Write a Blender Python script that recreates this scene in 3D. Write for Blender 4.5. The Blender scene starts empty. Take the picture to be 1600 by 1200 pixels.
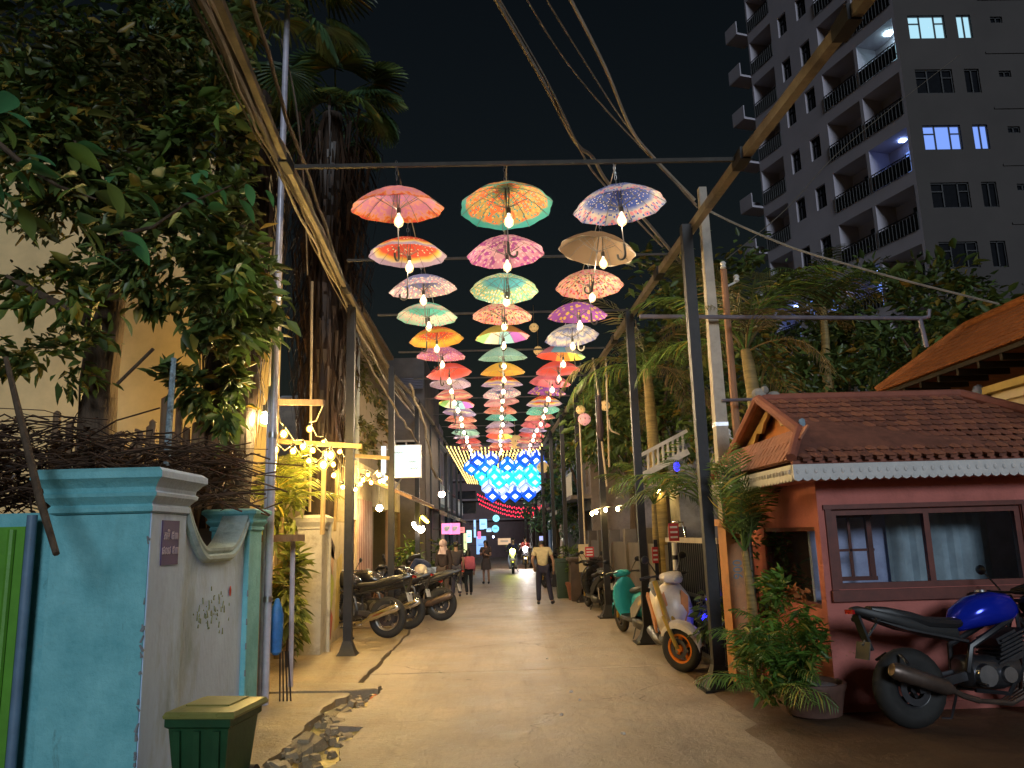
import bpy, math, random
import numpy as np
from mathutils import Vector as V, Matrix as M, noise as mnoise
random.seed(7); rng = np.random.default_rng(7)
S = bpy.context.scene
COL = S.collection
R = math.radians; PI = math.pi

# ------------------------------------------------------------------ camera, sky, sun, exposure
YAW, PITCH, ROLL, FPX = (0.02339,0.19024,0.02793,1220.0)
cam = bpy.data.cameras.new('camera'); camo = bpy.data.objects.new('camera', cam); COL.objects.link(camo)
cam.sensor_width = 36; cam.lens = 36*FPX/1600; cam.clip_end = 600; cam.clip_start = 0.05
camo.location = (0, 0, 1.75)
camo.rotation_euler = (M.Rotation(-YAW, 3, 'Z') @ M.Rotation(R(90)+PITCH, 3, 'X') @ M.Rotation(-ROLL, 3, 'Z')).to_euler()
S.camera = camo
W = bpy.data.worlds.new('World'); S.world = W; W.use_nodes = True
wn = W.node_tree.nodes; wl = W.node_tree.links
sky = wn.new('ShaderNodeTexSky'); sky.sky_type = 'NISHITA'; sky.sun_disc = False
sky.sun_elevation = R(17); sky.sun_rotation = R(178); sky.air_density = 1.6
bgn = wn['Background']; bgn.inputs['Strength'].default_value = 0.0017
wl.new(sky.outputs[0], bgn.inputs[0])
sun = bpy.data.lights.new('street_glow_sun', 'SUN'); suno = bpy.data.objects.new('street_glow_sun', sun); COL.objects.link(suno)
sun.energy = 0.95; sun.angle = R(14); sun.color = (0.78, 0.89, 1.0)
suno.rotation_euler = V((-0.13, 0.95, -0.30)).to_track_quat('-Z', 'Y').to_euler()
S.view_settings.view_transform = 'Standard'; S.view_settings.look = 'None'
S.view_settings.exposure = 0.38; S.view_settings.gamma = 1.0; S.view_settings.use_curve_mapping = False
S.cycles.use_denoising = True
S.cycles.max_bounces = 6; S.cycles.diffuse_bounces = 3; S.cycles.glossy_bounces = 2; S.cycles.transmission_bounces = 3
S.cycles.sample_clamp_indirect = 4.0; S.cycles.caustics_reflective = False; S.cycles.caustics_refractive = False
S.cycles.use_light_tree = True

# ------------------------------------------------------------------ mesh helpers
class MB:
    def __init__(s): s.v = []; s.f = []; s.m = []; s.mi = 0
    def add(s, vs, fs):
        b = len(s.v); s.v.extend(tuple(x) for x in vs)
        for f in fs: s.f.append(tuple(i+b for i in f)); s.m.append(s.mi)
        return s
    def box(s, c, d, rot=None, taper=1.0, shear=(0, 0)):
        x, y, z = d[0]/2, d[1]/2, d[2]/2; c = V(c); vs = []
        for sz in (-1, 1):
            t = taper if sz > 0 else 1
            for sx, sy in ((-1, -1), (1, -1), (1, 1), (-1, 1)):
                p = V((sx*x*t+(shear[0] if sz > 0 else 0), sy*y*t+(shear[1] if sz > 0 else 0), sz*z))
                if rot is not None: p = rot @ p
                vs.append(c+p)
        return s.add(vs, [(3, 2, 1, 0), (4, 5, 6, 7), (0, 1, 5, 4), (1, 2, 6, 5), (2, 3, 7, 6), (3, 0, 4, 7)])
    def bbox(s, a, b):
        return s.box([(a[i]+b[i])/2 for i in range(3)], [abs(b[i]-a[i]) for i in range(3)])
    def beam(s, p0, p1, w, h, up=(0, 0, 1)):
        p0 = V(p0); p1 = V(p1); d = (p1-p0); L = d.length; d.normalize(); u = V(up)
        if abs(d.dot(u)) > 0.98: u = V((0, 1, 0))
        x = d.cross(u).normalized(); z = x.cross(d)
        vs = []
        for p in (p0, p1):
            for a, b in ((-1, -1), (1, -1), (1, 1), (-1, 1)): vs.append(p+x*a*w/2+z*b*h/2)
        return s.add(vs, [(0, 1, 2, 3), (7, 6, 5, 4), (0, 4, 5, 1), (1, 5, 6, 2), (2, 6, 7, 3), (3, 7, 4, 0)])
    def tube(s, pts, r, n=6, caps=True):
        pts = [V(p) for p in pts]; k = len(pts)
        rr = r if isinstance(r, (list, tuple)) else [r]*k
        prev = None; rings = []
        for i, p in enumerate(pts):
            d = pts[min(i+1, k-1)]-pts[max(i-1, 0)]
            if d.length < 1e-9: d = V((0, 0, 1))
            d.normalize()
            if prev is None:
                a = V((0, 0, 1)) if abs(d.z) < 0.9 else V((1, 0, 0)); x = d.cross(a).normalized()
            else:
                x = (prev-d*prev.dot(d))
                x = x.normalized() if x.length > 1e-6 else d.orthogonal().normalized()
            prev = x; y = d.cross(x)
            rings.append([p+(x*math.cos(2*PI*j/n)+y*math.sin(2*PI*j/n))*rr[i] for j in range(n)])
        return s.loft(rings, caps)
    def loft(s, rings, caps=True, closed=True):
        n = len(rings[0]); vs = [p for r in rings for p in r]; fs = []
        for i in range(len(rings)-1):
            for j in range(n if closed else n-1):
                a = i*n+j; b = i*n+(j+1) % n; fs.append((a, b, b+n, a+n))
        if caps and closed:
            fs.append(tuple(reversed(range(n)))); fs.append(tuple(range((len(rings)-1)*n, len(rings)*n)))
        return s.add(vs, fs)
    def cyl(s, p0, p1, r0, r1=None, n=10): return s.tube([p0, p1], [r0, r0 if r1 is None else r1], n)
    def lathe(s, prof, n=16, mat=None, caps=False):
        rings = []
        for r, z in prof:
            ring = [V((r*math.cos(2*PI*j/n), r*math.sin(2*PI*j/n), z)) for j in range(n)]
            rings.append([mat @ p for p in ring] if mat is not None else ring)
        return s.loft(rings, caps)
    def ell(s, c, r, n=10, m=7, rot=None):
        c = V(c); rings = []
        for i in range(m+1):
            a = PI*i/m; a = min(max(a, 0.02), PI-0.02); ring = []
            for j in range(n):
                b = 2*PI*j/n; p = V((r[0]*math.sin(a)*math.cos(b), r[1]*math.sin(a)*math.sin(b), -r[2]*math.cos(a)))
                ring.append(c+(rot @ p if rot is not None else p))
            rings.append(ring)
        return s.loft(rings, True)
    def secx(s, secs, n=12, e=2.6):
        """loft along x: (x, y, z, half width, half height)"""
        rings = []
        for x, y, z, w, h in secs:
            ring = []
            for j in range(n):
                a = 2*PI*j/n; ca, sa = math.cos(a), math.sin(a)
                ring.append(V((x, y+w*math.copysign(abs(ca)**(2/e), ca), z+h*math.copysign(abs(sa)**(2/e), sa))))
            rings.append(ring)
        return s.loft(rings, True)
    def quad(s, a, b, c, d): return s.add([a, b, c, d], [(0, 1, 2, 3)])
    def prism(s, poly, p0, ex, ey, ez, depth):
        p0 = V(p0); ex = V(ex); ey = V(ey); ez = V(ez); n = len(poly)
        a = [p0+ex*x+ey*y for x, y in poly]; b = [p+ez*depth for p in a]
        fs = [tuple(reversed(range(n))), tuple(range(n, 2*n))]+[(i, (i+1) % n, (i+1) % n+n, i+n) for i in range(n)]
        return s.add(a+b, fs)
    def holes(s, o, u, v, w, h, hs, depth):
        """wall sheet with rectangular openings (u0,v0,u1,v1) and reveals going in by depth"""
        o = V(o); u = V(u); v = V(v); nn = u.cross(v)
        us = sorted({0, w, *[x for q in hs for x in (q[0], q[2])]}); vs_ = sorted({0, h, *[x for q in hs for x in (q[1], q[3])]})
        us = [x for x in us if 0 <= x <= w]; vs_ = [x for x in vs_ if 0 <= x <= h]
        for i in range(len(us)-1):
            for j in range(len(vs_)-1):
                cu = (us[i]+us[i+1])/2; cv = (vs_[j]+vs_[j+1])/2
                if any(q[0] < cu < q[2] and q[1] < cv < q[3] for q in hs): continue
                s.quad(o+u*us[i]+v*vs_[j], o+u*us[i+1]+v*vs_[j], o+u*us[i+1]+v*vs_[j+1], o+u*us[i]+v*vs_[j+1])
        for a, b, c, d in hs:
            P = [o+u*a+v*b, o+u*c+v*b, o+u*c+v*d, o+u*a+v*d]; Q = [p-nn*depth for p in P]
            for k in range(4): s.quad(P[k], P[(k+1) % 4], Q[(k+1) % 4], Q[k])
        return s
    def mesh(s, name, mats, smooth=40):
        me = bpy.data.meshes.new(name); me.from_pydata(s.v, [], s.f)
        for m in (mats if isinstance(mats, (list, tuple)) else [mats]): me.materials.append(m)
        if isinstance(mats, (list, tuple)) and len(mats) > 1: me.polygons.foreach_set('material_index', s.m)
        if smooth:
            me.polygons.foreach_set('use_smooth', [True]*len(s.f)); me.set_sharp_from_angle(angle=R(smooth))
        me.update(); return me
    def build(s, name, mats, parent=None, smooth=40, label=None, kind=None, loc=None, rot=None):
        return put(name, s.mesh(name, mats, smooth), parent, label, kind, loc, rot)

def put(name, me, parent=None, label=None, kind=None, loc=None, rot=None):
    o = bpy.data.objects.new(name, me); COL.objects.link(o)
    if parent is not None: o.parent = parent
    if label: o['label'] = label
    if kind: o['kind'] = kind
    if loc is not None: o.location = loc
    if rot is not None: o.rotation_euler = rot
    return o
def tag(o, label, cat, group=None):
    o['label'] = label; o['category'] = cat
    if group: o['group'] = group
    return o
def thing(name, label, cat, loc=(0, 0, 0), rz=0, group=None):
    o = bpy.data.objects.new(name, None); COL.objects.link(o); o.location = loc; o.rotation_euler = (0, 0, rz)
    return tag(o, label, cat, group)
def dup(o, parent=None):
    c = o.copy(); COL.objects.link(c); c.parent = parent
    for ch in list(o.children): dup(ch, c)
    return c
def struct(o): o['kind'] = 'structure'; return o
def rz(a): return M.Rotation(a, 3, 'Z')
def text(body, size, loc, rot, mt, parent=None, name='lettering', ext=0.002):
    cu = bpy.data.curves.new('lettering', 'FONT'); cu.body = body; cu.size = size; cu.extrude = ext; cu.align_x = 'CENTER'; cu.align_y = 'CENTER'
    t = bpy.data.objects.new('lettering', cu); COL.objects.link(t)
    bpy.context.view_layer.update()
    me = bpy.data.meshes.new_from_object(t.evaluated_get(bpy.context.evaluated_depsgraph_get()))
    bpy.data.objects.remove(t); me.materials.clear(); me.materials.append(mt)
    return put(name, me, parent, loc=loc, rot=rot)

# ------------------------------------------------------------------ materials
MC = {}
def nt(name):
    m = bpy.data.materials.new(name); m.use_nodes = True
    return m, m.node_tree.nodes, m.node_tree.links, m.node_tree.nodes['Principled BSDF']
def c4(c): return (c[0], c[1], c[2], 1)
def mat(name, col, rough=0.6, metal=0.0, var=0.25, scale=4.0, bump=0.0, bscale=40.0, spec=0.5, dirt=None, dscale=2.0, stretch=None):
    if name in MC: return MC[name]
    m, N, L, P = nt(name)
    P.inputs['Roughness'].default_value = rough; P.inputs['Metallic'].default_value = metal
    P.inputs['Specular IOR Level'].default_value = spec
    tc = N.new('ShaderNodeTexCoord'); src = tc.outputs['Object']
    if stretch:
        mp = N.new('ShaderNodeMapping'); mp.inputs['Scale'].default_value = stretch; L.new(src, mp.inputs[0]); src = mp.outputs[0]
    n = N.new('ShaderNodeTexNoise'); n.inputs['Scale'].default_value = scale; n.inputs['Detail'].default_value = 6; n.inputs['Roughness'].default_value = 0.65
    L.new(src, n.inputs['Vector'])
    cr = N.new('ShaderNodeValToRGB'); L.new(n.outputs['Fac'], cr.inputs[0])
    cr.color_ramp.elements[0].position = 0.3; cr.color_ramp.elements[1].position = 0.7
    cr.color_ramp.elements[0].color = c4([max(0, x*(1-var)) for x in col]); cr.color_ramp.elements[1].color = c4([min(1, x*(1+var)) for x in col])
    out = cr.outputs[0]
    if dirt:
        n2 = N.new('ShaderNodeTexNoise'); n2.inputs['Scale'].default_value = dscale; n2.inputs['Detail'].default_value = 8; n2.inputs['Roughness'].default_value = 0.7
        L.new(src, n2.inputs['Vector'])
        c2 = N.new('ShaderNodeValToRGB'); L.new(n2.outputs['Fac'], c2.inputs[0]); c2.color_ramp.elements[0].position = 0.50; c2.color_ramp.elements[1].position = 0.70
        mx = N.new('ShaderNodeMix'); mx.data_type = 'RGBA'; L.new(c2.outputs[0], mx.inputs[0]); L.new(out, mx.inputs[6]); mx.inputs[7].default_value = c4(dirt); out = mx.outputs[2]
    L.new(out, P.inputs['Base Color'])
    if bump:
        b = N.new('ShaderNodeTexNoise'); b.inputs['Scale'].default_value = bscale; b.inputs['Detail'].default_value = 5; L.new(src, b.inputs['Vector'])
        bp = N.new('ShaderNodeBump'); bp.inputs['Strength'].default_value = bump; bp.inputs['Distance'].default_value = 0.02
        L.new(b.outputs['Fac'], bp.inputs['Height']); L.new(bp.outputs[0], P.inputs['Normal'])
    MC[name] = m; return m
def emit(name, col, strength):
    if name in MC: return MC[name]
    m, N, L, P = nt(name); P.inputs['Base Color'].default_value = c4([x*0.5 for x in col])
    P.inputs['Emission Color'].default_value = c4(col); P.inputs['Emission Strength'].default_value = strength; P.inputs['Roughness'].default_value = 0.3
    MC[name] = m; return m
def leafmat(name, col, var=0.5, yellow=None, rough=0.45, trans=0.25):
    if name in MC: return MC[name]
    m, N, L, P = nt(name); P.inputs['Roughness'].default_value = rough
    g = N.new('ShaderNodeNewGeometry'); cr = N.new('ShaderNodeValToRGB'); L.new(g.outputs['Random Per Island'], cr.inputs[0])
    E = cr.color_ramp.elements; E[0].color = c4([x*(1-var) for x in col]); E[1].color = c4([x*(1+var) for x in col])
    if yellow:
        E[1].position = 0.86; e = E.new(0.95); e.color = c4(yellow)
    L.new(cr.outputs[0], P.inputs['Base Color'])
    t = N.new('ShaderNodeBsdfTranslucent'); L.new(cr.outputs[0], t.inputs[0])
    mx = N.new('ShaderNodeMixShader'); mx.inputs[0].default_value = trans
    L.new(P.outputs[0], mx.inputs[1]); L.new(t.outputs[0], mx.inputs[2]); L.new(mx.outputs[0], N['Material Output'].inputs[0])
    MC[name] = m; return m
def fabric(name, ramp, spots=None, distort=0.12, nscale=9.0, streak=False):
    """umbrella cloth: colour by distance from the tip, printed flowers or dots in a band"""
    if name in MC: return MC[name]
    m, N, L, P = nt(name); P.inputs['Roughness'].default_value = 0.7; P.inputs['Specular IOR Level'].default_value = 0.2
    tc = N.new('ShaderNodeTexCoord'); mp = N.new('ShaderNodeMapping'); mp.inputs['Scale'].default_value = (1, 1, 0); L.new(tc.outputs['Object'], mp.inputs[0])
    ln = N.new('ShaderNodeVectorMath'); ln.operation = 'LENGTH'; L.new(mp.outputs[0], ln.inputs[0])
    mul = N.new('ShaderNodeMath'); mul.operation = 'MULTIPLY_ADD'; mul.inputs[1].default_value = 1/0.47; L.new(ln.outputs['Value'], mul.inputs[0])
    n = N.new('ShaderNodeTexNoise'); n.inputs['Scale'].default_value = nscale; n.inputs['Detail'].default_value = 3 if not streak else 8; L.new(mp.outputs[0], n.inputs['Vector'])
    m2 = N.new('ShaderNodeMath'); m2.operation = 'MULTIPLY_ADD'; m2.inputs[1].default_value = distort; m2.inputs[2].default_value = -distort/2; L.new(n.outputs['Fac'], m2.inputs[0]); L.new(m2.outputs[0], mul.inputs[2])
    cr = N.new('ShaderNodeValToRGB'); L.new(mul.outputs[0], cr.inputs[0]); E = cr.color_ramp.elements
    while len(E) < len(ramp): E.new(0.5)
    for e, (p, c) in zip(E, ramp): e.position = p; e.color = c4([q**1.12*.86 for q in c])
    out = cr.outputs[0]
    for col, sc, th, r0, r1 in (spots or []):
        vo = N.new('ShaderNodeTexVoronoi'); vo.voronoi_dimensions = '2D'; vo.inputs['Scale'].default_value = sc; L.new(mp.outputs[0], vo.inputs['Vector'])
        lt = N.new('ShaderNodeMath'); lt.operation = 'LESS_THAN'; lt.inputs[1].default_value = th; L.new(vo.outputs['Distance'], lt.inputs[0])
        a = N.new('ShaderNodeMath'); a.operation = 'GREATER_THAN'; a.inputs[1].default_value = r0; L.new(mul.outputs[0], a.inputs[0])
        b = N.new('ShaderNodeMath'); b.operation = 'LESS_THAN'; b.inputs[1].default_value = r1; L.new(mul.outputs[0], b.inputs[0])
        p1 = N.new('ShaderNodeMath'); p1.operation = 'MULTIPLY'; L.new(lt.outputs[0], p1.inputs[0]); L.new(a.outputs[0], p1.inputs[1])
        p2 = N.new('ShaderNodeMath'); p2.operation = 'MULTIPLY'; L.new(p1.outputs[0], p2.inputs[0]); L.new(b.outputs[0], p2.inputs[1])
        mx = N.new('ShaderNodeMix'); mx.data_type = 'RGBA'; L.new(p2.outputs[0], mx.inputs[0]); L.new(out, mx.inputs[6]); mx.inputs[7].default_value = c4(col); out = mx.outputs[2]
    L.new(out, P.inputs['Base Color'])
    t = N.new('ShaderNodeBsdfTranslucent'); L.new(out, t.inputs[0])
    ms = N.new('ShaderNodeMixShader'); ms.inputs[0].default_value = 0.25
    L.new(P.outputs[0], ms.inputs[1]); L.new(t.outputs[0], ms.inputs[2]); L.new(ms.outputs[0], N['Material Output'].inputs[0])
    MC[name] = m; return m
def glass(name, col=(0.02, 0.03, 0.035), rough=0.08, alpha=0.35):
    if name in MC: return MC[name]
    m, N, L, P = nt(name); P.inputs['Base Color'].default_value = c4(col); P.inputs['Roughness'].default_value = rough; P.inputs['Alpha'].default_value = alpha
    MC[name] = m; return m

black = mat('black_paint', (0.02, 0.02, 0.023), 0.38, 0.0, 0.3, 6)
steel = mat('galvanised_steel', (0.5, 0.5, 0.52), 0.32, 1.0, 0.2, 8)
dsteel = mat('dark_steel', (0.10, 0.10, 0.11), 0.35, 0.8, 0.3, 8)
chrome = mat('chrome', (0.7, 0.69, 0.67), 0.14, 1.0, 0.1, 5)
rubber = mat('rubber', (0.018, 0.017, 0.016), 0.75, 0, 0.3, 20)
plastic = mat('black_plastic', (0.016, 0.016, 0.018), 0.4, 0, 0.2, 10)
cable_m = mat('cable_sheath', (0.16, 0.13, 0.10), 0.55, 0, 0.4, 5)
cable_l = mat('pale_cable_sheath', (0.32, 0.27, 0.21), 0.5, 0, 0.3, 5)
wood = mat('weathered_wood', (0.22, 0.13, 0.07), 0.75, 0, 0.35, 6, 0.3, 60, stretch=(1, 1, 0.2))
cream = mat('cream_plaster', (0.55, 0.46, 0.30), 0.8, 0, 0.15, 3, 0.15, 40, dirt=(0.22, 0.17, 0.10))
conc = mat('grey_concrete', (0.33, 0.31, 0.28), 0.8, 0, 0.25, 5, 0.3, 60, dirt=(0.12, 0.10, 0.08))
white = mat('white_paint', (0.70, 0.69, 0.66), 0.55, 0, 0.08, 5)
bark = mat('bark', (0.10, 0.065, 0.04), 0.85, 0, 0.5, 12, 0.8, 30, stretch=(1, 1, 0.25))
warm_bulb = emit('lit_warm_filament', (1.0, 0.76, 0.47), 640)
festoon_bulb = emit('lit_yellow_filament', (1.0, 0.64, 0.18), 900)
lantern_glow = emit('lit_globe_filament', (1.0, 0.72, 0.30), 900)
fairy_glow = emit('lit_fairy_light', (1.0, 0.72, 0.20), 3.2)
def shell(name, col, s):
    m, N, L, P = nt(name); N.remove(P); e = N.new('ShaderNodeEmission'); e.inputs[0].default_value = c4(col); e.inputs[1].default_value = s
    t = N.new('ShaderNodeBsdfTransparent'); a = N.new('ShaderNodeAddShader'); L.new(e.outputs[0], a.inputs[0]); L.new(t.outputs[0], a.inputs[1]); L.new(a.outputs[0], N['Material Output'].inputs[0]); return m
warm_shell = shell('warm_glare_shell', (1.0, 0.62, 0.28), 0.9); yellow_shell = shell('yellow_glare_shell', (1.0, 0.50, 0.07), 1.0)  # glow put into the glass stands for the halo around each bulb

# ------------------------------------------------------------------ ground and road
def roadmat(name, base, dirtc):
    m, N, L, P = nt(name)
    tc = N.new('ShaderNodeTexCoord'); src = tc.outputs['Object']
    def noise(sc, det=6, ro=0.6, st=None):
        s_ = src
        if st:
            mp = N.new('ShaderNodeMapping'); mp.inputs['Scale'].default_value = st; L.new(src, mp.inputs[0]); s_ = mp.outputs[0]
        n = N.new('ShaderNodeTexNoise'); n.inputs['Scale'].default_value = sc; n.inputs['Detail'].default_value = det; n.inputs['Roughness'].default_value = ro; L.new(s_, n.inputs['Vector']); return n.outputs['Fac']
    def ramp(f, a, b):
        r = N.new('ShaderNodeMapRange'); r.inputs[1].default_value = a; r.inputs[2].default_value = b; L.new(f, r.inputs[0]); return r.outputs[0]
    def mix(f, a, b):
        x = N.new('ShaderNodeMix'); x.data_type = 'RGBA'; L.new(f, x.inputs[0])
        for k, q in ((6, a), (7, b)):
            if isinstance(q, tuple): x.inputs[k].default_value = c4(q)
            else: L.new(q, x.inputs[k])
        return x.outputs[2]
    c = mix(ramp(noise(1.1, 8, 0.7), 0.35, 0.68), tuple(x*0.60 for x in base), tuple(x*1.16 for x in base))
    c = mix(ramp(noise(0.5, 6, 0.65, (3.0, 0.5, 1)), 0.55, 0.75), c, dirtc)
    c = mix(ramp(noise(0.9, 7, 0.7, (5.0, 0.35, 1)), 0.50, 0.70), c, tuple(x*0.66 for x in base))
    c = mix(ramp(noise(9, 8, 0.8), 0.50, 0.75), c, tuple(x*0.62 for x in base))
    c = mix(ramp(noise(55, 3, 0.8), 0.56, 0.76), c, tuple(x*0.42 for x in base))
    c = mix(ramp(noise(38, 2, 0.5), 0.70, 0.76), c, tuple(min(1, x*1.7) for x in base))
    c = mix(ramp(noise(4.0, 9, 0.75), 0.62, 0.72), c, tuple(x*0.6 for x in base))
    wv = N.new('ShaderNodeTexNoise'); wv.inputs['Scale'].default_value = 1.3; wv.inputs['Detail'].default_value = 6; L.new(src, wv.inputs['Vector'])
    av = N.new('ShaderNodeVectorMath'); av.operation = 'MULTIPLY_ADD'; av.inputs[1].default_value = (1.1, 1.1, 0); L.new(wv.outputs['Color'], av.inputs[0]); L.new(src, av.inputs[2])
    vo = N.new('ShaderNodeTexVoronoi'); vo.voronoi_dimensions = '2D'; vo.feature = 'DISTANCE_TO_EDGE'; vo.inputs['Scale'].default_value = 0.33; L.new(av.outputs[0], vo.inputs['Vector'])
    ck = N.new('ShaderNodeMapRange'); ck.inputs[1].default_value = 0.001; ck.inputs[2].default_value = 0.0045; ck.inputs[3].default_value = 1; ck.inputs[4].default_value = 0; L.new(vo.outputs['Distance'], ck.inputs[0])
    cm = N.new('ShaderNodeMath'); cm.operation = 'MULTIPLY'; L.new(ck.outputs[0], cm.inputs[0]); L.new(ramp(noise(0.6, 3, 0.5), 0.46, 0.56), cm.inputs[1])
    c = mix(cm.outputs[0], c, tuple(x*0.28 for x in base))
    L.new(c, P.inputs['Base Color'])
    r = N.new('ShaderNodeMapRange'); L.new(noise(2.2, 6), r.inputs[0]); r.inputs[1].default_value = 0.3; r.inputs[2].default_value = 0.7; r.inputs[3].default_value = 0.30; r.inputs[4].default_value = 0.60; L.new(r.outputs[0], P.inputs['Roughness'])
    bp = N.new('ShaderNodeBump'); bp.inputs['Strength'].default_value = 0.9; bp.inputs['Distance'].default_value = 0.016
    L.new(noise(26, 8, 0.75), bp.inputs['Height'])
    bp2 = N.new('ShaderNodeBump'); bp2.inputs['Strength'].default_value = 0.6; bp2.inputs['Distance'].default_value = 0.05
    L.new(noise(2.5, 4, 0.6), bp2.inputs['Height']); L.new(bp.outputs[0], bp2.inputs['Normal']); L.new(bp2.outputs[0], P.inputs['Normal'])
    return m
road_m = roadmat('road_concrete', (0.40, 0.325, 0.245), (0.25, 0.20, 0.14))
pave_m = roadmat('pavement_concrete', (0.36, 0.28, 0.17), (0.20, 0.15, 0.08))
dirt_m = mat('packed_earth', (0.13, 0.085, 0.05), 0.9, 0, 0.4, 3, 0.6, 25)
mud_m = mat('yellow_stained_mud', (0.58, 0.45, 0.13), 0.35, 0, 0.5, 7, 0.8, 14, dirt=(0.10, 0.07, 0.03), dscale=5)
g = MB(); g.quad((-160, -60, -0.32), (160, -60, -0.32), (160, 260, -0.32), (-160, 260, -0.32)); struct(g.build('ground', dirt_m))

def jag(y, s, a): return a*mnoise.noise(V((s, y*1.7, 3.1)))+a*0.6*mnoise.noise(V((s+9, y*6.1, 1.1)))
def ditch_l(y):   # edge of the pavement along the gutter
    return -1.86+jag(y, 1, 0.10) if y < 9.2 else -1.72+jag(y, 1, 0.05)
def ditch_r(y):   # left edge of the road
    if y < 6.6: return -1.38+jag(y, 5, 0.16)
    if y < 8.0: return -1.36+jag(y, 5, 0.20)
    if y < 8.7: return -1.66+jag(y, 5, 0.10)
    if y < 9.9: return -1.42+jag(y, 5, 0.12)
    return -1.69+jag(y, 1, 0.05)
road = bpy.data.objects.new('road', None); COL.objects.link(road); struct(road)
ys = [-8, -0.6, 5.0, 10.78, 16.6, 22.4, 28.4, 34.6, 41, 48, 56, 66]
for i in range(len(ys)-1):
    b = MB(); y0 = ys[i]+0.009; y1 = ys[i+1]-0.009
    n = max(6, int((y1-y0)/0.11)) if y1 < 18 else 10
    top = []
    for k in range(n+1):
        y = y0+(y1-y0)*k/n
        e0 = (0.012*mnoise.noise(V((0.3, y*3, i)))) 
        xs = [ditch_r(y) if y > 0 else -1.45, -0.6, 0.5, 1.6, 2.9+0.05*mnoise.noise(V((y, 2, 2)))]
        jy = [0.012*mnoise.noise(V((x*4, i*3.3, 0.5))) if k in (0, n) else 0 for x in xs]
        top.append([V((x, y+q, 0)) for x, q in zip(xs, jy)])
    rows = [[V((r[0].x, r[0].y, -0.16))]+r+[V((r[-1].x, r[-1].y, -0.16))] for r in top]
    rows = [[V((p.x, p.y+0.002, -0.16)) for p in rows[0]]]+rows+[[V((p.x, p.y, -0.16)) for p in rows[-1]]]
    b.loft([list(reversed(r)) for r in rows], False, False); b.build('slab', road_m, road, 30)
# pavement on the left, slightly raised, with a broken edge, in slabs
pav = bpy.data.objects.new('pavement', None); COL.objects.link(pav); struct(pav)
ys = [-8, 3.0, 6.3, 9.45, 12.6, 15.9, 19.2, 24, 30, 38, 48, 66]
for i in range(len(ys)-1):
    b = MB(); y0 = ys[i]+0.008; y1 = ys[i+1]-0.008; n = max(4, int((y1-y0)/0.10)) if y1 < 20 else 6; rows = []
    h = [0.02, 0.035, 0.03, 0.05, 0.018, 0.028, 0.02, 0.03, 0.02, 0.03, 0.02][i]
    for k in range(n+1):
        y = y0+(y1-y0)*k/n; xr = ditch_l(y) if y > 0 else -1.9
        if y > 9.5: xr = ditch_r(y)-0.025-0.03*abs(mnoise.noise(V((3, y*4, 0))))
        rows.append([V((xr, y, -0.2)), V((xr, y, h-0.01)), V((xr-0.03, y, h)), V((-2.3, y, h+0.012)), V((-9, y, h+0.05)), V((-9, y, -0.2))])
    b.loft(rows, False, False); b.loft([rows[0], [p+V((0, 0.001, 0)) for p in rows[0]]], True, True); b.build('slab', pave_m, pav, 30)
# gutter bed with stained mud and broken concrete
b = MB(); rows = []
for k in range(90):
    y = 4.2+k*0.066
    rows.append([V((x, y, z+0.035*mnoise.noise(V((x*6, y*5, 0))))) for x, z in ((-2.0, -0.06), (-1.85, -0.07), (-1.72, -0.10), (-1.6, -0.08), (-1.48, -0.05), (-1.35, -0.04), (-1.1, -0.07))])
b.loft([list(reversed(r)) for r in rows], False, False); struct(b.build('gutter_bed', mud_m))
rub = MB()
for k in range(150):
    y = random.uniform(5.6, 9.9); x = random.uniform(ditch_l(y)-0.02, ditch_r(y)+0.02); s_ = random.uniform(0.015, 0.065)
    rub.box((x, y, -0.06+random.random()*0.05), (s_*1.6, s_*1.3, s_), M.Rotation(random.random()*6, 3, 'Z') @ M.Rotation(random.uniform(-.5, .5), 3, 'X'), random.uniform(.6, .95))
o = rub.build('rubble', pave_m, None, 20); o['kind'] = 'stuff'
for (x, y, s_, a) in ((-1.70, 8.62, 0.2, .4), (-1.75, 7.3, 0.26, .9), (-1.62, 8.1, 0.17, 1.6), (-1.72, 6.55, 0.22, 2.2)):
    b = MB(); b.box((0, 0, 0), (s_*1.5, s_, s_*0.36), None, 0.82); b.box((s_*.3, s_*.1, s_*.2), (s_*.6, s_*.5, s_*.14), rz(.5), .7)
    o = b.build('concrete_chunk', pave_m, None, 20, loc=(x, y, -0.03), rot=(0.2, -0.3, a))
    tag(o, 'broken piece of tan concrete lying in the stained gutter '+{.4: 'by the open hole', .9: 'below the bin lid', 1.6: 'halfway along', 2.2: 'nearest the camera'}[a], 'rubble', 'broken concrete in the gutter')
b = MB(); b.cyl((-1.46, 9.15, -0.12), (-1.44, 9.42, -0.03), 0.05, 0.05, 10)
tag(b.build('drain_pipe', mat('orange_pipe', (0.45, 0.12, 0.03), 0.5)), 'short orange pipe end showing inside the hole in the road edge', 'pipe')
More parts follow.
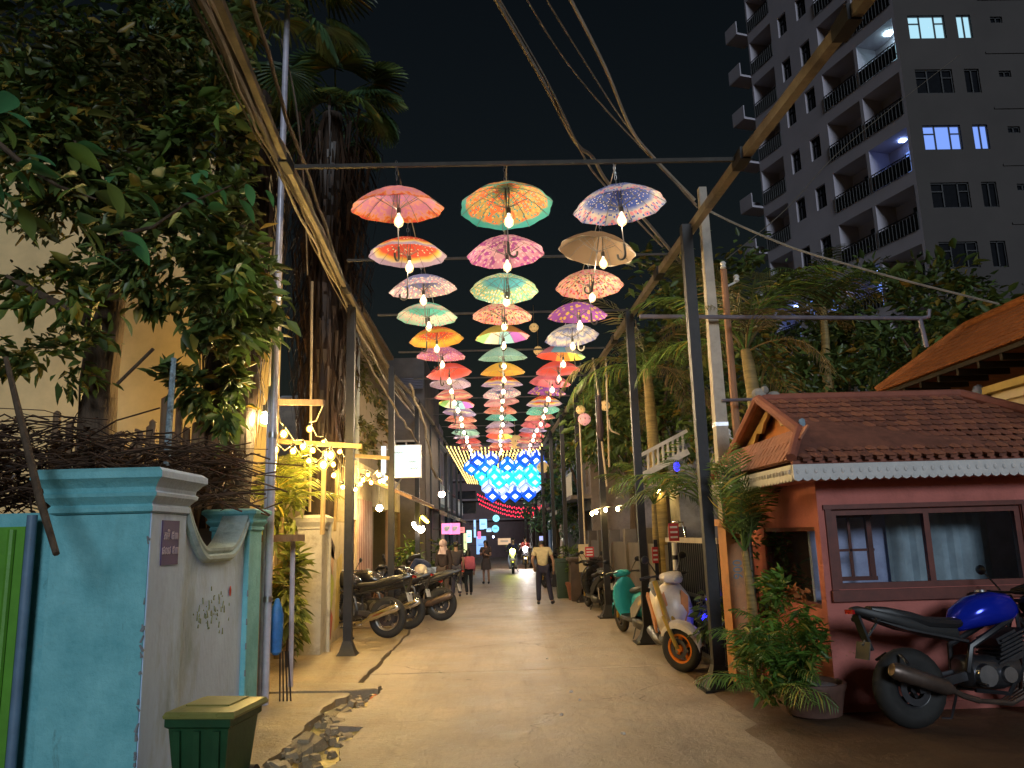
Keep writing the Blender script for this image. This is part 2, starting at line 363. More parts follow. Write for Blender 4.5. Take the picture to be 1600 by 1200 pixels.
# kerb of raised earth at the booth side
b = MB(); rows = []
for k in range(40):
    y = 2.5+k*0.2
    xl = 2.72 if y < 7.4 else 2.35+0.1*mnoise.noise(V((y, 5, 5)))
    if y < 7.4: xl = 2.2-0.35*max(0, 6.2-y)*0.5+0.08*mnoise.noise(V((y*2, 5, 5)))
    rows.append([V((xl-0.12, y, -0.02)), V((xl, y, 0.016)), V((xl+0.15, y, 0.026+0.01*mnoise.noise(V((y*3, 1, 1))))), V((9.5, y, 0.03)), V((9.5, y, -0.1))])
b.loft([list(reversed(r)) for r in rows], False, False); struct(b.build('forecourt', roadmat('forecourt_earth', (0.13, 0.078, 0.042), (0.08, 0.05, 0.028)), None, 40))
litter_m = mat('pale_paper', (0.6, 0.56, 0.5), 0.7)
for k, (px, w) in enumerate((((0.78, 9.2), .05), ((0.58, 8.1), .045), ((1.06, 7.3), .05), ((0.83, 8.75), .03), ((0.66, 11.6), .035))):
    b = MB(); b.box((0, 0, 0.012), (w, w*0.6, 0.018), rz(k), 0.6)
    tag(b.build('paper_scrap', litter_m, loc=(px[0], px[1], 0.0)), 'small pale scrap of paper on the tan road, '+('nearest the slab joint', 'second nearest the camera', 'nearest the camera', 'beside a larger scrap', 'beyond the slab joint')[k], 'litter', 'paper scraps on the road')

# ------------------------------------------------------------------ teal boundary wall on the left
def tealmat():
    m, N, L, P = nt('teal_painted_plaster'); P.inputs['Roughness'].default_value = 0.75
    tc = N.new('ShaderNodeTexCoord'); mp = N.new('ShaderNodeMapping'); mp.inputs['Scale'].default_value = (1, 1, 0.35); L.new(tc.outputs['Object'], mp.inputs[0])
    def noise(sc, src, d=8, r=0.7):
        n = N.new('ShaderNodeTexNoise'); n.inputs['Scale'].default_value = sc; n.inputs['Detail'].default_value = d; n.inputs['Roughness'].default_value = r; L.new(src, n.inputs['Vector']); return n.outputs['Fac']
    def rmp(f, a, b, c0, c1):
        r = N.new('ShaderNodeValToRGB'); L.new(f, r.inputs[0]); r.color_ramp.elements[0].position = a; r.color_ramp.elements[1].position = b
        r.color_ramp.elements[0].color = c4(c0); r.color_ramp.elements[1].color = c4(c1); return r.outputs[0]
    def mix(f, a, b):
        x = N.new('ShaderNodeMix'); x.data_type = 'RGBA'; L.new(f, x.inputs[0]); L.new(a, x.inputs[6])
        if isinstance(b, tuple): x.inputs[7].default_value = c4(b)
        else: L.new(b, x.inputs[7])
        return x.outputs[2]
    base = rmp(noise(2.6, tc.outputs['Object']), 0.35, 0.68, (0.13, 0.43, 0.48), (0.25, 0.63, 0.68))
    base = mix(rmp(noise(1.6, mp.outputs[0]), 0.52, 0.72, (0, 0, 0), (0.75, 0.75, 0.75)), base, (0.11, 0.30, 0.30))
    base = mix(rmp(noise(13, tc.outputs['Object'], 10, .8), 0.60, 0.68, (0, 0, 0), (0.6, 0.6, 0.6)), base, (0.30, 0.52, 0.52))
    base = mix(rmp(noise(5, mp.outputs[0]), 0.62, 0.72, (0, 0, 0), (0.85, 0.85, 0.85)), base, (0.07, 0.15, 0.14))
    L.new(base, P.inputs['Base Color'])
    bp = N.new('ShaderNodeBump'); bp.inputs['Strength'].default_value = 0.6; bp.inputs['Distance'].default_value = 0.025; L.new(noise(16, tc.outputs['Object'], 8), bp.inputs['Height']); L.new(bp.outputs[0], P.inputs['Normal'])
    return m
teal = tealmat()
whitewash = mat('whitewashed_plaster', (0.50, 0.66, 0.94), 0.8, 0, 0.12, 2.2, 0.5, 24, dirt=(0.31, 0.42, 0.52), dscale=1.7, stretch=(1, 1, 0.45))
def cap(b, c, w, d, z, hs):
    for dz, e, h in hs: b.box((c[0], c[1], z+dz+h/2), (w+2*e, d+2*e, h), None, 1.0)
wl_ = thing('boundary_wall', 'teal painted boundary wall with tall capped pillars and a scooped white panel', 'wall', (-2.5, 5.75, 0))
def capprof(name, cx, cy, w, d, z, k):
    b = MB(); prof = [(0.0, 0.0), (0.03, 0.015), (0.03, 0.05), (0.015, 0.07), (0.04, 0.10), (0.07, 0.13), (0.075, 0.155), (0.055, 0.17), (0.06, 0.20), (0.10, 0.25), (0.13, 0.27), (0.13, 0.32), (0.09, 0.35)]
    rings = [[V((cx-w/2-e*k, cy-d/2-e*k, z+h*k)), V((cx+w/2+e*k, cy-d/2-e*k, z+h*k)), V((cx+w/2+e*k, cy+d/2+e*k, z+h*k)), V((cx-w/2-e*k, cy+d/2+e*k, z+h*k))] for e, h in prof]
    b.loft(rings, True); b.m = [1 if (i < 4*(len(prof)-1) and i % 4 == 1 and k > .8) else 0 for i in range(len(b.f))]; return b.build(name, [teal, whitewash], wl_, 20)
# front pillar: teal front, whitewashed road side set 3 mm proud
b = MB(); b.bbox((-0.69, 0, 0), (0.0, 0.66, 1.97)); b.build('pillar', teal, wl_, 20)
b = MB(); b.bbox((0.0, 0.012, 0), (0.008, 0.655, 1.972)); b.build('plaster_face', whitewash, wl_, 20)
cp = capprof('pillar_cap', -0.345, 0.33, 0.69, 0.66, 1.975, 0.92)
# scooped panel between the pillars
b = MB(); n = 28; y0, y1 = 0.66, 2.26; top = []; 
for k in range(n+1):
    y = y0+(y1-y0)*k/n; t = abs(2*k/n-1); z = 1.58+0.30*max(0, (t-0.35)/0.65)**1.7*1.25
    top.append((y, z))
poly = [(y0, 0)]+[(y1, 0)]+list(reversed(top))
b.prism(poly, (-0.19, 0, 0), (0, 1, 0), (0, 0, 1), (1, 0, 0), 0.16); b.build('scooped_panel', whitewash, wl_, 30)
b = MB(); rings = []
for y, z in top: rings.append([V((x, y, z+q)) for x, q in ((-0.24, 0.0), (0.0, 0.0), (0.03, 0.03), (0.03, 0.06), (0.0, 0.075), (0.02, 0.10), (0.02, 0.125), (-0.24, 0.125))])
b.loft([list(reversed(r)) for r in rings], True); b.build('coping', [mat('pale_teal_coping', (0.42, 0.54, 0.55), 0.75, 0, 0.15, 5, 0.3, 30, dirt=(0.16, 0.22, 0.2))], wl_, 30)
# second pillar and the wall behind the gate
b = MB(); b.bbox((-0.36, 2.26, 0), (0.02, 2.66, 1.86)); b.build('pillar', teal, wl_, 20); capprof('pillar_cap', -0.17, 2.46, 0.38, 0.40, 1.86, 0.62)
b = MB(); b.bbox((-1.4, 0.1, 0), (-0.69, 0.26, 2.0)); b.build('panel', teal, wl_, 20)
# moss streaks: fine lichen growing on the scooped panel
moss = mat('wall_moss', (0.24, 0.29, 0.20), .9, 0, .5, 30); b = MB()
for k in range(48):
    y = 0.98+abs(random.gauss(0, .28))+random.choice((0, .12, .35)); z = random.gauss(1.14, .10); s_ = random.uniform(.005, .02)
    if y > 2.2: continue
    b.box((-0.026, y, z), (0.009, s_*.7, s_*random.uniform(1, 5)), M.Rotation(random.uniform(-.4, .4), 3, 'X'), random.uniform(.3, .9))
o = b.build('moss', moss, wl_); o['kind'] = 'stuff'
b = MB()
for k in range(30): z = random.uniform(.1, 1.9)*random.uniform(.6, 1); b.box((-0.004, -0.001, z), (random.uniform(.006, .022), random.uniform(.008, 0.02), random.uniform(.008, .06)), M.Rotation(random.uniform(-.6, .6), 3, 'Y') @ M.Rotation(random.uniform(-.4, .4), 3, 'X'), random.uniform(.3, .8))
for z in (0.5, 0.75, .98, 1.25): b.box((0.018, 2.262, z), (0.014, 0.014, .06), None, .7)
b.build('chipped_corner', mat('bare_cement', (0.20, 0.22, 0.24), 0.9), wl_, 20)
b = MB(); b.ell((-0.02, 1.86, 1.30), (.006, .025, .05), 8, 5); b.build('paint_splash', mat('red_paint', (0.6, 0.05, 0.03), 0.5), wl_)
# purple house plate with two lines of pale script
pl = thing('house_plate', 'small purple plate with two lines of pale script on the teal pillar', 'sign', (-2.489, 6.10, 1.76))
b = MB(); b.box((0, 0, 0), (0.008, 0.31, 0.33)); b.build('plate', mat('purple_enamel', (0.055, 0.03, 0.17), 0.45, 0, 0.15), pl, 20)
pale = mat('pale_lettering', (0.62, 0.52, 0.62), 0.5)
text('ភមិ ៥៣', 0.085, (0.0065, 0, 0.05), (R(90), 0, R(90)), pale, pl); text('ផលវ ៥៣', 0.085, (0.0065, 0, -0.06), (R(90), 0, R(90)), pale, pl)
# green metal gate at the far left edge
gt = thing('metal_gate', 'bright green metal gate panel with ribs beside the teal wall', 'gate', (-3.79, 5.70, 0))
gm = mat('green_gate_paint', (0.10, 0.30, 0.03), 0.45, 0, 0.2, 3, 0.1, 20)
b = MB(); b.bbox((-0.5, 0, 0.05), (0.44, 0.03, 1.90)); b.build('sheet', gm, gt, 20)
for k in range(6): b = MB(); b.cyl((-0.42+k*.155, -0.012, 0.06), (-0.42+k*.155, -0.012, 1.88), .026, None, 8); b.build('rib', gm, gt)
b = MB(); b.cyl((0.47, 0.02, 0), (0.47, 0.02, 1.98), .035); b.build('gate_post', mat('blue_grey_post', (0.12, 0.2, 0.3), .5), gt)

# ------------------------------------------------------------------ steel frame over the street: posts, beams, cross bars
def zc(y): return 2.50-0.02*max(0, y-8.7) if y > 8.7 else 2.50+0.06*(8.7-y)
HB = 5.45
post_m = mat('dark_post_paint', (0.016, 0.015, 0.017), 0.5, 0.0, 0.35, 7, 0.1, 30, spec=.3)
dark_beam_m = mat('dark_bar_paint', (0.05, 0.042, 0.034), .6, 0, .4, 5, spec=.25)
beam_m = mat('beam_paint', (0.20, 0.165, 0.12), 0.5, 0.2, 0.35, 5, 0.1, 30, dirt=(0.08, 0.06, 0.045))
def post(x, y, label, grp, w=0.125, h=HB):
    t = thing('steel_post', label, 'post', (x, y, 0), 0, grp)
    b = MB(); b.box((0, 0, h/2+.03), (w, w, h-.06)); b.build('tube', post_m, t, 20)
    b = MB(); b.box((0, 0, 0.012), (0.42, 0.42, 0.024)); 
    b.loft([[V((a*s_, c*s_, z)) for a, c in ((-1, -1), (1, -1), (1, 1), (-1, 1))] for s_, z in ((0.17, .024), (0.11, .12), (0.066, .26))]); b.build('flared_foot', post_m, t, 20)
    for a in (-.16, .16):
        b = MB(); b.cyl((a, -.16, .02), (a, -.16, .05), .016, None, 6); b.build('anchor_bolt', steel, t)
    return t
ordn = ['first', 'second', 'third', 'fourth', 'fifth', 'sixth', 'seventh', 'eighth', 'ninth', 'tenth', 'eleventh', 'twelfth', 'thirteenth', 'fourteenth', 'fifteenth', 'sixteenth', 'seventeenth', 'eighteenth', 'nineteenth', 'twentieth', 'twenty-first', 'twenty-second']
RP = [9.1, 12.9, 16.8, 20.7, 24.6, 28.6, 33, 37.5, 42, 47]
LP = [12.2, 16.9, 22.2, 26.2, 30, 34, 38, 42.5, 47]
for i, y in enumerate(RP):
    post(zc(y)-.07, y, 'dark square steel post, '+ordn[i]+' from the front on the booth side of the street' if i else 'dark square steel post between the orange gatepost and the orange-wheeled scooter', 'steel posts on the booth side')
for i, y in enumerate(LP):
    post(-2.32+.004*y, y, 'dark square steel post, '+ordn[i]+' from the front on the parked motorcycle side' if i else 'dark square steel post with flared foot in front of the parked motorcycles', 'steel posts on the motorcycle side')
def sections(pts, label, name='overhead_beam', w=.085, h=.10):
    t = thing(name, label, 'beam', pts[0])
    for p, q in zip(pts[:-1], pts[1:]):
        b = MB(); d = (V(q)-V(p)).normalized()*.004; b.beam(V(p)-V(pts[0])+d, V(q)-V(pts[0])-d, w, h); b.build('section', beam_m, t, 20)
    for p in pts[1:-1]:
        b = MB(); b.box(V(p)-V(pts[0]), (w+.03, .28, h+.03)); b.build('splice_plate', post_m, t, 20)
    return t
sections([(zc(y), y, HB) for y in (-1, 2.2, 5.2, 7.35, 10.9, 14.8, 18.7, 24, 30, 38, 48)], 'long square steel beam running above the booth side of the street')
sections([(-1.82,4.49,5.45), (-2.02,7.28,5.45), (-2.19,11.28,5.45), (-2.34,17.55,5.45), (-2.12, 21.6, HB), (-2.05, 26.2, HB), (-2.0, 31, HB), (-1.95, 38, HB), (-1.9, 48, HB)], 'long square steel beam under the cable bundle above the motorcycle side', 'overhead_beam', .055, .07)
bary = [7.4, 10.15, 12.85, 15.6, 18.4, 21.2, 24, 26.8, 29.6, 32.4]
for i, y in enumerate(bary):
    b = MB(); b.beam((-2.0+.004*y, 0, 0), (zc(y)-.05, 0, 0), .034 if i == 0 else .026, .04 if i == 0 else .03)
    o = b.build('cross_bar', dark_beam_m, None, 20, loc=(0, y, HB+.02))
    tag(o, 'thin steel cross bar spanning the street above the umbrellas, '+ordn[i]+' from the front', 'bar', 'cross bars above the umbrellas')

# ------------------------------------------------------------------ hanging umbrellas, each with a lit bulb under it
Rd = (.50, .07, .05); Pk = (.52, .20, .27); Or = (.55, .22, .05); Ye = (.56, .40, .08); Tq = (.10, .42, .42); Bl = (.06, .10, .42); Lv = (.34, .28, .48)
Pu = (.26, .09, .40); Cr = (.56, .48, .36); Mv = (.42, .17, .34); Gy = (.34, .32, .34); Gn = (.20, .44, .18); Br = (.17, .125, .09); Wh = (.58, .54, .48); Dk = (.10, .06, .07)
F = {
 'streak': fabric('cloth_pink_streaks', [(0, Cr), (.25, Pk), (.45, (.40, .20, .42)), (.55, (.55, .26, .2)), (.70, Mv), (.86, (.52, .25, .25)), (.90, Or), (1, Rd)], None, .75, 24, True),
 'melon': fabric('cloth_melon', [(0, Rd), (.70, Rd), (.77, Ye), (.84, Cr), (.87, Lv), (1, Lv)], [(Cr, 17, .17, .12, .70)], .05),
 'bluefloral': fabric('cloth_blue_floral', [(0, (.20, .20, .40)), (.62, (.13, .15, .38)), (.72, (.32, .32, .48)), (1, (.38, .35, .48))], [(Pk, 24, .28, .66, .98), (Wh, 20, .26, .62, 1)], .2),
 'turqfloral': fabric('cloth_turquoise_pink', [(0, Tq), (.62, Tq), (.72, Wh), (1, Tq)], [(Pk, 20, .22, .62, 1)], .1),
 'sunset': fabric('cloth_orange', [(0, Or), (.4, Rd), (.62, Rd), (.7, Or), (.82, Ye), (1, Or)], [(Ye, 22, .16, .3, .8)], .1),
 'mauve': fabric('cloth_mauve', [(0, Mv), (.5, Pk), (.75, Mv), (1, Pk)], [(Pu, 14, .20, .1, 1), (Wh, 21, .14, .2, 1)], .3),
 'red': fabric('cloth_red', [(0, Rd), (.8, (.55, .10, .09)), (1, Pk)], None, .02),
 'greylav': fabric('cloth_grey_lavender', [(0, (.3, .24, .34)), (.6, (.36, .30, .38)), (1, Lv)], [(Dk, 20, .16, .4, 1)], .3),
 'pinkred': fabric('cloth_pink_red', [(0, (.5, .14, .14)), (.75, (.55, .2, .2)), (.82, Cr), (.9, Pk), (1, Pk)], None, .05),
 'lav': fabric('cloth_lavender', [(0, Lv), (.55, (.3, .22, .46)), (.7, Wh), (.8, Lv), (1, (.24, .2, .5))], [(Wh, 19, .18, .2, .8)], .1),
 'orflor': fabric('cloth_orange_teal_floral', [(0, Tq), (.15, (.30, .30, .14)), (.45, (.36, .32, .13)), (.84, (.44, .30, .12)), (.88, (.07, .34, .36)), (1, (.04, .30, .34))], [((.56, .13, .05), 9, .40, .18, .86), ((.62, .30, .10), 19, .22, .2, .84), ((.05, .24, .26), 24, .22, .2, .84)], .14),
 'pinkleaf': fabric('cloth_pink_lilac', [(0, (.5, .26, .4)), (.6, (.52, .32, .4)), (1, Mv)], [((.26, .05, .25), 13, .34, .1, 1), ((.50, .30, .38), 17, .22, .2, 1)], .4),
 'turqleaf': fabric('cloth_turquoise_leaf', [(0, (.12, .38, .48)), (.5, (.08, .36, .52)), (.68, (.25, .46, .35)), (1, (.2, .48, .44))], [(Ye, 26, .26, .62, 1), (Wh, 19, .22, .6, 1)], .25),
 'creamfl': fabric('cloth_cream_floral', [(0, Cr), (.7, Cr), (1, (.54, .36, .30))], [(Pk, 14, .34, .2, 1), (Dk, 11, .18, .1, .9), (Rd, 21, .22, .3, 1)], .2),
 'tealgrey': fabric('cloth_teal_grey', [(0, (.20, .34, .32)), (.6, (.26, .42, .40)), (1, (.22, .4, .42))], [((.12, .28, .28), 18, .2, .2, 1)], .3),
 'gold': fabric('cloth_gold', [(0, (.50, .34, .08)), (.6, Ye), (1, (.54, .33, .1))], [(Or, 18, .16, .4, 1)], .2),
 'bluewave': fabric('cloth_blue_wave', [(0, Lv), (.4, (.2, .24, .5)), (.55, Wh), (.65, (.2, .25, .48)), (.8, Wh), (1, Bl)], None, .45, 14),
 'pinkgrey': fabric('cloth_pink_grey', [(0, (.44, .28, .30)), (.5, Wh), (.6, Pk), (.75, (.4, .3, .34)), (1, Pk)], None, .25),
 'bluedot': fabric('cloth_blue_dots_floral', [(0, (.07, .10, .34)), (.66, (.05, .10, .38)), (.72, (.24, .28, .5)), (.78, Wh), (.92, (.42, .44, .56)), (1, (.16, .22, .52))], [(Wh, 26, .16, .1, .68), (Pk, 15, .30, .76, .99), (Bl, 22, .22, .74, 1)], .10),
 'brown': fabric('cloth_brown', [(0, Br), (.95, (.21, .155, .11)), (.97, Wh), (1, Wh)], None, .0),
 'purpgold': fabric('cloth_purple_gold', [(0, Pu), (1, (.30, .10, .46))], [(Ye, 11, .26, .3, .95)], .05),
 'pink': fabric('cloth_pink', [(0, (.55, .22, .26)), (1, (.57, .16, .24))], None, .05),
 'teal': fabric('cloth_plain_teal', [(0, (.16, .4, .36)), (1, (.14, .44, .44))], [(Wh, 20, .14, .5, 1)], .1),
 'coral': fabric('cloth_coral', [(0, (.5, .18, .13)), (.7, (.56, .15, .1)), (1, (.5, .3, .3))], [(Cr, 22, .15, .4, .9)], .2),
}
GORE = {n: mat('cloth_gore_'+n, c, 0.7, 0, 0.08, 6, spec=.2) for n, c in dict(red=Rd, orange=Or, yellow=Ye, green=Gn, sky=(.2, .42, .55), blue=Bl, violet=Pu, white=Wh, grey=(.4, .44, .36), pink=Pk).items()}
RB1 = ['yellow', 'yellow', 'orange', 'red', 'pink', 'violet', 'sky', 'white', 'green', 'yellow']
RB2 = ['pink', 'sky', 'white', 'grey', 'green', 'yellow', 'orange', 'red', 'red', 'violet']
canopy_cache = {}
def canopy_mesh(key):
    if key in canopy_cache: return canopy_cache[key]
    b = MB(); G, SUB, NR = 10, 4, 6; Rr, H = .465, .225
    mats_ = [GORE[x] for x in (RB1 if key == 'rainbow' else RB2)] if key.startswith('rainbow') else [F[key]]
    rings = []
    for i in range(NR+1):
        r = i/NR; ring = []
        for j in range(G*SUB):
            t = (j % SUB)/SUB; bow = 1-abs(2*t-1)
            rr = Rr*r*(1-.055*bow*r**1.5); z = -H*(r**1.9)*1.0+H*.09*bow*r*(1-r)*(-1)
            a = 2*PI*j/(G*SUB); ring.append(V((rr*math.cos(a), rr*math.sin(a), z)))
        rings.append(ring)
    n = G*SUB; vs = [V((0, 0, 0.004))]+[p for r_ in rings[1:] for p in r_]
    base = len(b.v); b.v.extend(tuple(p) for p in vs)
    for j in range(n):
        b.f.append((0, 1+(j+1) % n, 1+j)); b.m.append((j//SUB) % len(mats_))
        for i in range(NR-1): b.f.append((1+i*n+j, 1+i*n+(j+1) % n, 1+(i+1)*n+(j+1) % n, 1+(i+1)*n+j)); b.m.append((j//SUB) % len(mats_))
    canopy_cache[key] = b.mesh('canopy', mats_, 60); return canopy_cache[key]
b = MB()
for k in range(10):
    a = 2*PI*k/10; b.tube([(.465*r*math.cos(a), .465*r*math.sin(a), -.225*r**1.9-.006) for r in (.02, .35, .7, 1.0)], .0032, 4)
    b.tube([(.012*math.cos(a), .012*math.sin(a), -.22), (.24*math.cos(a), .24*math.sin(a), -.225*(.52**1.9)-.008)], .0028, 4)
ribs_me = b.mesh('ribs', dsteel)
b = MB(); b.tube([(0, 0, .07), (0, 0, -.62)], .006, 6); b.tube([(0, 0, .075), (0, 0, .02)], [.004, .011], 6); b.tube([(0, 0, -.20), (0, 0, -.25)], .012, 6); shaft_me = b.mesh('shaft', dsteel)
def handle_me(m):
    b = MB(); b.tube([(0, 0, -.60), (0, 0, -.70)]+[(.045-.045*math.cos(a), 0, -.70-.05*math.sin(a)) for a in [PI*k/7 for k in range(1, 8)]]+[(.09, 0, -.685)], .012, 6); return b.mesh('handle', m)
h_dark = handle_me(plastic); h_white = handle_me(mat('white_handle', (.6, .56, .48), .4))
b = MB()
for k in range(4):
    z = .10+k*.05; a = (k % 2)*PI/2
    b.tube([(math.cos(a)*.012*math.cos(t), math.sin(a)*.012*math.cos(t), z+.03*math.sin(t)) for t in [2*PI*q/8 for q in range(9)]], .0035, 4, False)
chain_me = b.mesh('chain', steel)
b = MB(); b.lathe([(.010, .05), (.022, .035), (.042, .0), (.050, -.03), (.040, -.066), (.012, -.088)], 10, None, True); glass_me = b.mesh('glass_bulb', warm_shell); b = MB(); b.ell((0, 0, -.02), (.026, .026, .034), 8, 6); fil_me = b.mesh('filament', warm_bulb)
b = MB(); b.lathe([(.012, .125), (.022, .115), (.022, .055), (.014, .05)], 8, None, True); socket_me = b.mesh('socket', plastic)
b = MB(); b.tube([(0, 0, .12), (.01, .02, .30), (0, .055, .52)], .005, 4); flex_me = b.mesh('flex', plastic)
DESC = {'streak': 'mauve and pink streaked umbrella with orange rim', 'melon': 'red umbrella with pale dots and a yellow and lavender rim', 'bluefloral': 'slate blue umbrella with pale flowered rim', 'turqfloral': 'turquoise umbrella with pink flowered rim',
 'sunset': 'orange umbrella with red middle', 'mauve': 'mauve mottled umbrella', 'red': 'plain red umbrella', 'greylav': 'dusky grey lavender umbrella', 'pinkred': 'pinkish red umbrella with pale band', 'lav': 'lavender umbrella with white ring',
 'orflor': 'orange poppy umbrella with teal rim', 'pinkleaf': 'pink umbrella with purple leaf print', 'turqleaf': 'turquoise umbrella with yellow green leafy rim', 'creamfl': 'cream umbrella printed with pink flowers', 'tealgrey': 'grey teal leaf print umbrella', 'gold': 'golden yellow umbrella',
 'bluewave': 'blue and white wave print umbrella', 'pinkgrey': 'pink and grey ringed umbrella', 'bluedot': 'dark blue dotted umbrella with flowered rim', 'brown': 'plain brown umbrella with white edge', 'purpgold': 'purple umbrella with gold flowers', 'pink': 'plain pink umbrella', 'teal': 'pale teal umbrella', 'coral': 'coral red umbrella', 'rainbow': 'rainbow panelled umbrella', 'rainbow2': 'pastel rainbow panelled umbrella'}
ROWS = {
 'left': (-0.955, ['streak', 'melon', 'bluefloral', 'turqfloral', 'sunset', 'mauve', 'red', 'greylav', 'pinkred', 'rainbow', 'lav', 'coral', 'pinkred', 'tealgrey', 'greylav', 'red', 'pinkgrey', 'coral']),
 'middle': (0.17, ['orflor', 'pinkleaf', 'turqleaf', 'creamfl', 'rainbow', 'tealgrey', 'gold', 'melon', 'bluefloral', 'pinkgrey', 'coral', 'teal', 'greylav', 'pinkgrey', 'rainbow2', 'lav', 'coral', 'red']),
 'right': (1.30, ['bluedot', 'brown', 'creamfl', 'purpgold', 'bluewave', 'rainbow2', 'red', 'pink', 'purpgold', 'melon', 'teal', 'coral', 'pink', 'lav', 'red', 'pinkred', 'greylav', 'pinkgrey'])}
for row, (x0, keys) in ROWS.items():
    for i, k in enumerate(keys):
        y = 7.42+1.345*i; x = x0+random.uniform(-.035, .035)-(0.004*i if row == 'right' else 0); z = 5.21+random.uniform(-.03, .03)
        sc = 1.0 if i else 1.02
        lab = DESC[k]+', '+ordn[i]+' in the '+row+' row'
        t = thing('umbrella', lab, 'umbrella', (x, y, z), 0, 'umbrellas hung in three rows over the street')
        tx, ty = random.uniform(-.09, .09), random.uniform(-.10, .06)
        if (row, i) in (('left', 0),): tx, ty = -.02, .10
        if (row, i) == ('right', 1): tx, ty = .05, -.16
        if (row, i) == ('middle', 0): tx, ty = -.10, .02
        if (row, i) == ('right', 0): tx, ty = -.06, .04
        t.rotation_euler = (tx, ty, random.uniform(0, 6.28)); t.scale = (sc, sc, sc)
        if k.startswith('rainbow'): t.rotation_euler.z = 3.6
        put('canopy', canopy_mesh(k), t); put('ribs', ribs_me, t); put('shaft', shaft_me, t)
        put('handle', h_white if (row, i) in (('right', 3), ('left', 6)) else h_dark, t)
        if i % 2 == 0 or i < 3: put('chain', chain_me, t)
        bt = thing('light_bulb', 'lit bulb under the '+DESC[k].replace(' umbrella', ' one', 1).split(' with ')[0]+', '+ordn[i]+' in the '+row+' row', 'bulb', (x+.025, y-.05, z-.36), 0, 'lit bulbs under the umbrellas')
        put('glass_bulb', glass_me, bt); put('filament', fil_me, bt); put('socket', socket_me, bt); put('flex', flex_me, bt)
for row, (x0, keys) in ROWS.items():
    pts = []
    for i in range(19):
        y = 7.42+1.345*i; pts.append((x0+.012, y, HB+.035)); pts.append((x0+.012, y+.67, HB-.01))
    b = MB(); b.tube(pts, .006, 4); tag(b.build('support_cable', cable_m), 'thin dark support cable above the '+row+' row of umbrellas', 'cable', 'support cables above the umbrella rows')

# ------------------------------------------------------------------ fairy light canopy and blue cube lanterns
for i in range(22):
    y = 31.6+i*1.05; sag = .10+.02*(i % 3); xa, xb = -2.05, zc(y)-.1
    t = thing('fairy_lights', 'string of tiny yellow lights across the street, '+ordn[i]+' beyond the umbrellas', 'string lights', (0, y, 5.36), 0, 'fairy light strings beyond the umbrellas')
    pts = [(xa+(xb-xa)*k/12, 0, -sag*4*(k/12)*(1-k/12)) for k in range(13)]
    b = MB(); b.tube(pts, .006, 3); b.build('wire', cable_l, t)
    b = MB()
    for k in range(26):
        u = (k+.5)/26; p = V((xa+(xb-xa)*u, 0, -sag*4*u*(1-u)-.07)); b.tube([p+V((0, 0, .07)), p+V((0.02, 0, 0)), p+V((.03, 0, -.055))], [.006, .026, .014], 5)
    o = b.build('lights', fairy_glow, t); o['kind'] = 'stuff'
cube_cols = {'deep blue': emit('lantern_deep_blue', (.008, .09, .80), 1.1), 'bright blue': emit('lantern_blue', (.01, .18, .95), 1.2), 'cyan': emit('lantern_cyan', (.02, .80, .80), 1.2), 'pale lavender': emit('lantern_lavender', (.45, .55, .95), 1.1)}
panel_w = emit('lantern_white_panel', (.85, .95, 1.0), 2.2); panel_p = emit('lantern_pale_panel', (.55, .85, .95), 1.3); edge_m = mat('lantern_edge', (.02, .06, .2), .5)
b = MB(); b.box((0, 0, 0), (.46, .46, .46)); 
cube_me = {k: b.mesh('body', m, 0) for k, m in cube_cols.items()}
def pan_mesh(m):
    b = MB()
    for ax in range(3):
        for s_ in (-1, 1):
            d = [.19, .19, .19]; d[ax] = .012; c = [0, 0, 0]; c[ax] = s_*.236; b.box(c, d)
    return b.mesh('pale_window', m, 0)
pan_me = {'w': pan_mesh(panel_w), 'p': pan_mesh(panel_p)}
b = MB(); q = .232
for a in (-q, q):
    for c in (-q, q): b.beam((a, c, -q), (a, c, q), .016, .016); b.beam((a, -q, c), (a, q, c), .016, .016); b.beam((-q, a, c), (q, a, c), .016, .016)
edge_me = b.mesh('edge_frame', edge_m, 0)
tilt = (M.Rotation(R(35.26), 3, 'X') @ M.Rotation(R(45), 3, 'Y')).to_euler()
lay = [('deep blue', 'w', 5.02, [-1.22, -.62, 0.85, 1.35]), ('bright blue', 'w', 4.72, [-1.5, -.9, .08, .62, 1.5]), ('cyan', 'p', 4.36, [-1.05, -.5, .05, .6, 1.1]), ('cyan', 'p', 4.06, [-.85, -.3, .3, .8, 1.25]), ('pale lavender', 'w', 3.78, [-.75, -.2, .3, .85, 1.2]), ('deep blue', 'w', 3.5, [-.6, -.1, .38, .95])]
nm_row = ['top', 'second', 'third', 'fourth', 'fifth', 'lowest']
for r_, (cn, pk, z, xs) in enumerate(lay):
    for j, x in enumerate(xs):
        yy = 34.3+.28*math.sin(j*2.1+r_)
        cs = 1.05 if r_ < 2 else 1.0
        t = thing('cube_lantern', cn+' glowing cube lantern in the '+nm_row[r_]+' tier, '+ordn[j]+' from the parked motorcycle side', 'lantern', (x+.42, yy, z), 0, 'glowing cube lanterns over the street'); t.scale = (cs, cs, 1)
        o = put('body', cube_me[cn], t, rot=tilt); put('pale_window', pan_me[pk], t, rot=tilt); put('edge_frame', edge_me, t, rot=tilt)
        b = MB(); b.tube([(0, 0, .39), (0, 0, 5.42-z)], .006, 4); b.build('hanging_wire', cable_m, t)
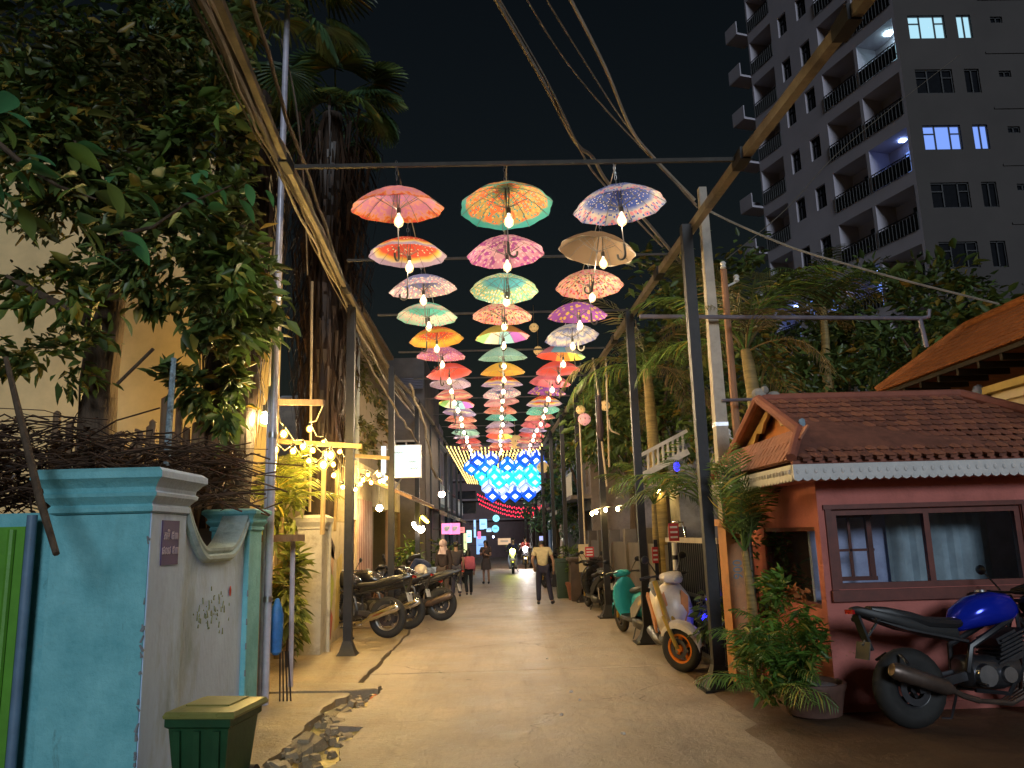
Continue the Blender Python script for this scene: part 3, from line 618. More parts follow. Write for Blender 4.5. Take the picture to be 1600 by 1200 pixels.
# pierced gold lanterns and broken pendants in the trees on the booth side
gold_l = emit('gold_lantern_glow', (.75, .45, .16), .55)
for k, (p, s_) in enumerate((((1.09,20.00,7.11), .12), ((1.18,20.00,6.48), .12), ((2.23,20.00,4.88), .12), ((2.27,19.60,4.57), .16), ((2.58,18.00,4.65), .12), ((0.76,30.00,5.26), .28), ((2.03,34.00,4.58), .26))):
    t = thing('pierced_lantern', 'small round gold pierced lantern '+('above the rainbow umbrella', 'just below another above the rainbow umbrella', 'topmost of two beside the dark steel posts', 'pink and lowest of two beside the dark steel posts', 'in the dark trees by the steel post', 'glowing orange among the fairy lights', 'glowing orange beside the blue cube lanterns')[k], 'lantern', p, 0, 'gold pierced lanterns')
    b = MB(); b.lathe([(.02, s_), (.6*s_, .8*s_), (s_, .3*s_), (s_, -.3*s_), (.6*s_, -.8*s_), (.02, -s_)], 8, None, True); b.build('shell', gold_l if k not in (3,) else emit('pink_lantern_glow', (.8, .35, .3), .6), t)
    b = MB()
    for q in range(8): a = q*PI/4; b.tube([(.5*s_*math.cos(a), .5*s_*math.sin(a), .86*s_), (1.03*s_*math.cos(a), 1.03*s_*math.sin(a), 0), (.5*s_*math.cos(a), .5*s_*math.sin(a), -.86*s_)], .008+.03*s_, 4)
    b.tube([(0, 0, s_), (0, 0, s_+.5)], .006, 4); b.build('cage', mat('brass', (.3, .18, .05), .4, .8), t)

# ------------------------------------------------------------------ booth with tiled roof
terra = mat('booth_plaster', (0.50, 0.155, 0.125), 0.8, 0, 0.14, 2.5, 0.25, 35, dirt=(0.34, 0.105, 0.08), dscale=1.5)
redwood = mat('red_brown_frame', (0.13, 0.03, 0.02), 0.5, 0, 0.3, 8)
fascia_m = mat('white_fascia', (0.62, 0.60, 0.58), 0.6, 0, 0.1, 10, 0.3, 18)
tile_ms = [mat('roof_tile_'+str(k), c, 0.7, 0, 0.3, 9, 0.2, 30) for k, c in enumerate(((0.26, 0.10, 0.065), (0.31, 0.12, 0.07), (0.20, 0.08, 0.055)))]
ridge_m = mat('ridge_mortar', (0.26, 0.085, 0.055), 0.75, 0, 0.2, 6, 0.3, 30)
bo = thing('ticket_booth', 'small terracotta booth with tiled gabled roof, white fascia and wide window', 'booth', (3.15, 7.72, 0))
W_, D_, Hh = 2.95, 2.25, 2.2
b = MB(); wz = (0.13, 1.14, 2.02, 1.90)
b.holes((0, 0, 0), (1, 0, 0), (0, 0, 1), W_, Hh, [wz], .12)
b.holes((0, D_, 0), (0, -1, 0), (0, 0, 1), D_, Hh, [(.62, .95, D_-.12, 1.74)], .12)
b.quad((W_, 0, 0), (W_, D_, 0), (W_, D_, Hh), (W_, 0, Hh)); b.quad((W_, D_, 0), (0, D_, 0), (0, D_, Hh), (W_, D_, Hh))
b.quad((0.12, .12, 2.19), (W_, .12, 2.19), (W_, D_, 2.19), (.12, D_, 2.19)); b.build('wall', terra, bo, 20)
b = MB(); b.bbox((-.02, -.02, 0), (W_, D_, .10)); b.build('plinth', terra, bo, 20)
# interior: back wall panel, dark, and a counter, seen through the glass
b = MB(); b.bbox((.16, .66, .0), (W_-.05, .72, 2.15)); b.build('inner_partition', mat('inner_wall', (.46, .54, .86), .8), bo, 20)
b = MB(); b.bbox((.18, .20, 1.0), (1.9, .5, 1.05)); b.build('counter', wood, bo, 20)
for x in (1.15, 1.55, 1.85):
    b = MB(); pts = [(x-.2+.05*q, 0.60+.03*math.sin(q*1.7)) for q in range(9)]; b.loft([[V((px, py, 1.0)), V((px, py, 1.95))] for px, py in pts], False, False); b.build('curtain', mat('inner_curtain', (.38, .50, .58), .8), bo)
def window(o, u, v, w, h, t, mull, name='window', fm=redwood, gm=None, fw=.05, parent=bo, inset=.05):
    o = V(o); u = V(u); v = V(v); n = u.cross(v)
    f = MB()
    def bar(a, c): f.beam(o+u*a[0]+v*a[1]-n*inset, o+u*c[0]+v*c[1]-n*inset, t, fw, up=tuple(n)) if False else f.beam(o+u*a[0]+v*a[1]-n*inset, o+u*c[0]+v*c[1]-n*inset, fw, t, up=tuple(n))
    e = fw/2
    bar((0, e), (w, e)); bar((0, h-e), (w, h-e)); bar((e, fw), (e, h-fw)); bar((w-e, fw), (w-e, h-fw))
    for m_ in mull: bar((m_, fw), (m_, h-fw))
    fo = f.build(name, fm, parent, 20)
    cuts = [fw]+[m_ for m_ in mull]+[w-fw]
    for a, c in zip(cuts[:-1], cuts[1:]):
        g_ = MB(); g_.box(o+u*(a+c)/2+v*h/2-n*(inset+.004), [abs((u*(c-a-.01)+v*(h-2*fw)+n*.006)[i]) for i in range(3)]); g_.build('pane', gm, fo, 0)
    return fo
gl = glass('booth_glass', (.03, .035, .04), .06, .12)
window((.13, 0, 1.14), (1, 0, 0), (0, 0, 1), 1.89, .76, .06, [.95], gm=gl, fw=.055)
window((0, D_-.62, .95), (0, -1, 0), (0, 0, 1), D_-.74, .79, .06, [], gm=gl, fw=.04)
b = MB()
for (x0, z0, x1, z1, w) in ((.22, 1.2, .22, 1.86, .04), (.42, 1.2, .42, 1.86, .025), (.62, 1.2, .62, 1.86, .05), (.2, 1.5, .66, 1.5, .025), (.2, 1.84, .66, 1.84, .035), (.2, 1.22, .66, 1.22, .04)): b.beam((x0, .30, z0), (x1, .30, z1), w, w)
b.build('inner_lattice', redwood, bo, 20)
b = MB(); b.bbox((.05, -.05, 1.03), (2.1, 0.0, 1.135)); b.build('window_sill', redwood, bo, 20)
b = MB(); b.bbox((.05, -.025, 1.905), (2.1, 0.0, 1.95)); b.bbox((.065, -.022, 1.136), (.125, 0, 1.904)); b.bbox((2.025, -.022, 1.136), (2.085, 0, 1.904)); b.build('window_surround', redwood, bo, 20)
# roof: near slope faces the camera, gablet on the road side above a tiled skirt
ex, ey = -.32, -.32; rz_, ez_ = 3.16, 2.36; ry = 1.08; xr = 2.24; xe = 3.3
GX = ex+.34                                                     # plane of the gable
b = MB()
b.add([(GX-.12, ry, rz_), (xr, ry, rz_), (xe, ey, ez_), (ex, ey, ez_), (GX-.12, ey+.30, ez_+.31)], [(4, 3, 2, 1, 0)])
b.add([(GX-.12, ry, rz_), (xr, ry, rz_), (xe, D_+.32, ez_), (ex, D_+.32, ez_), (GX-.12, D_+.02, ez_+.31)], [(0, 1, 2, 3, 4)])
b.add([(xr, ry, rz_), (xe, ey, ez_), (xe, D_+.32, ez_)], [(0, 1, 2)])
b.add([(ex, ey, ez_), (GX-.12, ey+.30, ez_+.31), (GX-.12, D_+.02, ez_+.31), (ex, D_+.32, ez_)], [(0, 1, 2, 3)])
b.build('roof', tile_ms[2], bo, 20)
def eave_board(p0, p1, out):
    p0 = V(p0); p1 = V(p1); d = p1-p0; L = d.length; d.normalize(); o_ = V(out); b = MB(); n = int(L/.085)
    b.beam(p0+V((0, 0, .0)), p1+V((0, 0, .0)), .03, .13)
    for k in range(n):
        c = p0+d*(k+.5)*L/n-V((0, 0, .065)); b.prism([(-.04, .0), (.04, .0), (.036, -.014), (0, -.030), (-.036, -.014)], c-o_*.013, d, (0, 0, 1), o_, .026)
        c2 = p0+d*(k+.5)*L/n+o_*.016; b.ell(c2, (.020, .010, .026), 6, 4)
    return b.build('fascia', fascia_m, bo, 20)
eave_board((ex-.01, ey, 2.265), (xe, ey, 2.265), (0, -1, 0)); eave_board((ex, D_+.32, 2.265), (ex, ey+.02, 2.265), (-1, 0, 0))
b = MB(); b.bbox((ex+.01, ey+.015, 2.185), (xe, D_+.3, 2.195)); b.build('soffit', terra, bo, 20)
b = MB(); b.bbox((ex, ey, 2.335), (xe, ey+.06, 2.36)); b.build('eave_batten', ridge_m, bo, 20)
# tiles of the near slope, one object each
def tile_mesh(m, w, l):
    b = MB(); n = 4; rings = []
    for y, lift in ((0, .012), (-l*.75, .034), (-l, .036)):
        rings.append([V((w*(i/n-.5)*(1 if y > -l else .55), y if y > -l else y-.018*math.sin(PI*i/n), lift+.018*math.sin(PI*i/n)*(1 if y > -l else .6))) for i in range(n+1)])
    b.loft([list(reversed(r)) for r in rings], False, False)
    b.quad((-w*.5, -l*.75, 0), (w*.5, -l*.75, 0), (w*.5, -l*.75, .034), (-w*.5, -l*.75, .034)); b.quad((-w*.275, -l, 0), (w*.275, -l, 0), (w*.275, -l, .036), (-w*.275, -l, .036))
    return b.mesh('tile', m, 50)
slope_v = V((0, ry-ey, rz_-ez_)); SL = slope_v.length; ang = math.atan2(rz_-ez_, ry-ey)
nrow = 11; tl = SL/nrow; tw = .118
tmes = [tile_mesh(m, tw*1.02, tl*1.28) for m in tile_ms]
cnt = 0
for r_ in range(nrow):
    s0 = (r_+1)*tl; f_ = s0/SL
    xl = GX-.08 if f_ > .40 else ex+(GX-.10-ex)*f_/.40
    xrr = xe+(xr-xe)*f_
    n = int((xrr-xl)/tw); off = (r_ % 2)*tw/2
    for k in range(n):
        if cnt >= 298: break
        x = xl+off+(k+.5)*tw
        if x > xrr-.05: continue
        p = V((x, ey, ez_))+slope_v*f_+V((0, -math.sin(ang)*.012, math.cos(ang)*.012))
        t = put('tile', tmes[random.randrange(3)], bo, loc=p, rot=(ang-.03+random.uniform(-.012, .012), random.uniform(-.02, .02), random.uniform(-.015, .015))); cnt += 1
# skirt tiles on the road side
b = MB(); sk = V((GX-.12-ex, 0, .31)); 
for r_ in range(3):
    for k in range(20):
        y = ey+.12+k*.125+(r_ % 2)*.06; c = V((ex, y, ez_))+sk*((r_+.6)/3); b.box(c+V((-.02, 0, .02)), (.16, .105, .018), M.Rotation(-math.atan2(.31, GX-.12-ex), 3, 'Y') @ M.Rotation(random.uniform(-.05, .05), 3, 'X'))
o = b.build('skirt_tiles', tile_ms[1], bo, 20)
b = MB(); rr = .05
b.tube([(GX-.14, ry, rz_+.035), (xr, ry, rz_+.035)], .065, 8)
b.build('ridge_cap', ridge_m, bo); b = MB(); b.tube([(xr, ry, rz_+.03), (xe, ey, ez_+.05)], .07, 8); b.build('hip_cap', ridge_m, bo)
b = MB(); b.tube([(GX-.14, ry, rz_+.045), (GX-.14, ey+.28, ez_+.33)], .055, 8); b.tube([(GX-.14, ey+.28, ez_+.34), (ex-.01, ey, ez_+.035)], .05, 8); b.build('verge_cap', ridge_m, bo)
b = MB(); b.tube([(GX-.14, ry, rz_+.045), (GX-.14, D_+.04, ez_+.33)], .055, 8); b.tube([(GX-.14, D_+.04, ez_+.34), (ex-.01, D_+.32, ez_+.035)], .05, 8); b.build('verge_cap', ridge_m, bo)
# gable: orange panel with a carved cream barge board
gab = MB(); gab.prism([(ey+.36, ez_+.28), (D_-.04, ez_+.28), (ry, rz_-.06)], (GX+.10, 0, 0), (0, 1, 0), (0, 0, 1), (1, 0, 0), .05); gab.build('gable_panel', mat('orange_gable', (.50, .17, .05), .7, 0, .15), bo, 20)
for sgn in (-1, 1):
    ye = ey+.32 if sgn < 0 else D_
    b = MB(); P0 = V((GX-.02, ry, rz_-.03)); P1 = V((GX-.02, ye, ez_+.30)); d = (P1-P0); L = d.length; d.normalize(); dn = V((0, -d.z*sgn, d.y*sgn)); dn = dn if dn.z < 0 else -dn
    pr = [(0, 0)]+[(L*k/8, -.0) for k in (8,)]+[(L*(1-k/9), .10+.045*math.sin(k*2.3)) for k in range(1, 9)]
    b.prism(pr, P0-V((.0, 0, 0)), d, dn, (1, 0, 0), .04); b.build('barge_board', mat('cream_carving', (.55, .36, .14), .7, 0, .2), bo, 20)
b = MB(); b.tube([(GX-.04, ey+.40+.03*k+.05*math.cos(k*.9), ez_+.40+.05*math.sin(k*.9)) for k in range(9)], .035, 6); b.build('gable_scroll', mat('blue_scroll', (.25, .36, .45), .6), bo)
b = MB(); b.ell((GX-.12, ry, rz_+.10), (.09, .06, .07), 8, 6); b.ell((GX-.06, ry-.02, rz_+.14), (.05, .05, .05), 6, 5); b.ell((GX+.05, ry, rz_+.08), (.08, .05, .05), 6, 5); b.build('finial', conc, bo)

# ------------------------------------------------------------------ cream house with orange tiled roof behind the booth
h2 = thing('tiled_house', 'cream house with steep orange tiled eave and moulded cornice behind the booth', 'house', (6.3, 8.6, 0))
cream2 = mat('cream_house_plaster', (0.74, 0.62, 0.46), 0.75, 0, 0.08, 3, 0.1, 30); yel = mat('yellow_cornice', (0.58, 0.42, 0.14), .7, 0, .1)
b = MB(); b.bbox((0, -3.2, 0), (4, 1.05, 3.32)); b.build('wall', cream2, h2, 20)
for z, e, m_ in ((3.32, .13, yel), (3.20, .06, cream2), (2.98, .10, cream2), (2.86, .05, cream2)):
    b = MB(); b.bbox((-e, -3.3, z), (4, 1.05+e, z+.09)); b.build('cornice', m_, h2, 20)
b = MB()
for k in range(6): b.bbox((-.10-.04*(k % 2), 1.06+e*0+.05*k, 3.28-.10*k), (.25, 1.12+.055*k+.02, 3.36-.08*k))
b.build('corner_bracket', mat('dark_carving', (.05, .035, .03), .8), h2, 20)
for y, z in ((1.10, 3.38), (-.55, 3.1)): b = MB(); b.ell((-.12, y, z), (.06, .10, .09), 8, 6); b.build('blue_boss', mat('blue_boss', (.20, .26, .5), .6), h2)
ot = mat('orange_roof_tile', (0.36, 0.12, 0.03), 0.7, 0, 0.3, 9, 0.2, 30)
A = V((-.35, 3.25, 3.76)); B_ = V((-.35, -4, 3.76)); C_ = V((.55, 2.2, 4.50)); D2 = V((.55, -4, 4.50))
b = MB(); b.add([A, B_, D2, C_], [(3, 2, 1, 0)]); b.add([A, C_, (3.2, 3.25, 3.76)], [(0, 1, 2)]); b.add([A, B_, (3, -4, 3.74), (3.2, 3.25, 3.74)], [(0, 1, 2, 3)]); b.build('roof', ot, h2, 20)
b = MB(); up = C_-A; up.y = 0
for r_ in range(9):
    f_ = r_/9
    for k in range(66):
        y = 3.15-f_*1.05-k*.095-(r_ % 2)*.047
        if y < -3.2: continue
        c = V((-.35, y, 3.76))+V((.9, 0, .74))*f_; b.box(c+V((.045, 0, .055)), (.17, .082, .016), M.Rotation(-.60, 3, 'Y') @ M.Rotation(random.uniform(-.04, .04), 3, 'X'))
o = b.build('roof_tiles', ot, h2, 20); o['kind'] = 'stuff'
b = MB(); b.tube([A+V((0, 0, .05)), C_+V((0, 0, .05))], .05, 6); b.build('hip_cap', ot, h2); b = MB(); b.tube([C_+V((0, 0, .04)), D2+V((0, 0, .04))], .055, 6); b.build('ridge_cap', ot, h2)
b = MB(); b.bbox((-.30, -4, 3.70), (-.26, 3.2, 3.76))
for k in range(14): b.bbox((-.28, 3.0-k*.45, 3.62), (.4, 3.05-k*.45, 3.70))
b.build('rafters', mat('dark_rafter', (.035, .025, .02), .8), h2, 20)

# ------------------------------------------------------------------ apartment tower at night
tw_side = mat('tower_lit_side', (0.44, 0.41, 0.47), 0.8, 0, 0.08, .4); tw_front = mat('tower_shaded_front', (0.060, 0.052, 0.050), 0.85, 0, 0.12, .3)  # brighter side and dimmer front: light on each face is put in the colour
dwin = mat('dark_window_glass', (0.008, 0.009, 0.012), 0.15); wframe = mat('dark_window_frame', (0.012, 0.012, 0.015), .5)
lit_c = emit('lit_window_cool', (.36, .62, .74), .85); lit_b = emit('lit_window_blue', (.16, .28, .75), .90)
tower = thing('apartment_tower', 'tall apartment tower with stepped balconies and a few lit windows at night', 'apartment tower', (23.7, 40, 0))
FH = 3.47; dv = V((-.292, .956, 0)); nz = V((0, 0, 1)); UL = 13.35
lz = [14.05+FH*k for k in range(-1, 8)]
side_h, front_h = [], []
for f_, z in enumerate(lz):
    side_h += [(.2, z+.12, 3.1, z+2.75), (3.35, z+.12, 6.2, z+2.75), (7.0, z+.95, 7.95, z+2.5), (9.0, z+.95, 9.9, z+2.5), (10.7, z+.12, 13.2, z+2.75)]
    front_h += [(.75, z+1.25, 2.9, z+2.75), (3.6, z+1.25, 4.45, z+2.75), (5.6, z+2.2, 6.3, z+2.6)]
b = MB(); b.holes((0, 0, 0), tuple(-dv), (0, 0, 1), 0, 0, [], 1) if False else None
# side wall runs away from the corner; u goes from far to near so the outside faces the road
sh = [(UL-c_, b_, UL-a_, d_) for a_, b_, c_, d_ in side_h]
win_h = [q for q in sh if abs((q[3]-q[1])-1.55) < .01]; log_h = [q for q in sh if (q[3]-q[1]) > 2]
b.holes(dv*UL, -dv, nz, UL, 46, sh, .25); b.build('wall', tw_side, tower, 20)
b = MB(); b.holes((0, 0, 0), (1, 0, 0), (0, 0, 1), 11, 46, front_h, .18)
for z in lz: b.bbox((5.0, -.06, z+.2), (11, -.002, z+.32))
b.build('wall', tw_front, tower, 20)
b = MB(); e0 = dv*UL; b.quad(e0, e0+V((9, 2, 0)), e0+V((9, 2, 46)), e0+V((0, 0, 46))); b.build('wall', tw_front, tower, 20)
nin = V((dv.y, -dv.x, 0))          # into the building
for q in log_h:
    f_ = round((q[1]-.12-lz[0])/FH); u0, u1 = UL-q[2], UL-q[0]; z0, z1 = q[1], q[3]
    o = dv*u1; b = MB(); w = u1-u0; dep = 1.5
    P = [dv*u1+nz*z0, dv*u0+nz*z0, dv*u0+nz*z1, dv*u1+nz*z1]; Q = [p+nin*dep for p in P]; P = [p+nin*.25 for p in P]
    for a_, c_ in ((0, 1), (1, 2), (2, 3), (3, 0)): b.quad(P[a_], P[c_], Q[c_], Q[a_])
    b.quad(*Q); lo = b.build('balcony', tw_side, tower, 20)
    r_ = MB(); r_.beam(dv*u1+nz*(z0+1.0)-nin*.05, dv*u0+nz*(z0+1.0)-nin*.05, .05, .05)
    for k in range(12): p = dv*(u0+w*k/11)-nin*.05; r_.beam(p+nz*z0, p+nz*(z0+1.0), .03, .03)
    r_.quad(dv*u1+nz*z0-nin*.03, dv*u0+nz*z0-nin*.03, dv*u0+nz*(z0+.9)-nin*.03, dv*u1+nz*(z0+.9)-nin*.03); r_.build('railing', wframe, lo, 0)
    lit = {(5, 0): lit_c, (3, 0): lit_b, (1, 1): lit_b}.get((f_, 0 if u0 < 3 else 1))
    wd = MB(); uu = u0+.3 if u0 < 3 else u0+.5
    wd.beam(dv*(uu)+nz*(z0+1.05)+nin*(dep-.03), dv*(uu+1.3)+nz*(z0+1.05)+nin*(dep-.03), .04, 2.0) ; wd.build('balcony_door', lit or dwin, lo, 0)
    if lit:
        cb = MB(); cb.beam(dv*(uu+.65)+nz*z0+nin*(dep-.08), dv*(uu+.65)+nz*(z0+2.05)+nin*(dep-.08), .07, .05); cb.beam(dv*uu+nz*(z0+1.4)+nin*(dep-.08), dv*(uu+1.3)+nz*(z0+1.4)+nin*(dep-.08), .05, .06); cb.build('door_frame', wframe, lo, 0)
        ce = MB(); ce.box(dv*(u0+1.2)+nz*(z1-.08)+nin*.9, (.35, .35, .06)); ce.build('ceiling_lamp', emit('balcony_lamp', (.5, .75, .8), 26) if lit is lit_c else emit('balcony_lamp_blue', (.3, .45, 1.0), 9), lo)
for q in win_h:
    f_ = round((q[1]-.95-lz[0])/FH); u0, u1 = UL-q[2], UL-q[0]
    lit = f_ == 1; m_ = lit_b if lit else dwin
    b = MB(); 
    for uu in (u0+.03, (u0+u1)/2-.1, u1-.03): b.beam(dv*uu+nz*q[1]+nin*.2, dv*uu+nz*q[3]+nin*.2, .06, .06)
    for zz in (q[1]+.03, q[3]-.5, q[3]-.03): b.beam(dv*u0+nz*zz+nin*.2, dv*u1+nz*zz+nin*.2, .06, .06)
    fo = b.build('window', wframe, tower, 0); b = MB(); b.quad(dv*u1+nz*q[1]+nin*.24, dv*u0+nz*q[1]+nin*.24, dv*u0+nz*q[3]+nin*.24, dv*u1+nz*q[3]+nin*.24); b.build('pane', m_, fo, 0)
for q in front_h:
    f_ = round((q[1]-lz[0]-1.25)/FH) if q[3]-q[1] > 1 else -9
    lit = {5: lit_c, 3: lit_b}.get(f_)
    b = MB(); mull = (.32, .72) if q[2]-q[0] > 1.5 else (.5,)
    for uu in [0.01]+list(mull)+[.99]: x = q[0]+(q[2]-q[0])*uu; b.beam((x, .12, q[1]), (x, .12, q[3]), .07, .07)
    for zz in (q[1]+.03, q[3]-.03): b.beam((q[0], .12, zz), (q[2], .12, zz), .07, .07)
    if q[2]-q[0] > 1.5:
        for a_, c_ in ((0, .32), (.72, 1)): b.beam((q[0]+(q[2]-q[0])*a_, .12, q[3]-.5), (q[0]+(q[2]-q[0])*c_, .12, q[3]-.5), .06, .06)
    fo = b.build('window', wframe, tower, 0); b = MB(); b.quad((q[0], .17, q[1]), (q[2], .17, q[1]), (q[2], .17, q[3]), (q[0], .17, q[3])); b.build('pane', lit or dwin, fo, 0)
for z in lz[2:]:                     # balconies that project beyond the far corner
    b = MB(); c = dv*(UL+.70)-nin*.1+nz*(z+.05); rt = M.Rotation(.297, 3, 'Z'); b.box(c, (1.7, 1.42, .16), rt); b.box(c+nz*.5+dv*.66, (1.7, .08, 1.0), rt); b.box(c+nz*.5-nin*.82, (.08, 1.42, 1.0), rt)
    b.build('end_balcony', tw_side, tower, 20)

# ------------------------------------------------------------------ two-wheelers
def wheel(parent, c, r, w, rim_m, spokes=5, label=None, disc=True):
    b = MB(); prof = []
    for k in range(11):
        a = -PI/2+PI*k/10*1.0; prof.append((r-w*.55+w*.55*math.cos(a*.999), w*.5*math.sin(a)))
    prof = [(r-w*.95, -w*.36)]+prof+[(r-w*.95, w*.36), (r-w*.95, -w*.36)]
    X = M.Rotation(R(90), 4, 'X')
    b.lathe(prof, 28, X); 
    t = MB(); ri = r-w*.93
    t.lathe([(ri, -w*.36), (ri+.004, 0), (ri, w*.36), (ri-.025, w*.30), (ri-.03, 0), (ri-.025, -w*.30), (ri, -w*.36)], 28, X)
    t.cyl((0, -w*.42, 0), (0, w*.42, 0), .038, None, 12)
    for k in range(spokes):
        a = 2*PI*k/spokes+.3
        for da in (-.10, .10): t.beam((.03*math.cos(a), 0, .03*math.sin(a)), ((ri-.02)*math.cos(a+da), 0, (ri-.02)*math.sin(a+da)), .022, .018)
    wo = t.build('wheel', rim_m, parent, label=label, loc=c)
    b.build('tyre', rubber, wo)
    if disc:
        d = MB(); 
        for s_ in (-1, 1): d.lathe([(r*.42, -.002), (r*.42, .002), (r*.25, .002), (r*.25, -.002), (r*.42, -.002)], 20, M.Translation((0, s_*w*.5, 0)) @ X)
        d.build('brake_disc', dsteel, wo)
    return wo
def mirror_pair(root, p, m, spread=.30, rise=.16):
    for s_ in (-1, 1):
        b = MB(); b.tube([(p[0], s_*.16, p[2]), (p[0]-.01, s_*(spread-.04), p[2]+rise*.7), (p[0]-.02, s_*spread, p[2]+rise)], .008, 5); b.ell((p[0]-.02, s_*(spread+.03), p[2]+rise+.02), (.018, .065, .045), 10, 6); b.build('mirror', m, root)
def motorcycle(label, loc, rz_, group, tank_m, body_m, exh_m, rim_m, kind='naked', lean=0, sc=1.0):
    ES = -1 if kind == 'naked' else 1
    t = thing('motorcycle', label, 'motorcycle', loc, rz_, group); t.rotation_euler = (lean, 0, rz_); t.scale = (sc,)*3
    rr = .315; wb = 1.40
    wheel(t, (0, 0, rr), rr, .17 if kind == 'naked' else .12, rim_m); wheel(t, (wb, 0, rr), rr, .12 if kind == 'naked' else .09, rim_m)
    b = MB()
    for s_ in (-1, 1): b.beam((0, s_*.115, rr), (.52, s_*.07, .40), .035, .07)
    b.build('swingarm', dsteel, t)
    b = MB()
    for s_ in (-1, 1):
        b.tube([(.48, s_*.10, .42), (.52, s_*.13, .62), (.95, s_*.10, .82), (1.10, s_*.02, .92)], .026, 6); b.tube([(.52, s_*.11, .66), (.0, s_*.09, .78), (-.28, s_*.05, .88)], .016, 5); b.tube([(1.08, s_*.03, .86), (.98, s_*.12, .45), (.80, s_*.12, .24), (.5, s_*.12, .28)], .018, 5)
    b.build('frame', black, t)
    b = MB(); b.secx([(.46, 0, .42, .08, .10), (.5, 0, .42, .14, .13), (.78, 0, .40, .15, .14), (.95, 0, .42, .13, .12), (.98, 0, .42, .07, .07)]); 
    for k in range(6): b.box((.86+.012*k, 0, .52+.035*k), (.26, .30, .016), M.Rotation(-.35, 3, 'Y'))
    b.box((.90, 0, .60), (.20, .24, .22), M.Rotation(-.35, 3, 'Y'))
    en = b.build('engine', dsteel, t); b = MB()
    for s_ in (-1, 1):
        for x, r_ in ((.60, .095), (.80, .07)): b = MB(); b.cyl((x, s_*.13, .39), (x, s_*.178, .39), r_, r_*.88, 14); b.build('crankcase_cover', steel, en)
    b = MB()
    for k, y in enumerate((-.09, -.03, .03, .09)): b.tube([(1.02, y, .62), (1.12, y, .46), (1.05, y*.9, .24), (.82, y*.6-.04, .16), (.5, -.12, .20)], .020, 6)
    b.tube([(.52, ES*.12, .20), (.36, ES*.15, .25), (.22, ES*.18, .32)], .024, 8); b.tube([(.26, ES*.18, .30), (.20, ES*.185, .325), (-.22, ES*.20, .47), (-.26, ES*.20, .485)], [.03, .062, .068, .05], 12); b.build('exhaust', exh_m, t)
    b = MB(); b.secx([(.47, 0, .80, .06, .06), (.52, 0, .83, .115, .10), (.66, 0, .88, .17, .13), (.84, 0, .91, .185, .14), (.98, 0, .91, .15, .12), (1.06, 0, .90, .08, .07)], 16, 2.4); tk = b.build('fuel_tank', tank_m, t)
    b = MB(); b.cyl((.80, 0, 1.045), (.80, 0, 1.062), .05, .045, 14); b.build('filler_cap', steel, tk)
    b = MB(); b.secx([(.54, 0, .81, .09, .04), (.44, 0, .80, .13, .05), (.20, 0, .82, .14, .05), (.08, 0, .86, .115, .055), (-.12, 0, .91, .10, .05), (-.26, 0, .94, .06, .03)][::-1], 12); b.build('seat', plastic, t)
    b = MB(); b.secx([(-.42, 0, .945, .03, .02), (-.36, 0, .93, .075, .045), (-.1, 0, .86, .115, .055), (.2, 0, .77, .12, .07), (.45, 0, .73, .11, .07), (.5, 0, .72, .05, .03)], 12); b.build('tail_fairing', body_m, t)
    b = MB(); b.beam((-.38, 0, .90), (-.30, 0, .62), .10, .02); b.tube([(-.2, -.02, .85), (-.36, 0, .66)], .012, 5); b.build('mudguard', plastic, t)
    b = MB(); b.box((-.36, 0, .62), (.008, .20, .14), M.Rotation(.25, 3, 'Y')); b.build('number_plate', mat('pale_plate', (.55, .55, .52), .5) if kind != 'naked' else mat('dark_plate', (.06, .055, .05), .6), t)  # naked bike gets a darker number plate
    b = MB(); b.box((-.43, 0, .93), (.02, .12, .035)); b.build('tail_light', mat('red_lens', (.35, .01, .01), .2), t)
    b = MB()
    for s_ in (-1, 1): b.cyl((wb, s_*.10, rr), (1.13, s_*.10, 1.0), .028, None, 8); b.cyl((wb-.10, s_*.10, rr+.26), (1.13, s_*.10, 1.0), .034, None, 8)
    b.box((1.14, 0, .96), (.08, .26, .03)); b.box((1.19, 0, .84), (.08, .26, .03)); b.build('fork', dsteel, t)
    b = MB(); rings = []
    for k in range(9):
        a = R(15)+R(140)*k/8; c_ = V((wb+(rr+.03)*math.cos(a), 0, rr+(rr+.03)*math.sin(a))); rings.append([c_+V((0, y, z)) for y, z in ((-.075, -.03), (-.06, .012), (0, .02), (.06, .012), (.075, -.03), (.055, -.012), (0, .004), (-.055, -.012))])
    b.loft(rings); b.build('front_mudguard', body_m, t)
    b = MB(); b.tube([(1.02, -.38, 1.02), (1.08, -.30, 1.04), (1.14, -.12, 1.03), (1.14, .12, 1.03), (1.08, .30, 1.04), (1.02, .38, 1.02)], .013, 6)
    for s_ in (-1, 1): b.tube([(1.06, s_*.27, 1.04), (1.01, s_*.40, 1.018)], .02, 6); b.tube([(1.10, s_*.26, 1.05), (1.10, s_*.37, 1.035)], .007, 4)
    b.build('handlebar', plastic, t); mirror_pair(t, (1.12, 0, 1.05), plastic)
    b = MB(); b.lathe([(.02, -.10), (.07, -.07), (.095, 0), (.098, .03)], 14, M.Translation((1.26, 0, .92)) @ M.Rotation(R(90), 4, 'Y')); hl = b.build('headlight', body_m, t); b = MB(); b.lathe([(.092, .028), (.05, .045), (.004, .05)], 14, M.Translation((1.26, 0, .92)) @ M.Rotation(R(90), 4, 'Y')); b.build('lens', mat('clear_lens', (.5, .5, .5), .08), hl)
    b = MB(); b.secx([(1.16, 0, 1.04, .10, .03), (1.26, 0, 1.05, .12, .05), (1.35, 0, .98, .07, .04)], 10); b.build('cowl', body_m, t)
    b = MB(); b.tube([(.55, .14, .30), (.50, .24, .02)], .012, 5); b.tube([(.5, .24, .015), (.44, .28, .015)], .014, 5); b.build('side_stand', dsteel, t)
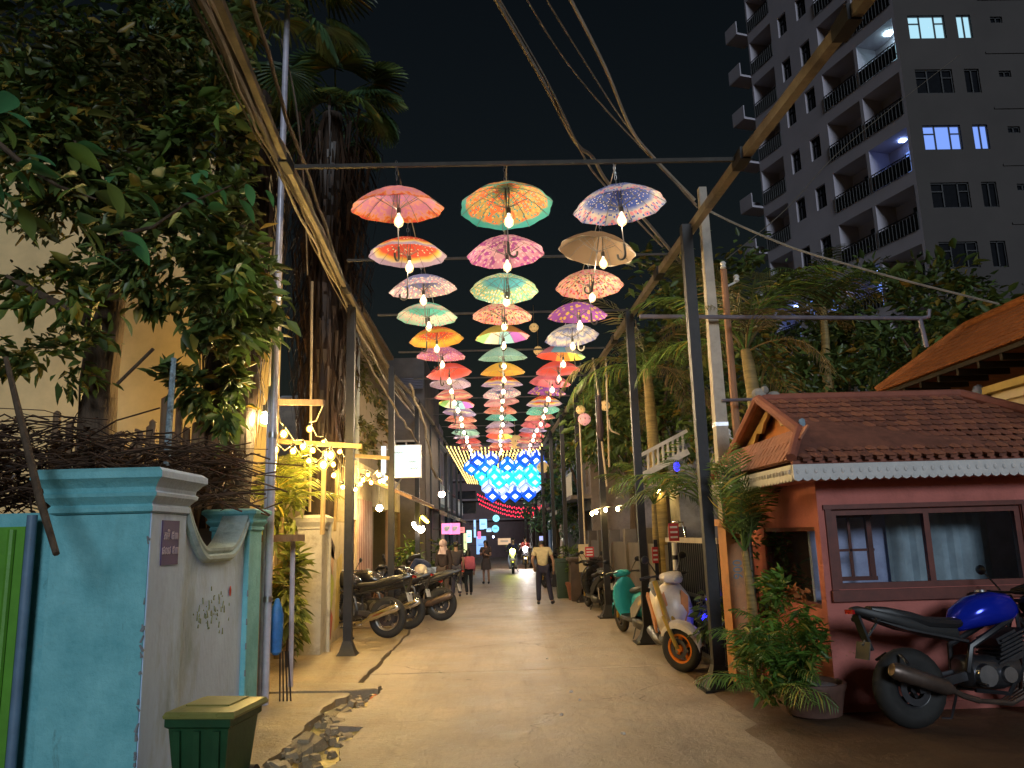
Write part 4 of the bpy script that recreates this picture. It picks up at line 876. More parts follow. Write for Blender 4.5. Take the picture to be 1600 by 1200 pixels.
    b = MB()
    for s_ in (-1, 1):
        for p0, p1 in (((.52, s_*.14, .34), (.52, s_*.25, .33)), ((-.10, s_*.10, .58), (-.12, s_*.22, .52))): b = MB(); b.tube([p0, p1], .013, 5); b.build('foot_peg', plastic, t)
        b = MB(); b.ell((-.30, s_*.17, .86), (.03, .025, .025), 6, 5); b.tube([(-.30, s_*.05, .86), (-.30, s_*.16, .86)], .006, 4); b.build('indicator', plastic, t)
    return t
def scooter(label, loc, rz_, group, body_m, panel_m, rim_m, fender_m, seat_m=None, stripe=None, lean=0, lamp=None, steer=0, sc=1.0):
    t = thing('scooter', label, 'scooter', loc, rz_, group); t.rotation_euler = (lean, 0, rz_); t.scale = (sc,)*3
    r = .26; wb = 1.26
    wheel(t, (0, 0, r), r, .115, rim_m); wheel(t, (wb, 0, r), r, .105, rim_m)
    b = MB(); b.secx([(-.42, 0, .76, .03, .03), (-.38, 0, .74, .10, .08), (-.2, 0, .68, .16, .15), (.1, 0, .60, .175, .19), (.36, 0, .52, .16, .22), (.46, 0, .46, .13, .20), (.48, 0, .44, .06, .1)], 14, 3); b.build('rear_body', body_m, t)
    b = MB()
    for s_ in (-1, 1):
        b.prism([(-.36, .72), (-.05, .58), (.25, .36), (.42, .34), (.40, .50), (.1, .68), (-.2, .78)], (0, s_*.170-.012, 0), (1, 0, 0), (0, 0, 1), (0, 1, 0), .024)
    b.build('side_panel', panel_m, t)
    b = MB(); b.secx([(.52, 0, .74, .10, .03), (.45, 0, .77, .14, .05), (.15, 0, .80, .15, .055), (-.02, 0, .85, .15, .055), (-.3, 0, .87, .13, .045), (-.36, 0, .86, .05, .02)][::-1], 12); b.build('seat', seat_m or plastic, t)
    b = MB(); b.secx([(.40, 0, .28, .15, .05), (.5, 0, .29, .17, .05), (.9, 0, .30, .16, .045), (.98, 0, .34, .13, .05)], 10, 4); b.build('footboard', plastic, t)
    b = MB(); rings = []
    for z, x, w, d in ((.30, .96, .14, .06), (.45, 1.02, .20, .10), (.62, 1.04, .225, .12), (.80, 1.01, .20, .11), (.93, .97, .12, .08), (.97, .95, .05, .04)):
        rings.append([V((x+d*(math.cos(a))*.9-.02*(abs(math.sin(a))**2), w*math.sin(a), z)) for a in [2*PI*k/14 for k in range(14)]])
    b.loft(rings); sh = b.build('front_shield', body_m, t)
    b = MB()
    for s_ in (-1, 1): b.prism([(.44, .02), (.62, .10), (.80, .12), (.88, .05), (.70, .02), (.52, -.03)], (1.085, s_*.05, 0), (0, 0, 1), (0, s_, 0), (1, 0, -.1), .03)
    b.build('shield_panel', panel_m, sh)
    if stripe:
        b = MB(); b.prism([(-.30, .70), (.05, .56), (.05, .61), (-.28, .75)], (0, -.19, 0), (1, 0, 0), (0, 0, 1), (0, 1, 0), .38); b.build('stripe', stripe, t)
    b = MB(); rings = []
    for k in range(9):
        a = R(5)+R(135)*k/8; w = .06+.03*math.sin(PI*k/8); c_ = V((wb+(r+.025)*math.cos(a), 0, r+(r+.025)*math.sin(a))); rings.append([c_+V((0, y, z)) for y, z in ((-w, -.06), (-w*.9, .0), (0, .028), (w*.9, .0), (w, -.06), (w*.85, -.01), (0, .01), (-w*.85, -.01))])
    b.loft(rings); b.build('front_mudguard', fender_m, t)
    b = MB()
    for s_ in (-1, 1): b.cyl((wb, s_*.075, r), (1.12, s_*.075, .62), .024, None, 8)
    b.cyl((1.12, 0, .55), (1.0, 0, 1.0), .03, None, 8); b.build('fork', mat('gold_fork', (.55, .36, .07), .35, .7), t)
    b = MB(); b.secx([(.92, 0, 1.02, .05, .03), (.98, 0, 1.03, .15, .055), (1.06, 0, 1.02, .15, .07), (1.13, 0, 1.0, .08, .05), (1.15, 0, 1.0, .03, .02)], 12); b.build('head_cowl', body_m, t)
    b = MB(); b.tube([(.90, -.34, 1.04), (.96, -.22, 1.05), (.98, 0, 1.05), (.96, .22, 1.05), (.90, .34, 1.04)], .014, 6)
    for s_ in (-1, 1): b.tube([(.94, s_*.25, 1.048), (.885, s_*.37, 1.035)], .021, 6); b.tube([(.99, s_*.24, 1.05), (.97, s_*.36, 1.04)], .007, 4)
    b.build('handlebar', plastic, t); mirror_pair(t, (.97, 0, 1.06), plastic, .27, .17)
    b = MB(); b.ell((1.135, 0, 1.0), (.03, .075, .045) if not lamp else (.06, .13, .12), 10, 6); b.build('headlight', lamp or mat('clear_lens', (.5, .5, .5), .08), t)  # lit lamps get a larger lens shape that takes in their glare
    b = MB(); b.ell((-.41, 0, .75), (.03, .09, .035), 10, 6); b.build('tail_light', mat('red_lens', (.35, .01, .01), .2), t)
    b = MB(); b.beam((-.36, 0, .66), (-.34, 0, .42), .12, .02); b.build('mudguard', plastic, t)
    b = MB(); b.box((-.375, 0, .56), (.008, .21, .14), M.Rotation(.08, 3, 'Y')); b.build('number_plate', mat('pale_plate', (.55, .55, .52), .5), t)
    b = MB(); b.secx([(-.02, .13, .25, .05, .06), (.1, .14, .25, .08, .09), (.35, .13, .27, .07, .09), (.44, .12, .27, .04, .05)], 10); b.build('engine', dsteel, t)
    b = MB(); b.tube([(.4, -.10, .20), (.25, -.15, .22), (-.22, -.18, .30), (-.26, -.18, .31)], [.02, .05, .06, .04], 10); b.build('exhaust', dsteel, t)
    b = MB(); b.tube([(-.18, -.14, .84), (-.40, -.12, .86), (-.44, 0, .86), (-.40, .12, .86), (-.18, .14, .84)], .012, 6); b.build('grab_rail', chrome, t)
    for s_ in (-1, 1): b = MB(); b.cyl((0, s_*.10, r), (-.06, s_*.13, .58), .022, None, 8); b.build('shock_absorber', chrome, t)
    b = MB(); b.tube([(.35, .12, .24), (.28, .24, .02)], .012, 5); b.build('side_stand', dsteel, t)
    if steer:
        for o in t.children:
            k = o.name.split('.')[0]; Rm = rz(steer)
            if k == 'wheel' and o.location.x > .6: o.rotation_euler.z = steer
            elif k in ('fork', 'front_mudguard'): o.rotation_euler.z = steer; o.location = V((wb, 0, 0))-Rm @ V((wb, 0, 0))
            elif k in ('head_cowl', 'handlebar', 'mirror', 'headlight'): o.rotation_euler.z = steer*.8; o.location = V((1.0, 0, 0))-rz(steer*.8) @ V((1.0, 0, 0))
    return t
bluetank = mat('metallic_blue_paint', (0.01, 0.03, 0.55), 0.14, 0.35, 0.1, 5)
blackgl = mat('gloss_black_paint', (0.012, 0.012, 0.014), 0.22, 0, 0.2, 5); dullex = mat('dull_exhaust', (.16, .12, .10), .4, .7, .3, 10)
motorcycle('black sport motorcycle with shiny blue tank parked in front of the terracotta booth', (3.52, 7.02, .03), R(7), None, bluetank, mat('matt_black_panel', (.015, .015, .016), .5), dullex, black, lean=R(-4), sc=1.05)
motorcycle('black motorcycle with silver exhaust and cast wheel nearest the flared steel post', (-1.98, 14.35, .02), R(165), 'motorcycles parked by the mural wall', blackgl, blackgl, chrome, mat('cast_alloy', (.32, .29, .25), .35, .8), 'std', lean=R(4), sc=1.12)
motorcycle('dark motorcycle with tall seat and knobbly rear tyre, nearest the bending person', (-1.22, 16.95, .02), R(168), 'motorcycles parked by the mural wall', blackgl, black, dullex, black, 'std', lean=R(5), sc=1.08)
motorcycle('dark motorcycle half hidden between two others by the red door', (-1.75, 15.6, .02), R(166), 'motorcycles parked by the mural wall', blackgl, black, chrome, black, 'std', lean=R(4), sc=1.08)
scooter('black scooter with pale helmet on its seat, behind the parked motorcycles', (-1.65, 18.2, .02), R(150), 'motorcycles parked by the mural wall', blackgl, black, black, blackgl)
b = MB(); b.ell((0, 0, 0), (.15, .13, .13), 12, 8); b.box((.12, 0, -.04), (.06, .2, .08), None, .8)
tag(b.build('helmet', mat('cream_helmet', (.62, .52, .36), .35), None, loc=(-1.75, 18.1, 1.02)), 'cream helmet resting on the black scooter seat', 'helmet')
turq = mat('turquoise_paint', (.03, .36, .46), .25, .1, .1, 5); creamp = mat('cream_panel_paint', (.60, .45, .25), .35)
scooter('turquoise scooter with cream side stripes parked tail first by the iron gate', (2.50, 13.2, 0), R(104), 'scooters parked on the booth side', turq, mat('silver_paint', (.4, .4, .4), .3, .6), dsteel, turq, stripe=creamp, lean=R(-4))
scooter('white and orange scooter with orange front wheel beside the dark steel post', (2.42, 11.62, 0), R(-95), 'scooters parked on the booth side', mat('white_scooter_paint', (.62, .55, .48), .3), mat('copper_panel_paint', (.50, .20, .07), .3), mat('orange_rim', (.75, .20, .01), .4), mat('white_scooter_paint', (.62, .55, .48), .3), lean=R(4), sc=1.12, steer=.8)
for k, (x, y, a) in enumerate(((2.35, 18.1, 100), (2.5, 19.3, 95), (1.95, 25.2, 110), (2.1, 27.0, 100), (-1.7, 29, 70), (-1.75, 31, 80))):
    scooter(('dark scooter with round mirrors by the brown stone planter', 'dark scooter just beyond the brown stone planter', 'dark scooter near the green planter box', 'dark scooter beyond the green planter box', 'dark scooter beyond the standing woman', 'farthest dark scooter beyond the standing woman')[k], (x, y, 0), R(a), 'dark scooters parked farther along', blackgl, black, dsteel, blackgl, sc=1.0)

# ------------------------------------------------------------------ people
def skinned(name, verts, edges, m, parent, sub=2):
    me = bpy.data.meshes.new(name); me.from_pydata([v[0] for v in verts], edges, [])
    o = bpy.data.objects.new(name, me); COL.objects.link(o); md = o.modifiers.new('skin', 'SKIN'); md.use_smooth_shade = True
    for i, v in enumerate(verts):
        d = me.skin_vertices[0].data[i]; rr = v[1]; d.radius = rr if isinstance(rr, tuple) else (rr, rr); d.use_root = (i == 0)
    s_ = o.modifiers.new('sub', 'SUBSURF'); s_.levels = sub; s_.render_levels = sub
    bpy.context.view_layer.update()
    nm = bpy.data.meshes.new_from_object(o.evaluated_get(bpy.context.evaluated_depsgraph_get())); nm.name = name
    bpy.data.objects.remove(o); bpy.data.meshes.remove(me); nm.materials.clear(); nm.materials.append(m)
    for p in nm.polygons: p.use_smooth = True
    return put(name, nm, parent)
skin_m = mat('skin', (.30, .17, .11), .55); hair_m = mat('black_hair', (.012, .010, .009), .5)
def person(label, loc, rz_, H=1.68, P=None, shirt=None, legs=None, skirt=None, shoe=None, sleeves='short', hair='short', scarf=None, group=None):
    t = thing('person', label, 'person', loc, rz_, group); k = H/1.7; t.scale = (k, k, k)
    J = dict(pel=(0, 0, .93), sp=(0, .0, 1.10), ch=(0, .01, 1.30), nk=(0, 0, 1.45), hb=(0, .02, 1.52), hd=(0, .03, 1.60), ht=(0, .02, 1.66), nose=(0, .125, 1.585),
             sL=(-.17, 0, 1.39), eL=(-.23, -.02, 1.12), wL=(-.23, .06, .90), hL=(-.23, .08, .82), sR=(.17, 0, 1.39), eR=(.23, -.02, 1.12), wR=(.23, .06, .90), hR=(.23, .08, .82),
             pL=(-.09, 0, .90), kL=(-.10, .03, .50), aL=(-.10, 0, .09), tL=(-.11, .15, .035), pR=(.09, 0, .90), kR=(.10, .03, .50), aR=(.10, 0, .09), tR=(.11, .15, .035))
    J.update(P or {}); J = {a: V(b) for a, b in J.items()}
    RD = dict(pel=.12, sp=.105, ch=.12, nk=.05, hb=.062, hd=.088, ht=.055, nose=.014, sL=.055, sR=.055, eL=.04, eR=.04, wL=.028, wR=.028, hL=.032, hR=.032, pL=.085, pR=.085, kL=.055, kR=.055, aL=.038, aR=.038, tL=.03, tR=.03)
    E = [('pel', 'sp'), ('sp', 'ch'), ('ch', 'nk'), ('nk', 'hb'), ('hb', 'hd'), ('hd', 'ht'), ('hd', 'nose'), ('ch', 'sL'), ('sL', 'eL'), ('eL', 'wL'), ('wL', 'hL'), ('ch', 'sR'), ('sR', 'eR'), ('eR', 'wR'), ('wR', 'hR'), ('pel', 'pL'), ('pL', 'kL'), ('kL', 'aL'), ('aL', 'tL'), ('pel', 'pR'), ('pR', 'kR'), ('kR', 'aR'), ('aR', 'tR')]
    nm = ['pel']+[n for n in J if n != 'pel']
    vs = [(J[n], RD[n]) for n in nm]; ed = [(nm.index(a), nm.index(b)) for a, b in E]
    for sd in 'LR':
        d = (J['h'+sd]-J['w'+sd]).normalized(); side = d.cross(V((0, 1, 0.01))); side = side.normalized() if side.length > .1 else V((1, 0, 0)); hi = nm.index('h'+sd)
        for q, (off, ln) in enumerate(((-.024, .055), (-.008, .068), (.008, .064), (.024, .05))):
            a = len(vs); vs.append((J['h'+sd]+side*off+d*.025, .010)); vs.append((J['h'+sd]+side*off*1.15+d*(.025+ln*.55)+V((0, .008, 0)), .0085)); vs.append((J['h'+sd]+side*off*1.2+d*(.02+ln)+V((0, .022, 0)), .007)); ed += [(hi, a), (a, a+1), (a+1, a+2)]
        a = len(vs); vs.append((J['h'+sd]+side*-.035+d*.0+V((0, .02, 0)), .010)); vs.append((J['h'+sd]+side*-.045+d*.03+V((0, .035, 0)), .008)); ed += [(hi, a), (a, a+1)]
    skinned('body', vs, ed, skin_m, t)
    def cloth(name, seq, m, pad, rad={}):
        ns = []; 
        for a, b in seq:
            for n in (a, b):
                if n not in ns: ns.append(n)
        skinned(name, [(J[n], tuple([rad.get(n, RD[n])+pad]*2)) for n in ns], [(ns.index(a), ns.index(b)) for a, b in seq], m, t)
    if shirt:
        sl = [('sL', 'eL'), ('sR', 'eR')] if sleeves else []
        if sleeves == 'long': sl += [('eL', 'wL'), ('eR', 'wR')]
        elif sleeves == 'short':
            for sd in 'LR': J['m'+sd] = J['s'+sd].lerp(J['e'+sd], .62); RD['m'+sd] = .048
            sl = [('sL', 'mL'), ('sR', 'mR')]
        cloth('shirt', [('pel', 'sp'), ('sp', 'ch'), ('ch', 'sL'), ('ch', 'sR')]+sl, shirt, .022, {'pel': .125, 'sp': .12, 'ch': .125, 'sL': .06, 'sR': .06})
    if legs: cloth('trousers', [('pel', 'pL'), ('pL', 'kL'), ('kL', 'aL'), ('pel', 'pR'), ('pR', 'kR'), ('kR', 'aR')], legs, .018, {'pel': .115, 'aL': .045, 'aR': .045})
    if skirt:
        b = MB(); c_ = J['pel']; b.lathe([(.12, 1.02), (.15, .95), (.19, .80), (.21, .56), (.205, .56), (.14, .9)], 16, M.Translation((c_.x, c_.y, 0))); b.build('skirt', skirt, t)
    for sd in 'LR':
        b = MB(); a_ = J['a'+sd]; tt = J['t'+sd]; d = (tt-a_); d.z = 0; d = d.normalized() if d.length > .01 else V((0, 1, 0)); rt = V((0, 1, 0)).rotation_difference(d).to_matrix()
        b.ell(a_+d*.07+V((0, 0, -.035)), (.045, .135, .05), 10, 6, rt); b.build('shoe', shoe or black, t)
    hd = J['hd']; up = (J['ht']-J['hb']).normalized(); q = V((0, 0, 1)).rotation_difference(up).to_matrix()
    b = MB()
    if hair == 'short': b.ell(hd+q @ V((0, -.022, .035)), (.092, .098, .088), 12, 8, q)
    elif hair == 'long': b.ell(hd+q @ V((0, -.025, .03)), (.098, .10, .095), 12, 8, q); b.tube([hd+q @ V((0, -.06, 0)), hd+q @ V((0, -.09, -.14)), hd+q @ V((0, -.10, -.32))], [.085, .09, .05], 8)
    if hair: b.build('hair', hair_m, t)
    if scarf: b = MB(); b.ell(hd+q @ V((0, -.012, .02)), (.108, .112, .118), 12, 8, q); b.tube([hd+q @ V((0, -.01, -.06)), J['nk'], J['ch']+V((0, 0, .02))], [.10, .12, .17], 10); b.build('headscarf', scarf, t)
    return t
clo = lambda n, c: mat('cloth_'+n, c, .85, 0, .15, 12, .2, 60, spec=.2)
man = person('man in a pale yellow shirt and dark trousers walking away, head bowed, holding a bag', (1.12, 20.2, 0), R(0), 1.66,
  dict(ch=(0, .07, 1.29), nk=(0, .13, 1.42), hb=(0, .19, 1.46), hd=(0, .25, 1.49), ht=(0, .29, 1.52), nose=(0, .32, 1.42), sL=(-.18, .08, 1.38), sR=(.18, .08, 1.38), eL=(-.27, .04, 1.12), wL=(-.22, .16, .94), hL=(-.2, .2, .88), eR=(.27, .0, 1.12), wR=(.28, .02, .88), hR=(.28, .03, .80), kL=(-.12, .06, .5), aL=(-.13, .02, .09), tL=(-.14, .16, .035), kR=(.14, .02, .5), aR=(.20, -.10, .10), tR=(.25, .02, .035)),
  clo('pale_yellow', (.55, .46, .26)), clo('dark_trousers', (.03, .03, .05)), sleeves='short')
b = MB(); b.box((0, 0, -.18), (.10, .26, .30), None, .8); b.tube([(0, -.08, -.04), (0, 0, .07), (0, .08, -.04)], .008, 5)
tag(b.build('shoulder_bag', clo('black_bag', (.02, .02, .024)), None, loc=(1.40, 20.22, .76)), 'black bag hanging from the hand of the man in the pale yellow shirt', 'bag')
w1 = person('woman in a dark top and short dark skirt standing still looking at her phone', (-.45, 29.5, 0), R(170), 1.55, dict(eR=(.22, .06, 1.12), wR=(.08, .24, 1.22), hR=(.05, .27, 1.28), eL=(-.2, .05, 1.1), wL=(-.1, .22, 1.12), hL=(-.04, .25, 1.16)), clo('dark_top', (.06, .045, .04)), None, clo('dark_skirt', (.07, .06, .06)), black, 'short', 'long')
w2 = person('girl in a pink jacket with pink backpack and dark trousers walking away', (-.90, 24.0, .0), R(10), 1.32, dict(aL=(-.08, -.14, .12), aR=(.12, .16, .09), tR=(.12, .3, .04), tL=(-.08, 0, .05)), clo('pink_jacket', (.38, .13, .16)), clo('black_trousers', (.02, .02, .022)), None, black, 'long', 'long')
b = MB(); b.secx([(-.15, 0, 0, .06, .14), (-.1, 0, 0, .09, .19), (.1, 0, 0, .09, .19), (.15, 0, 0, .06, .14)], 10); tag(b.build('backpack', clo('pink_bag', (.5, .12, .16)), None, loc=(-.84, 23.80, .96)), 'pink backpack on the back of the walking girl', 'backpack')
w3 = person('adult in dark clothes walking beside the girl with the pink backpack', (-1.22, 23.2, .02), R(5), 1.55, dict(aL=(-.1, .14, .09), aR=(.1, -.12, .11)), clo('dark_shirt', (.05, .04, .045)), clo('grey_trousers', (.06, .055, .07)), None, black, 'short', 'short')
w4 = person('person in pale jeans and dark top bending over a parked motorbike', (-1.72, 20.0, .02), R(75), 1.65, dict(sp=(0, .10, 1.06), ch=(0, .26, 1.14), nk=(0, .40, 1.18), hb=(0, .46, 1.16), hd=(0, .52, 1.14), ht=(0, .58, 1.13), nose=(0, .54, 1.04), sL=(-.17, .30, 1.18), sR=(.17, .30, 1.18), eL=(-.2, .42, .95), wL=(-.15, .55, .8), hL=(-.14, .6, .75), eR=(.2, .42, .95), wR=(.15, .55, .8), hR=(.14, .6, .75)), clo('navy_top', (.04, .05, .09)), clo('pale_jeans', (.30, .36, .46)), None, black, 'long', 'long')
w5 = person('person in a pale pink headscarf and dark clothes standing behind the parked motorcycles', (-1.45, 21.3, .02), R(150), 1.62, None, clo('dark_dress', (.05, .035, .03)), clo('brown_trousers', (.10, .07, .05)), None, black, 'long', None, clo('pale_scarf', (.52, .36, .30)))
w6 = person('small child in a pale pink top behind the parked motorcycles by the red door', (-2.55, 17.2, .02), R(60), .98, None, clo('child_pink', (.55, .33, .28)), clo('child_trousers', (.2, .12, .1)), None, black, 'short', 'short')
# oncoming scooters with lit headlamps
headl = emit('lit_headlamp', (1, .90, .82), 480); headl2 = emit('lit_yellow_headlamp', (.9, .95, .1), 60)
seatP = dict(pel=(0, -.05, .93), sp=(0, -.04, 1.10), pL=(-.10, -.02, .92), pR=(.10, -.02, .92), kL=(-.16, .42, .84), kR=(.16, .42, .84), aL=(-.15, .48, .42), aR=(.15, .48, .42), tL=(-.15, .62, .38), tR=(.15, .62, .38), eL=(-.26, .18, 1.16), eR=(.26, .18, 1.16), wL=(-.30, .48, 1.10), wR=(.30, .48, 1.10), hL=(-.31, .55, 1.09), hR=(.31, .55, 1.09))
for k, (x, y, s_, lab) in enumerate(((.70, 36.6, headl2, 'oncoming scooter with a yellow lit lamp and pale front on the road'), (1.45, 41.5, headl, 'oncoming scooter with a glaring white headlamp farther up the road'))):
    scooter(lab, (x-.0, y+.9, 0), R(-92), 'oncoming scooters', mat('pale_scooter_paint', (.5, .5, .55), .3) if k == 0 else blackgl, black, dsteel, blackgl, lamp=s_)
    person(('rider in dark clothes on the scooter with the yellow lamp', 'rider in a red top on the scooter with the glaring headlamp')[k], (x, y+.92, -.04), R(178), 1.62, seatP, clo(('rider_navy', 'rider_red')[k], ((.04, .04, .07), (.3, .06, .05))[k]), clo('rider_trousers', (.03, .03, .04)), None, black, 'long', 'short')

# ------------------------------------------------------------------ plants
def nmesh(name, vs, fs, m):
    me = bpy.data.meshes.new(name); nv, nf = len(vs), len(fs); me.vertices.add(nv); me.vertices.foreach_set('co', vs.astype(np.float32).ravel())
    k = fs.shape[1]; me.loops.add(nf*k); me.loops.foreach_set('vertex_index', fs.astype(np.int32).ravel()); me.polygons.add(nf); me.polygons.foreach_set('loop_start', np.arange(nf, dtype=np.int32)*k)
    me.polygons.foreach_set('loop_total', np.full(nf, k, dtype=np.int32)) if False else None
    me.materials.append(m); me.update(calc_edges=True); me.validate(); return me
def leaves(pts, size, asp=.45, droop=.3, outward=None):
    """one folded leaf per point: 6 verts, 4 faces as quads"""
    n = len(pts); d = rng.normal(size=(n, 3)); d[:, 2] = d[:, 2]*.5-droop
    if outward is not None: d += outward*.9
    d /= np.linalg.norm(d, axis=1)[:, None]; up = rng.normal(size=(n, 3))*.5+np.array([0, 0, 1]); s = np.cross(d, up); s /= np.linalg.norm(s, axis=1)[:, None]; nn = np.cross(s, d)
    L = size*(.40+1.15*rng.random(n)**1.5)[:, None]; Wd = L*asp*.5
    A = pts; B = pts+d*L; m1 = pts+d*L*.38; l1 = m1+s*Wd+nn*Wd*.35; r1 = m1-s*Wd+nn*Wd*.35; m2 = pts+d*L*.74; l2 = m2+s*Wd*.62+nn*Wd*.2-nn*L*.05; r2 = m2-s*Wd*.62+nn*Wd*.2-nn*L*.05; B = B-nn*L*.12
    vs = np.stack([A, l1, l2, B, r2, r1], 1).reshape(-1, 3); b = np.arange(n)[:, None]*6
    fs = np.concatenate([b+np.array([0, 1, 2, 3]), b+np.array([0, 3, 4, 5])], 0); return vs, fs
def clump(blobs):
    P = []; O = []
    for c, r, n in blobs:
        k = max(3, n//60); cc = rng.normal(size=(k, 3)); cc /= np.linalg.norm(cc, axis=1)[:, None]; cc *= (.35+.65*rng.random(k)**.5)[:, None]
        p = cc[rng.integers(0, k, n)]+rng.normal(size=(n, 3))*.17
        P.append(np.array(c)+p*np.array(r)); O.append(p/np.linalg.norm(p, axis=1)[:, None])
    return np.concatenate(P), np.concatenate(O)
def crown(name, parent, m, blobs, size, asp=.45, droop=.3):
    p, o = clump(blobs); v, f = leaves(p, size, asp, droop, o); ob = put(name, nmesh(name, v, f, m), parent); ob['kind'] = 'stuff'; return ob
def trunk(parent, pts, rad, m=None, name='trunk', n=9):
    b = MB(); P = []; Rr = []
    for i in range(len(pts)-1):
        for k in range(4):
            t = k/4; p = V(pts[i]).lerp(V(pts[i+1]), t); r = rad[i]+(rad[i+1]-rad[i])*t; P.append(p+V((mnoise.noise(p*2), mnoise.noise(p*2+V((9, 0, 0))), 0))*r*.35); Rr.append(r*(1+.16*mnoise.noise(p*5)))
    P.append(V(pts[-1])); Rr.append(rad[-1]); b.tube(P, Rr, n); return b.build(name, m or bark, parent)
lf_dark = leafmat('dark_green_leaf', (.085, .13, .032), .55, (.30, .20, .03)); lf_mid = leafmat('mid_green_leaf', (.12, .20, .04), .5, (.42, .34, .06)); lf_blue = leafmat('blue_green_leaf', (.06, .20, .08), .5); lf_olive = leafmat('olive_leaf', (.10, .10, .03), .5, (.3, .18, .05)); lf_brown = leafmat('dry_brown_leaf', (.085, .046, .025), .5); lf_yel = leafmat('yellow_lit_leaf', (.20, .23, .04), .45, (.5, .4, .06)); lf_pot = leafmat('bright_green_leaf', (.08, .17, .025), .5, (.30, .25, .04))  # yellow bulb light is put into the yellow leaf colour
# big leafy tree over the teal wall
tr = thing('broadleaf_tree', 'big dark leafy tree with leaning trunk behind the teal wall', 'tree', (0, 0, 0))
trunk(tr, [(-4.55, 9.0, 0), (-4.45, 8.9, 2.6), (-4.47,8.70,3.54), (-4.22,8.50,4.97), (-4.00,8.30,6.28), (-3.76,8.00,7.37)], [.24, .22, .20, .17, .13, .06])
for q in ([(-4.21,8.50,4.82), (-3.51,8.20,5.37), (-2.62,7.80,5.47)], [(-4.12,8.40,5.70), (-4.67,8.00,6.28), (-5.00,7.60,6.43)], [(-4.00,8.30,6.28), (-3.30,8.20,6.77), (-2.89,8.00,7.35)], [(-4.32,8.60,4.10), (-4.76,8.20,4.36), (-5.14,8.00,4.59)]): trunk(tr, q, [.08, .05, .02], None, 'branch', 6)
crown('crown', tr, lf_dark, [((-4.83,8.00,7.38), (1.5, 1.0, 1.0), 1900), ((-3.48,8.20,7.50), (.9, .9, .9), 1300), ((-4.13,8.30,6.52), (1.3, .9, .9), 1700), ((-3.05,8.00,5.95), (.6, .7, .8), 1500), ((-4.69,7.60,5.91), (.9, .7, .7), 1400), ((-3.30,7.90,4.95), (.7, .6, .7), 1500), ((-2.77,7.90,4.23), (.45, .5, .7), 1000), ((-4.57,8.20,5.39), (.6, .5, .35), 600), ((-2.94,8.20,3.47), (.35, .4, .5), 420), ((-5.20,8.20,4.74), (.45, .5, .35), 230), ((-4.69,8.20,4.36), (.5, .4, .25), 200), ((-4.78,8.20,3.76), (.7, .5, .35), 420), ((-3.60,8.20,4.45), (.35, .4, .25), 200), ((-3.52,8.30,3.44), (.4, .4, .2), 160)], .17, .42)
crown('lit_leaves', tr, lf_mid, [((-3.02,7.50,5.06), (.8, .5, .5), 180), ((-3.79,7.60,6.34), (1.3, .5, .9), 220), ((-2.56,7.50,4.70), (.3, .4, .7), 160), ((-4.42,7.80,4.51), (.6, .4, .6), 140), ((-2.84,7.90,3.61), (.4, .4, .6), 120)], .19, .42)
crown('olive_leaves', tr, lf_olive, [((-3.11,7.60,6.03), (.9, .5, 1.0), 420), ((-4.21,7.70,6.78), (1.2, .5, .8), 420), ((-2.71,7.60,4.47), (.35, .4, .8), 260), ((-4.45,7.50,5.29), (.6, .4, .5), 200)], .13, .38)
# broad leaves close to the camera: each leaf a part
br = thing('leafy_branch', 'near branch of large green leaves hanging in at the upper edge', 'branch', (0, 0, 0))
b = MB(); n = 10; rings = []
for k in range(n+1):
    t = k/n; w = .30*math.sin(PI*min(1, t*.96+.02))**.8*(1-.35*t); z = .10*t-.30*t*t; rings.append([V((t, w*y, z+.22*abs(y)*w)) for y in (-1, -.6, 0, .6, 1)])
b.loft(rings, False, False); leaf_mes = [b.mesh('leaf', m_, 60) for m_ in (lf_blue, lf_mid, lf_dark)]
for k in range(64):
    base = V(((-2.82,4.60,4.05)))+V((random.gauss(0, .34), random.gauss(0, .28), random.gauss(0, .22))) if k < 46 else V(((-2.22,5.60,4.43)))+V((random.uniform(-.5, .45), random.gauss(0, .2), random.gauss(0, .10)))
    s_ = random.uniform(.14, .28) if k < 46 else random.uniform(.12, .22)
    o = put('leaf', leaf_mes[k % 3 if k < 46 else 0], br, loc=base, rot=(random.uniform(-.6, .6), random.uniform(-.1, .9), random.uniform(-2.2, 1.4))); o.scale = (s_, s_, s_)
b = MB(); b.tube([(-3.41,4.90,4.53), (-3.01,4.70,4.19), (-2.69,4.60,3.96), (-2.45,4.60,3.87)], [.02, .016, .012, .006], 6); b.build('stem', bark, br); b = MB(); b.tube([(-2.97,6.00,4.21), (-2.63,5.80,4.18), (-2.35,5.70,4.32), (-1.97,5.60,4.42)], [.016, .014, .01, .005], 6); b.build('stem', bark, br)
